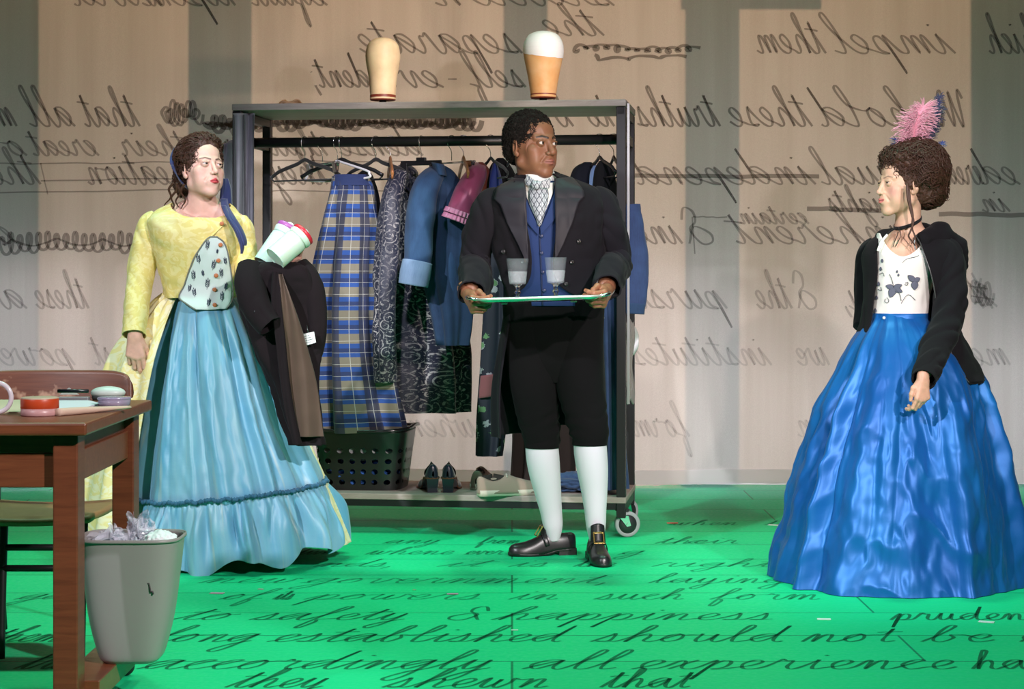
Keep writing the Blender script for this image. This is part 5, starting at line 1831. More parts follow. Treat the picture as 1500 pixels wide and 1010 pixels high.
def buckle_shoe(parent, loc, yaw, sc):
    R = rz(yaw)
    V, Q = shoe_field('stage')
    V[:, 2] += .008 + .018 * smooth(.07, -.03, V[:, 1])
    o = part('shoe', G().add(V, Q).xf(R, loc, sc), BLACK_LEATHER, parent)
    g = G(); sole(g, OUT, lambda y: .004 * smooth(.12, .2, y) + .018 * smooth(.03, -.02, y), lambda y: .012 + .006 * smooth(.12, .2, y) + .018 * smooth(.07, -.03, y))
    part('sole', g.xf(R, loc, sc), plain('black_sole', (.010, .010, .010), .5), o)
    g = G().grid(np.array([[(x * w, -.055 + y * w, z) for x, y in ((-.033, -.043), (0, -.048), (.033, -.043), (.034, .0), (.034, .038), (-.034, .038), (-.034, 0))] for z, w in ((0, 1.0), (.03, .98))]), wu=True, caps=(True, True))
    part('heel', g.xf(R, loc, sc), plain('black_heel', (.012, .011, .011), .4), o, flat=True)
    Vt = np.array([[(a * (.032 - .004 * b), .070 - .014 * b - .012 * a * a, .100 + .082 * b - .012 * a * a) for a in np.linspace(-1, 1, 14)] for b in np.linspace(0, 1, 12)])
    part('tongue', G().grid(Vt + (0, -.010, -.014)).xf(R, loc, sc), BLACK_LEATHER, o, solid=.005)
    Vs = np.array([[(.041 * math.sin(a), .044 + .018 * b - .030 * (1 - math.cos(a)) * .5, .050 - .006 * b + .048 * math.cos(a) + .004) for a in np.linspace(-1.7, 1.7, 26)] for b in np.linspace(0, 1, 4)])
    part('strap', G().grid(Vs).xf(R, loc, sc), BLACK_LEATHER, o, solid=.004)
    Rb = R @ rot_axis((1, 0, 0), -58)
    c = R @ (np.array((0, .0655, .1065)) * sc) + loc
    g = G()
    for dx, dz, sx_, sz_ in ((0, .024, .046, .006), (0, -.024, .046, .006), (.021, 0, .006, .052), (-.021, 0, .006, .052)):
        g.box(c + Rb @ np.array((dx, dz, .003)) * sc, (sx_ * sc, sz_ * sc, .005), Rb)
    part('buckle', g, BRASS, o, flat=True, bevel=.001, label='square brass buckle')


buckle_shoe(man, PF(811, 813), 103, .92)
buckle_shoe(man, np.array((.335, 7.745, 0)), 187, .92)

# waistcoat, coat
navy_vest = cloth('navy_waistcoat', (.014, .034, .125), .8, .05, 900, .1, .08)
vst = [(*rows([(448, 748, 872)], MY, .120)[0],), (*rows([(420, 746, 868)], MY, .125)[0],), (*rows([(380, 740, 866)], MY, .130)[0],), (*rows([(340, 734, 866)], MY, .134)[0],), (*rows([(305, 732, 868)], MY, .125)[0],), (*rows([(280, 744, 852)], MY, .10)[0],), (*rows([(266, 762, 824)], MY, .075)[0],)]
V, uv, _, vat = loft(vst, 60, 90, ex=2.2)
vest = part('waistcoat', G().grid(V, uv, wu=True, caps=(True, True)), navy_vest, man)
V, uv = decal(vat, [(268, 765, 813), (285, 770, 809), (305, 778, 801), (325, 787, 793), (332, 789.5, 790.5)], MY, .004)
white_linen = cloth('white_linen_shirt', (.74, .76, .74), .8, .1, 700, .08, .05)
part('shirt_front', G().grid(V, uv), white_linen, man, solid=.003)
for inner, outer in (([(262, 764), (285, 768), (310, 778), (333, 790)], [(262, 756), (290, 757), (318, 766), (345, 788)]), ([(264, 815), (285, 811), (310, 802), (333, 791)], [(264, 822), (290, 823), (318, 815), (345, 792)])):
    V, uv = decal(vat, [(a[0], a[1], b[0], b[1]) for a, b in zip(inner, outer)], MY, .009, 8, 24)
    part('waistcoat_collar', G().grid(V, uv), navy_vest, vest, solid=.004)
V, uv = decal(vat, [(345, 789.5, 791.5), (448, 794, 796)], MY, .003, 3, 30)
part('front_seam', G().grid(V, uv), plain('navy_seam', (.008, .016, .06), .8), vest, solid=.003)
for px, py in ((793, 346), (793, 371), (795, 399), (797, 426)):
    part('button', G().lathe([(0, -.003), (.0072, -.003), (.0082, 0), (.0070, .003), (.003, .002), (0, .0024)], on(vat, [(px, py)], MY, .006)[0], 18, rot_axis((1, 0, 0), 90)), plain('navy_button', (.012, .022, .07), .25), vest)
coat_cloth = cloth('black_tailcoat', (.0105, .0092, .0125), .9, .03, 900, .1, .06, spec=.1)
cd = [(256, 764, 820, .070, .62), (266, 748, 846, .088, .56), (280, 722, 876, .118, .42), (305, 716, 886, .140, .34), (345, 720, 884, .152, .245), (385, 730, 882, .150, .20), (412, 738, 881, .146, .27), (428, 742, 880, .144, .55), (438, 744, 880, .143, .95), (441, 744, 880, .142, 1.05)]
st = []
for py, a, b, ry_, gp in cd:
    s_ = rows([(py, a, b)], MY, ry_)[0]
    c_ = (792 - (a + b) / 2) / ((b - a) / 2)
    st.append((*s_, gp + c_ * .9, 2 * PI - gp + c_ * .9))
dsp = lambda th, z: .008 * vnoise(th * 2.2, z * 9, 1.0) + .007 * np.abs(vnoise(th * 4, z * 17, 4.0))
V, uv, _, cat_ = loft(st, 80, 150, ex=2.3, disp=dsp)
coat = part('tailcoat', G().grid(V, uv, flip=True), coat_cloth, man, solid=.006)
satin_black = cloth('black_satin_lapel', (.020, .018, .025), .55, .03, 1200, .05, .05, spec=.2)
for rws in ([(262, 742, 262, 768), (276, 728, 276, 770), (284, 726, 286, 771), (292, 724, 292, 771), (300, 733, 302, 771), (330, 744, 330, 772), (360, 760, 360, 773), (385, 771, 385, 774)],
            [(262, 812, 260, 838), (274, 813, 274, 851), (282, 813, 280, 855), (290, 813, 288, 856), (298, 813, 296, 848), (330, 814, 328, 838), (358, 813, 358, 825), (378, 813, 378, 815)]):
    V, uv = decal(cat_, rws, MY, .010, 14, 50, sm=False)
    part('lapel', G().grid(V, uv), satin_black, coat, solid=.005)
g = G().tube([P(754, 272, 7.72), P(757, 260, 7.80), P(775, 255, 7.865), P(800, 254, 7.87), P(820, 260, 7.81), P(825, 272, 7.72)], [(.016, .008)] * 6, 16, smooth_n=40, flat=(0, 0, 1))
part('collar', g, coat_cloth, coat)
for px, py in ((737, 369), (747, 397), (848, 354), (838, 384), (829, 416)):
    part('button', G().lathe([(0, -.004), (.0085, -.004), (.0095, 0), (.008, .004), (.004, .0028), (0, .003)], on(cat_, [(px, py)], MY, .009)[0], 18, rot_axis((1, 0, 0), 90)), plain('gloss_black_button', (.012, .012, .013), .15), coat)
for a0, a1, rs in ((1.15, PI - .04, [(436, 742, 882), (500, 738, 882), (570, 734, 884), (628, 738, 886)]), (PI + .04, 2 * PI - 1.0, [(436, 742, 882), (500, 733, 880), (570, 724, 880), (640, 724, 880)])):
    V, uv, _, _ = loft([(*s_, a0, a1) for s_ in rows(rs, MY + .02, [.145, .17, .18, .18])], 50, 50, ex=2.2, disp=lambda th, z: .012 * np.sin(th * 7 + z * 2) * smooth(1.05, .6, z))
    part('coat_tail', G().grid(V, uv, flip=True), coat_cloth, coat, solid=.006)
for pts, rr, sd in (([(733, 286, 7.81), (719, 300, 7.80), (706, 335, 7.80), (697, 372, 7.83), (696, 394, 7.80), (697, 412, 7.66), (691, 430, 7.525)], [.040, .064, .066, .064, .064, .062, .050], 1.5),
                    ([(866, 284, 7.81), (879, 298, 7.80), (891, 335, 7.80), (899, 370, 7.83), (900, 388, 7.80), (894, 403, 7.66), (889, 421, 7.525)], [.040, .064, .066, .064, .064, .062, .050], 4.5)):
    part('sleeve', G().tube([P(*p) for p in pts], rr, 52, smooth_n=90, disp=wrinkle(.06, .20, sd, 19), caps=False), coat_cloth, coat, solid=.005)
for w_, s_ in zip(hands_m, (1, -1)):
    part('shirt_cuff', G().tube([w_ + (-.0 * s_, .110, .028), w_ + (0, .075, .016)], [(.038, .038), (.038, .038)], 32, smooth_n=8, caps=False), white_linen, man, solid=.003)
# shirt collar and cravat
st = [(*rows([(272, 760, 818)], 7.79, .078)[0],), (*rows([(260, 762, 815)], 7.79, .072)[0],), (*rows([(249, 765, 811)], 7.79, .066)[0],)]
V, uv, _, _ = loft(st, 16, 60, zdisp=lambda th, z: -.016 * np.cos(th - .5))
part('shirt_collar', G().grid(V, uv, wu=True), white_linen, man, solid=.004)
cr = NT('diamond_cravat')
sp = cr.n('SeparateXYZ', Vector=cr.coord('UV'))
a_ = cr.math('FRACT', cr.math('MULTIPLY', cr.math('ADD', sp.outputs[0], cr.math('MULTIPLY', sp.outputs[1], .55)), 52))
b_ = cr.math('FRACT', cr.math('MULTIPLY', cr.math('SUBTRACT', sp.outputs[0], cr.math('MULTIPLY', sp.outputs[1], .55)), 52))
ln = cr.math('MAXIMUM', cr.math('LESS_THAN', a_, .17), cr.math('LESS_THAN', b_, .17))
dot = cr.math('MULTIPLY', cr.math('GREATER_THAN', cr.math('MULTIPLY', a_, b_), .22), cr.math('LESS_THAN', cr.math('MULTIPLY', a_, b_), .36))
cr.p(Base_Color=cr.mix(cr.math('MAXIMUM', ln, cr.math('MULTIPLY', dot, .6)), (.42, .45, .50), (.035, .04, .06)), Roughness=.5, Sheen_Weight=.2)
V, uv = decal(vat, [(270, 780, 797), (280, 776, 803), (292, 776, 803), (305, 780, 800), (318, 785, 796), (330, 788, 792)], MY, .016, 12, 36)
V[..., 1] -= .012 * np.sin(np.linspace(0, PI, 12))[None, :]
crv = part('cravat', G().grid(V, uv), cr.mat, man, solid=.004)
kc = P(786, 271, 7.66)
kg = G().ball(kc, (.021, .016, .018), 20)
kg.uv = [v_[:, [0, 2]] for v_ in kg.v]
part('knot', kg, cr.mat, crv)
V = np.array([[kc + (.003 + .050 * b + .004 * a, .006 + .01 * b, (.010 + .012 * b) * a + .008 * b) for a in np.linspace(-1, 1, 8)] for b in np.linspace(0, 1, 12)])
part('bow_loop', G().grid(V, np.stack([V[..., 0], V[..., 2]], -1)), cr.mat, crv, solid=.006)
V = np.array([[kc + (-.003 - .036 * b + .004 * a, .008 + .02 * b, (.010 + .010 * b) * a + .022 * b) for a in np.linspace(-1, 1, 8)] for b in np.linspace(0, 1, 12)])
part('bow_loop', G().grid(V, np.stack([V[..., 0], V[..., 2]], -1)), cr.mat, crv, solid=.006)

# ------------------------------------------------------------------ tray and goblets
TC = P(789, 440.5, 7.37)
TR = rot_axis((0, 1, 0), -1.7) @ rot_axis((1, 0, 0), -.5)
tray = thing('silver_tray', 'silver serving tray with end handles held out by the man in the tailcoat', 'tray', TC)


def rrect(hx, hy, r, n=12):
    out = []
    for sx, sy, a0 in ((1, 1, 0), (-1, 1, 90), (-1, -1, 180), (1, -1, 270)):
        for a in np.radians(np.linspace(a0, a0 + 90, n)):
            out.append((sx * (hx - r) + r * math.cos(a), sy * (hy - r) + r * math.sin(a)))
    return np.array(out)


V = np.array([np.concatenate([rrect(.232 - d, .150 - d, .07 - d * .5), np.full((48, 1), z)], 1) for d, z in ((.0, .010), (.004, .0125), (.014, .009), (.026, .002), (.032, .000))])
V2 = np.array([np.concatenate([rrect(.232 - d, .150 - d, .07 - d * .5), np.full((48, 1), z)], 1) for d, z in ((.032, -.004), (.020, -.002), (.0, .007), (-.001, .009), (.0, .010))])
part('dish', G().grid(V, wu=True, caps=(False, True)).grid(V2, wu=True, caps=(True, False)).xf(TR, TC), plain('polished_silver', (.72, .72, .73), .16, 1.0), tray)
rim = np.concatenate([rrect(.233, .151, .07), np.full((48, 1), .011)], 1)
part('rim', G().tube(np.concatenate([rim, rim[:2]]), .0042, 10, caps=False).xf(TR, TC), plain('satin_silver', (.80, .78, .76), .38, .7), tray)
for s_ in (-1, 1):
    pts = [(s_ * .225, -.055, .010), (s_ * .250, -.050, .014), (s_ * .266, -.030, .018), (s_ * .270, 0, .019), (s_ * .266, .030, .018), (s_ * .250, .050, .014), (s_ * .225, .055, .010)]
    part('handle', G().tube(pts, [.006, .006, .0075, .008, .0075, .006, .006], 14, smooth_n=40).xf(TR, TC), STEEL, tray)
for x_ in (-.13, .13):
    part('foot', G().box((x_, -.08, -.006), (.024, .02, .008)).xf(TR, TC), STEEL, tray, flat=True, bevel=.002)


def goblet(p, label):
    o = thing('crystal_goblet', label, 'glass', p, 'crystal goblets on the tray')
    prof_o = [(.030, 0), (.033, .002), (.030, .005), (.010, .010), (.008, .018), (.0075, .024), (.013, .032), (.0085, .040), (.0085, .046), (.0095, .054), (.018, .0600), (.0300, .0630)]
    part('stem', G().lathe(spline(np.array([(0.0005, 0)] + prof_o + [(.0005, .0635)]), 80), p, 10), GLASS, o)
    cut = spline(np.array([(.0005, .0640), (.0290, .0640), (.0315, .068), (.0345, .090), (.0370, .112)]), 30)
    inn = spline(np.array([(.0345, .112), (.0322, .092), (.029, .073), (.020, .0690), (.0005, .0680)]), 24)
    th = np.linspace(0, 2 * PI, 144, endpoint=False)
    prof = np.concatenate([cut, inn])
    dm_ = np.zeros((len(prof), 144))
    z = cut[:, 1:]
    c1 = np.abs(((th[None] * 12 / (2 * PI) + z * 62) % 1) - .5); c2 = np.abs(((th[None] * 12 / (2 * PI) - z * 62) % 1) - .5)
    dm_[:len(cut)] = -.0030 * (smooth(.14, 0, c1) + smooth(.14, 0, c2)) * smooth(.066, .072, z) * smooth(.113, .108, z)
    r = prof[:, :1] + dm_
    V = np.stack([r * np.cos(th), r * np.sin(th), np.broadcast_to(prof[:, 1:], r.shape)], -1) + p
    part('cut_bowl', G().grid(V, wu=True), THIN_CUT, o)
    up = np.array([(.0370, .112), (.0385, .126), (.0425, .160), (.0415, .1605), (.0372, .126), (.0345, .112)])
    part('rim', G().lathe(up, p, 72), THIN_GLASS, o)
    return o


gp = TC + TR @ np.array((-.080, -.01, .001))
gb = goblet(gp, 'cut crystal goblet on the tray nearer the single coat button')
copy_tree(gb, TC + TR @ np.array((.064, -.01, .001)), None, 'cut crystal goblet on the tray nearer the three coat buttons')
# ================================================================== the woman in yellow and blue
WY = 7.75
woman = thing('person', 'person in yellow jacket and pale blue flounced skirt with a jacket over the arm', 'person', (-1.12, WY, 0))
BASE_W = (.66, .395, .315)
qw = dict(w=.97, jaw=.93, brow=.0070, nose_w=.88, nose_len=.88, lips=.95, mouth_w=.0165, eye=.70, blush=(.62, .24, .20), blush_amt=.5, lip=(.52, .045, .06), lip_amt=.95,
          hair=(.05, .020, .012), brow_z=.0025, brow_t=.85, brow_amt=.85, iris=(.06, .035, .02), fold=1.0, shadow=.45, smile=-.002, lip_y=.001)
hw_R = facing((math.sin(math.radians(38)), -math.cos(math.radians(38)), .17), -3)
hw_t = P(296.5, 251, 7.75)
SW = 1.0
g = G()
F = Field(hw_t - (.22, .18, .34), hw_t + (.24, .17, .15), .0018)
sculpt_head(F, hw_R, hw_t, SW, qw)
nb = P(296, 312, 7.775)
F.cap(hw_t + hw_R @ np.array((0, -.024, -.060)), nb, .047, .054, .025)
F.ell(P(296, 350, 7.77), (.118, .074, .085), .035)
F.cap(P(236, 326, 7.77), P(292, 300, 7.79), .040, .044, .03).cap(P(352, 330, 7.77), P(300, 300, 7.79), .040, .044, .03)
for a, b in (((262, 316, 7.735), (291, 324, 7.695)), ((338, 320, 7.735), (306, 325, 7.695))):
    F.cap(P(*a), P(*b), .011, .009, .022)
F.ell(P(275, 346, 7.70), (.045, .036, .045), .03).ell(P(318, 346, 7.70), (.045, .036, .045), .03)
V, Q = F.surface()
g.add(V, Q, col=paint_head(V, hw_R, hw_t, SW, qw, BASE_W))
add_eyes(g, hw_R, hw_t, SW, qw, (-.30, 1, -.10))
# hanging hand
z_ = unit((.06, -.10, -1)); y_ = unit(np.array((.10, 1, 0)) - z_ * (np.array((.10, 1, 0)) @ z_))
Rh = np.stack([np.cross(y_, z_), y_, z_], 1)
wr = P(197.5, 491, 7.583)
F = Field(wr - .19, wr + (.12, .12, .12), .0017)
pads = sculpt_hand(F, Rh, wr, .97, side=-1, curls=[(16, 24, 14), (22, 28, 16), (26, 30, 18), (30, 32, 18)], spread=2.5, forearm=.035, fr=.022,
                   thumb=((.024, .008, .028), (.036, .018, .054), (.038, .026, .084), (.036, .030, .108)))
V, Q = F.surface()
g.add(V, Q, col=paint_hand(V, pads, np.array(BASE_W) * (1.0, .92, .9)))
# hand under the bottles
z_ = unit((.80, -.25, .52)); y_ = unit(np.array((-.35, -.75, .45)) - z_ * (np.array((-.35, -.75, .45)) @ z_))
Rh = np.stack([np.cross(y_, z_), y_, z_], 1)
wr = P(414, 384, 7.575)
F = Field(wr - .16, wr + .18, .0017)
pads = sculpt_hand(F, Rh, wr, .92, side=1, curls=[(30, 55, 30), (34, 58, 30), (38, 60, 30), (42, 60, 30)], spread=2, forearm=.09, fr=.026)
V, Q = F.surface()
g.add(V, Q, col=paint_hand(V, pads, np.array(BASE_W) * (1.0, .9, .88), (.60, .10, .09)))
body_under(g, [((P(297, 340, WY), P(295, 400, WY), P(300, 450, WY), P(303, 480, WY)), (.07, .065, .07, .08)),
               ((P(246, 332, 7.77), P(218, 345, 7.76), P(207, 400, 7.72), P(201.5, 440, 7.66), P(197, 484, 7.59)), (.028, .030, .028, .024, .022)), ((P(340, 332, 7.765), P(354, 345, 7.76), P(363, 396, 7.71), P(386, 394, 7.62), P(406, 388, 7.575)), (.024, .026, .028, .026, .022)),
               ((P(290, 480, WY), P(300, 640, 7.75), P(318, 800, 7.72)), (.075, .05, .03)), ((P(316, 480, WY), P(340, 640, 7.8), P(372, 790, 7.85)), (.075, .05, .03))], base=BASE_W)
part('body', g, SKIN, woman)

# hair
cap = Field((-.14, -.19, -.16), (.14, .14, .18), .003)
cap.ell((0, -.030, .050), (.086, .104, .094), .01).ell((0, -.105, -.02), (.066, .055, .070), .025).ell((0, .020, .104), (.062, .050, .032), .02)
cap.ell((0, .118, -.020), (.090, .095, .104), .008, cut=True)
cap.ell((0, .040, -.100), (.12, .080, .085), .008, cut=True)
V, Q = cap.surface()
N = normals_of(V, Q)
V2 = V + N * (.004 * fbm(V[:, 0] * 55, V[:, 1] * 30, V[:, 2] * 55))[:, None]
g = G().add(V2 * SW @ hw_R.T + hw_t, Q, np.stack([np.arctan2(V[:, 0], V[:, 2]) * .1, V[:, 1]], 1))


def flow_back(u):
    return np.array((u[0] * .25 + .0, -1.0, .55 - 1.0 * (1 - max(0, u[1]))))


ok_w = lambda d: not (d[1] > .42 and d[2] < .58) and not (d[2] < -.55 and d[1] > -.2) and not (d[2] < -.1 and d[1] > .1)
strands(g, hw_R, hw_t, SW, (0, -.030, .050), (.091, .109, .100), 1300, ok_w, flow_back, .085, .0017, .006, 7, .009, 5)
strands(g, hw_R, hw_t, SW, (0, .008, .092), (.074, .066, .054), 900, lambda d: d[2] > -.15 and not (d[1] > .75 and d[2] < .25), lambda u: np.array((u[0] * .5, -1.0, .9 * max(0, u[1]) - .3)), .075, .0017, .005, 5, .010, 25)
sel = np.flatnonzero((V[:, 1] < .055) & (V[:, 2] < .10) & (V[:, 2] > -.075))
sel = RNG.permutation(sel)[:520]
curls(g, V[sel] * SW @ hw_R.T + hw_t, N[sel] @ hw_R.T, .0115, .0016, 1.7, 8, 18, .8)
for px, py, dx in ((262, 268, -2), (257, 272, -6), (253, 268, -10), (267, 270, 2)):
    q = [P(px + dx * s + 3.0 * math.sin(s * 9 + dx), py + 36 * s, 7.70 + .03 * s) for s in np.linspace(0, 1, 14)]
    g.tube(np.array(q), .0042 * np.linspace(1.4, .5, 14), 8, smooth_n=40)
part('hair', g, HAIR_BROWN, woman)
navy_silk = cloth('navy_ribbon_silk', (.020, .026, .115), .55, .25, 900, .05, .1)
th = np.linspace(0, 2 * PI, 80)
ring = np.stack([.098 * np.cos(th), -.058 - .030 * np.sin(th), .030 + .112 * np.sin(th)], -1)
rib = part('hair_ribbon', G().tube(ring * SW @ hw_R.T + hw_t, np.tile((.0022, .0125), (80, 1)), 10, flat=tuple(hw_R @ np.array((0, .0, .01)) + np.array((0, 0, .001)))), navy_silk, woman)
V, uv = sheet3([(262, 326, 7.80, 334, 7.82), (275, 324, 7.79, 338, 7.82), (296, 322, 7.78, 340, 7.81), (299, 322, 7.78, 340, 7.81)], 14, 30, .02, .006)
part('ribbon_end', G().grid(V, uv), navy_silk, rib, solid=.004)
V, uv = sheet3([(292, 323, 7.76, 333, 7.76), (304, 325, 7.70, 336, 7.70), (318, 331, 7.63, 344, 7.63), (336, 343, 7.595, 355, 7.61), (352, 350, 7.59, 361, 7.60), (360, 356, 7.59, 360.5, 7.60)], 12, 50, .012, .004, 1.0)
part('ribbon_end', G().grid(V, uv), navy_silk, rib, solid=.004)
V, uv = sheet3([(302, 325, 7.69, 331, 7.69), (318, 331, 7.625, 338, 7.625), (338, 343, 7.59, 350, 7.59), (358, 351, 7.585, 357, 7.585), (372, 353, 7.585, 355, 7.585)], 10, 44, .010, .003, 2.0)
part('ribbon_end', G().grid(V, uv), navy_silk, rib, solid=.004)

# jacket
yel = NT('yellow_damask')
v = yel.coord('UV')
dam = yel.ramp(yel.noise(v, 24, 4, .55, 2.0), (.47, 0.0), (.53, 1.0))
c = yel.mix(dam, (.70, .54, .17), (.76, .62, .27))
c = yel.mix(yel.ramp(yel.noise(v, 5, 3), (.58, 0.0), (.78, .7)), c, (.78, .70, .48))
yel.p(Base_Color=c, Roughness=.6, Sheen_Weight=.15)
yel.bump(yel.noise(v, 300, 3), .15, .001)
YEL = yel.mat
ye2 = NT('pale_yellow_damask')
v = ye2.coord('UV')
dam = ye2.ramp(ye2.noise(v, 16, 4, .55, 2.5), (.46, 0.0), (.54, 1.0))
c = ye2.mix(dam, (.80, .66, .28), (.82, .74, .50))
ye2.p(Base_Color=c, Roughness=.6, Sheen_Weight=.15)
PALE_YEL = ye2.mat
jst = rows([(436, 243, 343), (420, 240, 346), (395, 234, 351), (365, 226, 357), (340, 219, 360), (325, 218, 358), (314, 226, 352), (306, 240, 344), (301, 252, 336)], WY, [.108, .112, .122, .132, .130, .120, .104, .090, .080])
neck_drop = lambda th, z: -(.058 * np.maximum(np.cos(th - .15), -.1) ** 1) * smooth(1.355, 1.42, z) - .004 * vnoise(th * 3, z * 20)
V, uv, _, jat = loft(jst, 70, 120, ex=2.3, yaw=8, disp=lambda th, z: .0055 * vnoise(th * 3, z * 26 + 2 * np.sin(th), 2.0) + .002 * vnoise(th * 9, z * 30), zdisp=neck_drop)
jacket = part('jacket', G().grid(V, uv, wu=True), YEL, woman, solid=.004)
g = G()
RW1 = (-1.25, 1.25)
apron_rows = [(347, 308, 318), (355, 299, 327), (372, 288, 334), (395, 278, 338), (418, 270, 341), (436, 264, 342), (446, 277, 339), (453, 289, 334)]
V, uv = decal(jat, apron_rows, WY, .007, 22, 50, rng=RW1)
V[..., 1] -= .045 * smooth(1.10, 1.005, V[..., 2])
stm = thing and part('stomacher', G().grid(V, uv), cloth('white_printed_cotton', (.62, .70, .68), .8, .1, 700, .08, .05), woman, solid=.003)
edge = np.concatenate([V[::-1, 0], V[0], V[:, -1]])
part('piping', G().tube(edge + (0, -.002, 0), .0032, 8), plain('grey_piping', (.16, .16, .14), .8), stm)
g = G()


def sprig(g, px, py, ang, sz, at, Y, lift, rng, r=.0007):
    ca, sa = math.cos(math.radians(ang)), math.sin(math.radians(ang))
    T = lambda x, y: (px + sz * (x * ca - y * sa), py - sz * (x * sa + y * ca))
    stem = on(at, [T(.12 * math.sin(3 * s), s * 2) for s in np.linspace(0, 1, 7)], Y, lift, rng=rng)
    g.tube(stem, r, 5)
    for k_, s in enumerate((.45, .85, 1.25, 1.6, 1.95)):
        for sd in ((-1, 1) if k_ < 4 else (0,)):
            q = on(at, [T(0, s), T(sd * .28, s + .22), T(sd * .42, s + .58)], Y, lift + .0008, rng=rng)
            w = r * 2.2
            g.tube(q, [r, w, r * .5], 6, smooth_n=7)


for px, py, an, sz in ((303, 366, -8, 6), (292, 388, 10, 6.5), (311, 396, -14, 6.5), (284, 412, 4, 6.5), (303, 425, -6, 7), (287, 436, 14, 6), (325, 408, 6, 6), (327, 441, 4, 6), (307, 449, -6, 5.5), (331, 388, 8, 5), (330, 425, -10, 5), (298, 406, 8, 4), (277, 428, -8, 5), (318, 372, -6, 3)):
    sprig(g, px, py, an, sz, jat, WY, .010, RW1)
for v_ in g.v:
    v_[:, 1] -= .045 * smooth(1.10, 1.005, v_[:, 2])
part('leaf_print', g, plain('navy_print', (.03, .04, .08), .8), stm)
for px, py in ((325, 328), (323, 359), (320, 382), (316.5, 404), (314.5, 425), (317, 446)):
    q = on(jat, [(px, py)], WY, .013, rng=RW1)[0]
    q[1] -= .045 * float(smooth(1.10, 1.005, q[2]))
    part('button', G().lathe([(0, -.003), (.008, -.003), (.0088, 0), (.0075, .003), (.003, .0015), (0, .002)], q, 18, rot_axis((1, 0, 0), 90)), plain('orange_button', (.46, .14, .045), .35), jacket)
pts = on(jat, [(327, 330), (312, 344), (300, 354), (288, 374), (277, 398), (268, 424), (262, 436)], WY, .006, rng=RW1)
part('front_edge', G().tube(pts, .0035, 8, smooth_n=40), YEL, jacket)
for pts, rr, sd, nm in (([(232, 318, 7.77), (222, 330, 7.765), (214, 362, 7.75), (207, 400, 7.72), (201.5, 440, 7.66), (197, 480, 7.60), (196, 491, 7.585)], [.034, .052, .056, .054, .050, .045, .046], 1.5, 1),
                        ([(349, 322, 7.77), (353, 335, 7.76), (359, 368, 7.75), (364, 398, 7.71), (386, 394, 7.62), (406, 388, 7.575)], [.036, .048, .050, .052, .050, .044], 6.0, 2)):
    part('sleeve', G().tube([P(*p) for p in pts], rr, 48, smooth_n=80, disp=wrinkle(.04, .15, sd, 17), caps=False), YEL, jacket, solid=.004)

# overskirt and skirt
ost = [(*s_, 1.22, 2 * PI - gp) for s_, gp in zip(rows([(430, 240, 345), (445, 222, 360), (480, 196, 380), (530, 166, 402), (600, 147, 430), (680, 130, 464), (740, 118, 488), (796, 108, 509)], 7.80, [.118, .15, .20, .26, .30, .35, .39, .42]), (.50, .44, .40, .38, .44, .50, .52, .54))]
V, uv, _, _ = loft(ost, 90, 260, ex=2.0, disp=lambda th, z: (.016 * np.sin(th * 13 + 1.5 * vnoise(th * 2, z)) + .010 * np.sin(th * 23)) * smooth(1.04, .85, z) + .006 * np.sin(th * 30) * smooth(.9, 1.0, z))
part('overskirt', G().grid(V, uv, flip=True), PALE_YEL, woman, solid=.004)
taf = NT('shot_blue_taffeta')
v = taf.coord('UV', (16, 1.4, 1))
c = taf.mix(taf.ramp(taf.noise(v, 1.0, 4, .6), (.32, 0.0), (.68, 1.0)), (.09, .32, .52), (.23, .44, .55))
c = taf.mix(taf.ramp(taf.noise(taf.coord('UV', (34, 1.6, 1)), 1.0, 3), (.60, 0.0), (.72, .75)), c, (.40, .47, .42))
taf.p(Base_Color=c, Roughness=.42, Specular_IOR_Level=.5, Sheen_Weight=.2)
taf.bump(taf.noise(taf.coord('UV', (14, 30, 1)), 2.2, 4), .14, .004)
TAF = taf.mat


def deep_folds(n, seed, a0, a1, zt, zb):
    def f(th, z):
        k = smooth(zt, zb, z)
        ph = 1.1 * vnoise(th * 1.7 + seed, z * .7, seed) + .5 * vnoise(th * 4 + seed, z * 1.5, 3.0)
        s = np.sin(th * n + ph * 2 + seed)
        s2 = np.sin(th * n * 2.13 + ph * 3 + seed * 2)
        pleat = (np.abs(((th * n * .75 / PI + .35 * ph) % 1) - .5) * 2) ** .55 - .6
        return (a0 + (a1 - a0) * k) * (.55 * s + .28 * s2 + .75 * pleat) + .0035 * vnoise(th * 16, z * 18, seed) * k
    return f


hem_tilt = lambda th, z: (.028 + .046 * np.sin(th)) * smooth(.62, .08, z)
sst = rows([(436, 262, 344), (446, 258, 351), (475, 250, 366), (530, 238, 390), (600, 226, 418), (670, 216, 450), (716, 212, 468), (732, 214, 466)], WY, [.105, .125, .165, .215, .265, .315, .340, .335])
V, uv, _, _ = loft(sst, 110, 320, ex=2.05, yaw=5, disp=deep_folds(9, 1.7, .006, .031, 1.03, .78), zdisp=hem_tilt)
skirt = part('skirt', G().grid(V, uv, wu=True, caps=(True, False), flip=True), TAF, woman)
rst = rows([(724, 208, 472), (738, 204, 480), (770, 200, 492), (800, 200, 501), (821, 203, 503)], WY, [.352, .362, .378, .39, .395])
ruf = lambda th, z: (.028 * np.sin(th * 15 + 2.2 * vnoise(th * 3, .5)) + .021 * np.sin(th * 38 + 4 * vnoise(th * 5, z * 2)) * smooth(.0, .20, z) + .012 * np.sin(th * 7 + 1)) * smooth(.285, .12, z) + .004 * np.sin(th * 90) * smooth(.18, .27, z)
V, uv, _, _ = loft(rst, 50, 420, ex=2.05, yaw=5, disp=ruf, zdisp=lambda th, z: hem_tilt(th, z) + .026 * np.sin(th * 9 + 1 + vnoise(th * 3, 2.0)) * smooth(.16, .0, z))
part('ruffle', G().grid(V, uv, wu=True), TAF, skirt, solid=.003)
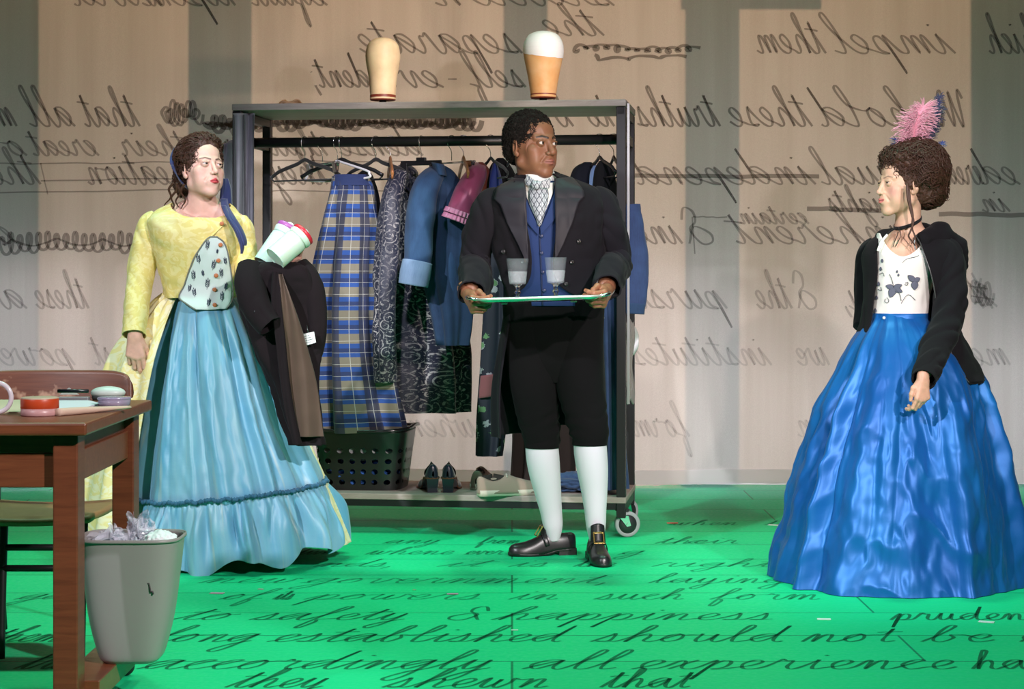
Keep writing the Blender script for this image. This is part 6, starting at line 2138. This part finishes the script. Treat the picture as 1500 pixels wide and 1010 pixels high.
th = np.linspace(0, 2 * PI, 700)
Vg = loft(rows([(724, 209, 471), (727, 208, 473)], WY, .355), 2, 700, yaw=5, ex=2.05, disp=lambda t, z: .016 + .004 * np.sin(t * 90) + .004 * vnoise(t * 40, 0.0))[0][0]
Vg = Vg + np.stack([0 * th, 0 * th, hem_tilt(np.linspace(-PI, PI, 700, endpoint=False), .26) + .005 * vnoise(np.linspace(0, 80, 700), 1.0)], -1)
part('gathering', G().tube(np.concatenate([Vg, Vg[:1]]), .0075, 8, disp=lambda t, l: .35 * np.sin(l * 420 + t)), cloth('deep_blue_gather', (.03, .12, .22), .7, .1), skirt)
for px, py, yw in ((326, 822, 190), (372, 812, 200)):
    p_ = PF(px, py) + (0, .16, 0)
    V, Q = shoe_field('court')
    part('shoe', G().add(V, Q).xf(rz(yw), p_, .9), BLACK_LEATHER, woman)

# ------------------------------------------------------------------ what she carries
suit = cloth('dark_suit_cloth', (.015, .0105, .0125), .9, .02, 900, .1, .1, spec=.1)
jb = thing('suit_jacket', 'dark suit jacket with brown lining draped over the arm of the yellow sleeve', 'jacket', P(425, 655, 7.48))
V, uv, _, _ = loft(rows([(384, 372, 434), (390, 356, 448), (400, 349, 456), (425, 346, 464), (470, 358, 470), (510, 372, 466), (560, 393, 466), (610, 412, 470), (652, 428, 473)], 7.50, [.05, .085, .095, .085, .065, .055, .05, .048, .045]), 80, 110, ex=2.2,
                    disp=lambda th, z: .012 * vnoise(th * 2.5, z * 7) + .009 * np.sin(th * 6 + z * 7) + .006 * np.abs(vnoise(th * 3, z * 22)))
part('body', G().grid(V, uv, wu=True, caps=(True, True), flip=True), suit, jb)
V, uv = sheet3([(402, 408, 7.400, 414, 7.40), (430, 410, 7.392, 424, 7.39), (470, 412, 7.395, 438, 7.40), (510, 414, 7.41, 450, 7.42), (560, 419, 7.42, 463, 7.43), (610, 428, 7.425, 470, 7.435), (640, 436, 7.425, 474, 7.44)], 26, 90, .012, .010)
part('lining', G().grid(V, uv), cloth('brown_silk_lining', (.115, .068, .050), .45, .15, 900, .06, .2), jb, solid=.004, label='brown silk lining')
V, uv = sheet3([(398, 400, 7.39, 410, 7.39), (440, 398, 7.38, 412, 7.38), (500, 404, 7.39, 418, 7.395), (560, 411, 7.40, 424, 7.41), (610, 419, 7.41, 432, 7.415), (652, 429, 7.41, 442, 7.42)], 10, 70, .006, .004)
part('front_edge', G().grid(V, uv), suit, jb, solid=.006)
part('sleeve', G().tube([P(366, 390, 7.46), P(366, 415, 7.42), P(374, 445, 7.40), P(386, 466, 7.385), P(396, 478, 7.375)], [.045, .056, .058, .052, .047], 44, smooth_n=60, disp=wrinkle(.06, .10, 3.0, 16), caps=False), suit, jb, solid=.005)
part('sleeve', G().tube([P(438, 388, 7.52), P(452, 412, 7.50), P(461, 445, 7.49), P(464, 480, 7.49), P(461, 515, 7.50), P(455, 527, 7.50)], [.04, .050, .046, .040, .034, .022], 40, smooth_n=60, disp=wrinkle(.06, .10, 8.0, 16)), suit, jb)
for px, py in ((373.5, 457), (376.5, 463)):
    part('cuff_button', G().lathe([(0, -.002), (.0048, -.002), (.0052, 0), (.0045, .002), (0, .0016)], P(px, py, 7.338), 14, rot_axis((1, 0, 0), 90)), BLACK_PLASTIC, jb)
tg = np.array([P(443, 490, 7.43), P(460, 486, 7.42), P(463, 502, 7.42), P(447, 507, 7.43)])
part('care_tag', G().grid(np.array([[tg[0] + (tg[1] - tg[0]) * u, ] for u in np.linspace(0, 1, 2)]).reshape(1, 2, 3).repeat(2, 0) * np.array([[[1.0]], [[0.0]]]) + np.array([[tg[3], tg[2]]]) * np.array([[[0.0]], [[1.0]]])), plain('white_tag', (.72, .74, .73), .6), jb, flat=True, solid=.0015, label='white paper tag')
g = G()
for k_ in range(4):
    a = tg[0] + (tg[3] - tg[0]) * (.22 + .19 * k_); b = tg[1] + (tg[2] - tg[1]) * (.22 + .19 * k_)
    g.tube([a + (b - a) * .12 + (0, -.002, 0), a + (b - a) * (.55 + .1 * (k_ % 3)) + (0, -.002, 0)], .0009, 5)
part('tag_print', g, plain('tag_ink', (.12, .2, .2), .8), jb)
part('tag_string', G().tube([tg[0] * .5 + tg[1] * .5, P(450, 478, 7.43)], .001, 5), STEEL, jb)


def bottle(name, label, a, b, r, cap_col, body_col):
    a, b = np.asarray(a), np.asarray(b)
    d = unit(b - a)
    L = np.linalg.norm(b - a)
    s_ = unit(np.cross(d, (0, 1, 0.2)))
    R = np.stack([s_, np.cross(d, s_), d], 1)
    o = thing(name, label, 'bottle', a)
    pr = [(.0005, .004), (r * .82, .003), (r * .95, .002), (r, .010), (r, L * .66), (r * .985, L * .68), (r * .86, L * .71), (r * .86, L * .73), (r * .985, L * .76), (r * .985, L * .88), (.0005, L * .885)]
    m = NT(name + '_plastic')
    m.p(Base_Color=body_col, Roughness=.38, Subsurface_Weight=.25, Subsurface_Scale=.03)
    part('body', G().lathe(spline(np.array(pr), 90), a, 48, R), m.mat, o)
    g = G().lathe([(r * .99, L * .865), (r * 1.04, L * .87), (r * 1.04, L * .955), (r * .98, L * .97), (.0005, L * .972)], a, 48, R)
    c_ = part('cap', g, plain(name + '_cap', cap_col, .35), o, label='coloured screw cap')
    part('spout', G().lathe([(.011, L * .965), (.011, L * 1.0), (.014, L * 1.005), (.014, L * 1.045), (.010, L * 1.06), (.0005, L * 1.062)], a, 24, R), plain(name + '_spout', (.80, .80, .82), .35), c_)
    return o, R, a, L


bo, R_, a_, L_ = bottle('squeeze_bottle', 'milky white squeeze bottle with red cap, the nearer of the two held bottles', P(403, 379, 7.40), P(447, 341, 7.46), .047, (.55, .02, .04), (.62, .74, .62))
bo, R_, a_, L_ = bottle('squeeze_bottle', 'milky squeeze bottle with purple bands behind the one with a red cap', P(387, 387, 7.50), P(425, 331, 7.56), .045, (.36, .09, .33), (.55, .70, .62))
for z0, z1, w in ((.56, .61, 1.6), (.76, .82, 1.9)):
    th = np.linspace(-w / 2, w / 2, 30) + 3.4
    V = np.array([[a_ + R_ @ np.array((.0457 * math.cos(t), .0457 * math.sin(t), L_ * z)) for t in th] for z in (z0, z1)])
    part('printed_band', G().grid(V), plain('purple_print', (.36, .10, .34), .4), bo, solid=.0006)
th = np.linspace(3.0, 3.7, 10)
g = G()
for k_ in range(3):
    g.tube([a_ + R_ @ np.array((.0457 * math.cos(t), .0457 * math.sin(t), L_ * (.36 + .035 * k_) + .002 * math.sin(t * 30))) for t in th[k_:8 - k_]], .0012, 5)
part('printed_mark', g, plain('black_print', (.01, .01, .012), .5), bo)

# ================================================================== the woman in the hooded jacket
TY = 7.3
lady = thing('person', 'person with plumed updo in black hooded jacket and shiny royal blue floor length skirt', 'person', (1.45, TY, 0))
BASE_T = (.62, .385, .27)
qt = dict(w=1.0, jaw=.98, brow=.0055, nose_w=.95, nose_len=.74, lips=1.0, mouth_w=.0185, eye=.55, blush=(.62, .24, .24), blush_amt=.75, lip=(.50, .13, .12), lip_amt=.9,
          hair=(.03, .018, .012), brow_z=.003, brow_t=.7, brow_amt=.6, iris=(.02, .012, .008), fold=.9, shadow=.3, smile=.004, cheek=1.12, lash=.7)
ht_R = facing((-math.sin(math.radians(71)), -math.cos(math.radians(71)), .0), 0)
ht_t = P(1322, 273, 7.30)
ST = .96
g = G()
F = Field(ht_t - (.20, .20, .36), ht_t + (.24, .20, .16), .0018)
sculpt_head(F, ht_R, ht_t, ST, qt)
F.cap(ht_t + ht_R @ np.array((0, -.028, -.060)), P(1329, 348, 7.33), .044, .052, .022)
F.ell(P(1320, 392, 7.31), (.105, .095, .115), .03)
F.cap(P(1282, 366, 7.37), P(1328, 345, 7.36), .032, .04, .03).cap(P(1380, 366, 7.30), P(1332, 342, 7.33), .036, .042, .03)
F.ell(P(1316, 366, 7.285), (.060, .072, .045), .04)
V, Q = F.surface()
g.add(V, Q, col=paint_head(V, ht_R, ht_t, ST, qt, BASE_T))
add_eyes(g, ht_R, ht_t, ST, qt, (0, 1, .02))
z_ = unit((-.08, -.12, -1)); y_ = unit(np.array((-.45, .9, -.1)) - z_ * (np.array((-.45, .9, -.1)) @ z_))
Rh = np.stack([np.cross(y_, z_), y_, z_], 1)
wr = P(1352, 556, 6.90)
F = Field(wr - .16, wr + .13, .0016)
pads = sculpt_hand(F, Rh, wr, .80, side=-1 if np.cross(y_, z_)[0] > 0 else 1, curls=[(30, 44, 24), (42, 52, 30), (50, 56, 32), (56, 58, 34)], spread=2.5, forearm=.025, fr=.022,
                   thumb=((.022, .006, .022), (.040, .012, .044), (.046, .016, .072), (.044, .022, .096)))
V, Q = F.surface()
g.add(V, Q, col=paint_hand(V, pads, np.array(BASE_T) * (1.0, .9, .9)))
body_under(g, [((P(1322, 380, TY), P(1320, 430, TY), P(1318, 470, TY), P(1320, 500, TY)), (.06, .055, .06, .08)),
               ((P(1380, 372, 7.28), P(1388, 470, 7.20), P(1356, 545, 6.95)), (.036, .032, .026)), ((P(1284, 372, 7.38), P(1276, 440, 7.42), P(1280, 500, 7.38)), (.03, .028, .024)),
               ((P(1300, 500, TY), P(1300, 660, TY), P(1290, 826, TY)), (.075, .05, .03)), ((P(1340, 500, TY), P(1345, 660, TY), P(1345, 826, TY)), (.075, .05, .03))], base=BASE_T)
part('body', g, SKIN, lady)

# hair: tall curled updo
cap = Field((-.16, -.24, -.13), (.16, .13, .20), .003)
cap.ell((0, -.026, .044), (.083, .100, .092), .01).ell((0, -.070, .070), (.112, .112, .108), .03).ell((0, -.100, -.012), (.088, .078, .070), .03).ell((0, .02, .105), (.080, .060, .045), .02)
cap.ell((0, .122, -.025), (.090, .085, .105), .008, cut=True)
cap.ell((0, .045, -.105), (.14, .080, .090), .008, cut=True)
V, Q = cap.surface()
N = normals_of(V, Q)
V2 = V + N * (.006 * fbm(V[:, 0] * 45, V[:, 1] * 45, V[:, 2] * 45))[:, None]
g = G().add(V2 * ST @ ht_R.T + ht_t, Q, np.stack([np.arctan2(V[:, 0], V[:, 2]) * .1, V[:, 1]], 1))
ok_t = lambda d: not (d[1] > .55 and d[2] < .35) and not (d[2] < -.45 and d[1] > 0)
strands(g, ht_R, ht_t, ST, (0, -.062, .066), (.117, .119, .115), 1700, ok_t, lambda u: np.array((0, -1.0, .5 - (1 - u[1]) * .9)), .09, .0018, .010, 8, .013, 9)
strands(g, ht_R, ht_t, ST, (0, -.098, -.010), (.092, .083, .076), 560, lambda d: d[1] < .3, lambda u: np.array((0, -.8, -.6)), .08, .0018, .006, 6, .006, 19)
sel = np.flatnonzero(((V[:, 2] > .03) | (V[:, 1] < -.14)) & (V[:, 1] < .10))
sel = RNG.permutation(sel)[:600]
curls(g, V[sel] * ST @ ht_R.T + ht_t, N[sel] @ ht_R.T, .0150, .0018, 1.8, 12, 20, .9)
for q in ([(1329, 270, 7.19), (1330, 290, 7.185), (1335, 312, 7.18), (1338, 325, 7.18), (1334, 338, 7.17), (1331, 346, 7.17), (1336, 354, 7.17), (1341, 360, 7.17)], [(1331, 275, 7.19), (1333, 296, 7.185), (1337, 316, 7.18), (1336, 334, 7.18), (1340, 347, 7.17), (1335, 357, 7.17)]):
    g.tube([P(*p) for p in q], np.linspace(.0055, .0022, len(q)), 8, smooth_n=40)
part('hair', g, HAIR_BROWN, lady)


def plume(name, label, base, tip, width, col, n, bend, seed, lean=0.0):
    rg = np.random.default_rng(seed)
    base, tip = np.asarray(base), np.asarray(tip)
    g = G()
    t = np.linspace(0, 1, 30)
    ax = base + (tip - base) * t[:, None] + np.array((bend, 0, 0)) * np.sin(PI * t)[:, None] + np.array((lean, 0, 0)) * (t ** 2)[:, None]
    g.tube(ax, .0022 * np.linspace(1, .4, 30), 6)
    for k_ in range(n):
        s = rg.uniform(.02, 1.0)
        i = min(28, int(s * 29))
        p = ax[i] + (ax[i + 1] - ax[i]) * (s * 29 - i)
        up = unit(ax[i + 1] - ax[i])
        az = rg.uniform(0, 2 * PI)
        side = np.array((math.cos(az), .55 * math.sin(az), 0))
        side[0] = math.copysign(max(abs(side[0]), .35), side[0]) if s < .75 else side[0] * .9
        L = width * (.70 + .30 * math.sin(PI * min(1, s * .9))) * rg.uniform(.75, 1.1)
        rise, dr = rg.uniform(.25, .9), rg.uniform(.1, .6)
        if s > .9:
            rise += 1.2
        q = [p + side * L * u + up * L * (rise * u - dr * u * u) + np.array((0, 0, -.10 * L * u * u)) for u in np.linspace(0, 1, 7)]
        if s > .80:
            an = math.radians(rg.uniform(-85, 85))
            dv = up * math.cos(an) + np.array((1.0, rg.uniform(-.4, .4), 0)) * math.sin(an)
            L = width * rg.uniform(.35, .62)
            q = [p + dv * L * u + np.array((math.copysign(1, an), 0, -.3)) * L * .22 * u * u for u in np.linspace(0, 1, 7)]
        c = np.asarray(col) * rg.uniform(.75, 1.15)
        g.tube(np.array(q), np.linspace(.0016, .0007, 7), 4, caps=False)
    m = NT(name + '_down')
    m.p(Base_Color=col, Roughness=.75, Sheen_Weight=.3)
    return part('plume', g, m.mat, lady, label=label)


plume('pink_plume', 'pink ostrich plume', P(1340, 222, 7.30), P(1345, 156, 7.28), .082, (.70, .30, .40), 620, -.012, 3, .02)
plume('blue_plume', 'dark blue feather behind the pink plume', P(1348, 222, 7.36), P(1377, 141, 7.37), .036, (.012, .018, .075), 420, .016, 5)
plume('blue_tuft', 'blue tuft at the plume base', P(1326, 220, 7.35), P(1312, 204, 7.35), .035, (.03, .045, .19), 90, 0, 7)
plume('blue_tuft', 'blue tuft at the plume base', P(1366, 222, 7.35), P(1380, 209, 7.35), .030, (.02, .05, .20), 80, 0, 8)

# bodice
bst = rows([(466, 1275, 1358), (440, 1277, 1360), (410, 1278, 1364), (385, 1279, 1366), (365, 1281, 1366), (342, 1286, 1364)], TY, [.096, .100, .112, .120, .114, .098])
vneck = lambda th, z: -(.088 * np.maximum(0, np.cos((th + .25) * 1.45)) ** 1.2) * smooth(1.19, 1.29, z)
V, uv, _, bat = loft(bst, 60, 110, ex=2.2, zdisp=vneck, disp=lambda th, z: .003 * vnoise(th * 4, z * 20, 5.0))
white_bod = cloth('white_bodice_cotton', (.78, .74, .70), .7, .15, 700, .08, .03)
bodice = part('bodice', G().grid(V, uv, wu=True), white_bod, lady, solid=.004)
part('strap', G().tube([P(1286, 368, 7.22), P(1291, 355, 7.225), P(1300, 344, 7.25)], [(.002, .005)] * 3, 8, smooth_n=16), white_bod, bodice)
BR = (-1.45, 1.35)
g, g2 = G(), G()


def petal(g, cx, cy, ang, L, W, at, Y, lift, rng):
    ca, sa = math.cos(math.radians(ang)), math.sin(math.radians(ang))
    ctr = []
    for s in np.linspace(0, 1, 9):
        w = W * math.sin(PI * s ** .8) ** .8 + .15
        ctr.append([(cx + L * s * ca - w * k_ * sa, cy - L * s * sa - w * k_ * ca) for k_ in np.linspace(-1, 1, 5)])
    V = np.array([on(at, r_, Y, lift, rng=rng) for r_ in ctr])
    V[:, 1:4, 1] -= .0008
    g.grid(V)
    out = np.concatenate([V[:, 0], V[::-1, -1]])
    g2.tube(out, .0008, 4)


for cx, cy, pet in ((1309, 422, ((165, 12, 3.6), (20, 13, 3.6), (250, 15, 5.2), (-25, 14, 3.8))), (1340, 412, ((140, 13, 4), (270, 13, 5.0), (30, 9, 3.5)))):
    for an, L, W in pet:
        petal(g, cx, cy, an, L, W, bat, TY, .006, BR)
for x_, y_, s_ in ((1292, 382, 3), (1290, 394, 3), (1287, 416, 3.4), (1284, 436, 3), (1282, 455, 3.2), (1314, 398, 2), (1316, 403, 2)):
    petal(g, x_, y_ + s_, 90, s_ * 1.9, s_ * .5, bat, TY, .006, BR)
part('flower_embroidery', g, plain('grey_navy_thread', (.10, .105, .15), .8), bodice)
for q in (((1309, 422), (1307, 412), (1303, 402)), ((1312, 424), (1318, 432), (1320, 441)), ((1299, 436), (1302, 440), (1300, 444), (1296, 442), (1297, 438)), ((1284, 388), (1283, 400), (1281, 412)), ((1288, 402), (1293, 400), (1295, 405)), ((1286, 424), (1291, 426), (1290, 421)), ((1320, 445), (1330, 432), (1341, 440)), ((1322, 385), (1332, 375), (1346, 362)), ((1326, 415), (1330, 414), (1329, 418), (1325, 417))):
    g2.tube(on(bat, spline(np.array(q, float), 14), TY, .006, rng=BR), .0010, 5)
part('stem_embroidery', g2, plain('dark_thread', (.035, .04, .06), .8), bodice)
# choker
ck = P(1329.5, 326, 7.315)
th = np.linspace(0, 2 * PI, 60)
ring = np.stack([ck[0] + .0515 * np.cos(th), ck[1] + .053 * np.sin(th), ck[2] + .020 * np.cos(th - .1) - .010 * np.sin(th) * -1], -1)
blk = cloth('black_velvet_ribbon', (.008, .007, .008), .9, .1)
chk = part('choker', G().tube(ring, np.tile((.0065, .0015), (60, 1)), 8, flat=(0, 0, 1)), blk, lady)
for q in ([(1316, 333, 7.26), (1315, 343, 7.235), (1311, 353, 7.215), (1308, 362, 7.205)], [(1317, 333, 7.26), (1319, 344, 7.235), (1316, 354, 7.215), (1312, 361, 7.205)], [(1314, 333, 7.26), (1306, 338, 7.26), (1300, 343, 7.25)]):
    part('choker_tail', G().tube([P(*p) for p in q], [(.0035, .0012)] * len(q), 8, smooth_n=16), blk, chk)

# skirt
satin = NT('royal_blue_satin')
v = satin.coord('UV')
c = satin.mix(satin.ramp(satin.noise(satin.coord('UV', (7, 2, 1)), 1.0, 3), (.3, 0.0), (.7, 1.0)), (.003, .080, .33), (.006, .14, .43))
satin.p(Base_Color=c, Roughness=.42, Metallic=.25, Specular_IOR_Level=.35, Sheen_Weight=.05)
satin.bump(satin.noise(satin.coord('UV', (9, 6, 1)), 1.2, 3, .5, .6), .18, .012)
crumple = lambda th, z: .018 * (1 - np.abs(fbm(th * 3.2 + 2, z * 5.5 + .8 * np.sin(th * 3), 2.0, 3))) * smooth(1.0, .6, z)
df = deep_folds(8, 4.1, .004, .036, 1.0, .55)
kst = rows([(460, 1275, 1357), (470, 1270, 1364), (482, 1261, 1378), (505, 1246, 1400), (540, 1231, 1428), (590, 1209, 1446), (650, 1189, 1462), (710, 1170, 1475), (770, 1154, 1488), (830, 1140, 1498), (847, 1136, 1501)], TY, [.105, .125, .155, .20, .245, .29, .335, .375, .41, .44, .45])
V, uv, _, _ = loft(kst, 150, 420, ex=2.05, disp=lambda th, z: df(th, z) + crumple(th, z))
sk = part('skirt', G().grid(V, uv, wu=True, caps=(True, False), flip=True), satin.mat, lady)
wb = loft(rows([(474, 1271, 1363), (468, 1273, 1361), (459, 1275.5, 1359.5)], TY, [.118, .114, .108]), 8, 90, ex=2.1)[0]
part('waistband', G().grid(wb, wu=True), satin.mat, sk, solid=.003)
part('waist_button', G().ball(P(1295, 466, 7.205), .006, 10), plain('pearl', (.8, .8, .8), .2), sk)
for px, py, yw in ((1165, 856, 100), (1255, 876, 170)):
    p_ = PF(px, py) + (.12 if px < 1200 else .03, .34, 0)
    V, Q = shoe_field('court')
    part('shoe', G().add(V, Q).xf(rz(yw), p_, .9), BLACK_LEATHER, lady)

# hooded jacket
hood_m = cloth('black_jersey', (.0095, .0085, .0105), .9, .03, 900, .12, .08, spec=.1)
hd = [(346, 1288, 1378, .085, .02, -1.32), (356, 1276, 1394, .105, .06, -1.10), (370, 1268, 1402, .125, .10, -.96), (395, 1266, 1402, .135, .22, -.94), (425, 1266, 1399, .135, .36, -.98), (470, 1262, 1401, .140, .52, -1.02), (505, 1256, 1415, .185, .50, -1.15), (535, 1262, 1430, .225, .46, -1.35), (556, 1270, 1438, .240, .55, -1.45)]
st = []
for py, a, b, ry_, g0, g1 in hd:
    st.append((*rows([(py, a, b)], TY + .01, ry_)[0], g0, 2 * PI + g1))
V, uv, _, hat_ = loft(st, 90, 150, ex=2.1, disp=lambda th, z: .006 * vnoise(th * 2, z * 8, 3.0) + .006 * np.abs(vnoise(th * 2.5, z * 15, 7.0)))
hj = part('hooded_jacket', G().grid(V, uv, flip=True), hood_m, lady, solid=.006)
part('zip', G().tube(V[:, 0] + (0, -.006, 0), .0026, 6), plain('dark_zip', (.10, .10, .10), .4, .6), hj)
hemv = loft([(s_[0] + dz, s_[1], s_[2], s_[3] + .002, s_[4] + .002, s_[5], s_[6]) for s_, dz in ((st[-2], -.012), (st[-1], 0), (st[-1], -.004))], 8, 150, ex=2.1)[0]
part('hem_band', G().grid(hemv, flip=True), hood_m, hj, solid=.007)
part('sleeve', G().tube([P(1372, 362, 7.28), P(1386, 372, 7.26), P(1392, 400, 7.23), P(1391, 440, 7.19), P(1385, 478, 7.14), P(1370, 515, 7.04), P(1357, 545, 6.945), P(1354, 554, 6.915)], [.040, .056, .060, .060, .058, .054, .047, .042], 52, smooth_n=110, disp=wrinkle(.06, .22, 2.0, 19), caps=False), hood_m, hj, solid=.005)
part('cuff', G().tube([P(1362, 534, 6.975), P(1355, 551, 6.92), P(1353, 557, 6.90)], [.045, .043, .042], 44, smooth_n=14, caps=False), hood_m, hj, solid=.004)
part('sleeve', G().tube([P(1284, 360, 7.39), P(1272, 374, 7.42), P(1270, 410, 7.44), P(1270, 450, 7.44), P(1266, 480, 7.40)], [.036, .046, .048, .046, .042], 40, smooth_n=60, disp=wrinkle(.05, .10, 5.0, 16)), hood_m, hj)
F = Field(P(1270, 430, 7.05), P(1460, 310, 7.65), .0035)
F.cap(P(1354, 350, 7.22), P(1376, 345, 7.30), .030, .046, .02).cap(P(1376, 347, 7.30), P(1398, 364, 7.33), .048, .046, .03).cap(P(1398, 364, 7.33), P(1412, 390, 7.35), .042, .018, .03)
F.cap(P(1296, 352, 7.36), P(1284, 358, 7.32), .028, .022, .03).cap(P(1296, 350, 7.38), P(1350, 346, 7.44), .034, .045, .03).cap(P(1350, 346, 7.44), P(1396, 362, 7.38), .046, .05, .03)
V, Q = F.surface()
N = normals_of(V, Q)
V = V + N * (.004 * vnoise(V[:, 0] * 20, V[:, 1] * 20, V[:, 2] * 45))[:, None]
part('hood', G().add(V, Q, np.stack([V[:, 0], V[:, 2]], 1)), hood_m, hj)
part('drawcord', G().tube([P(1340, 352, 7.19), P(1339, 358, 7.185), P(1341, 366, 7.185)], .0022, 6), plain('grey_cord', (.35, .36, .40), .8), hj)
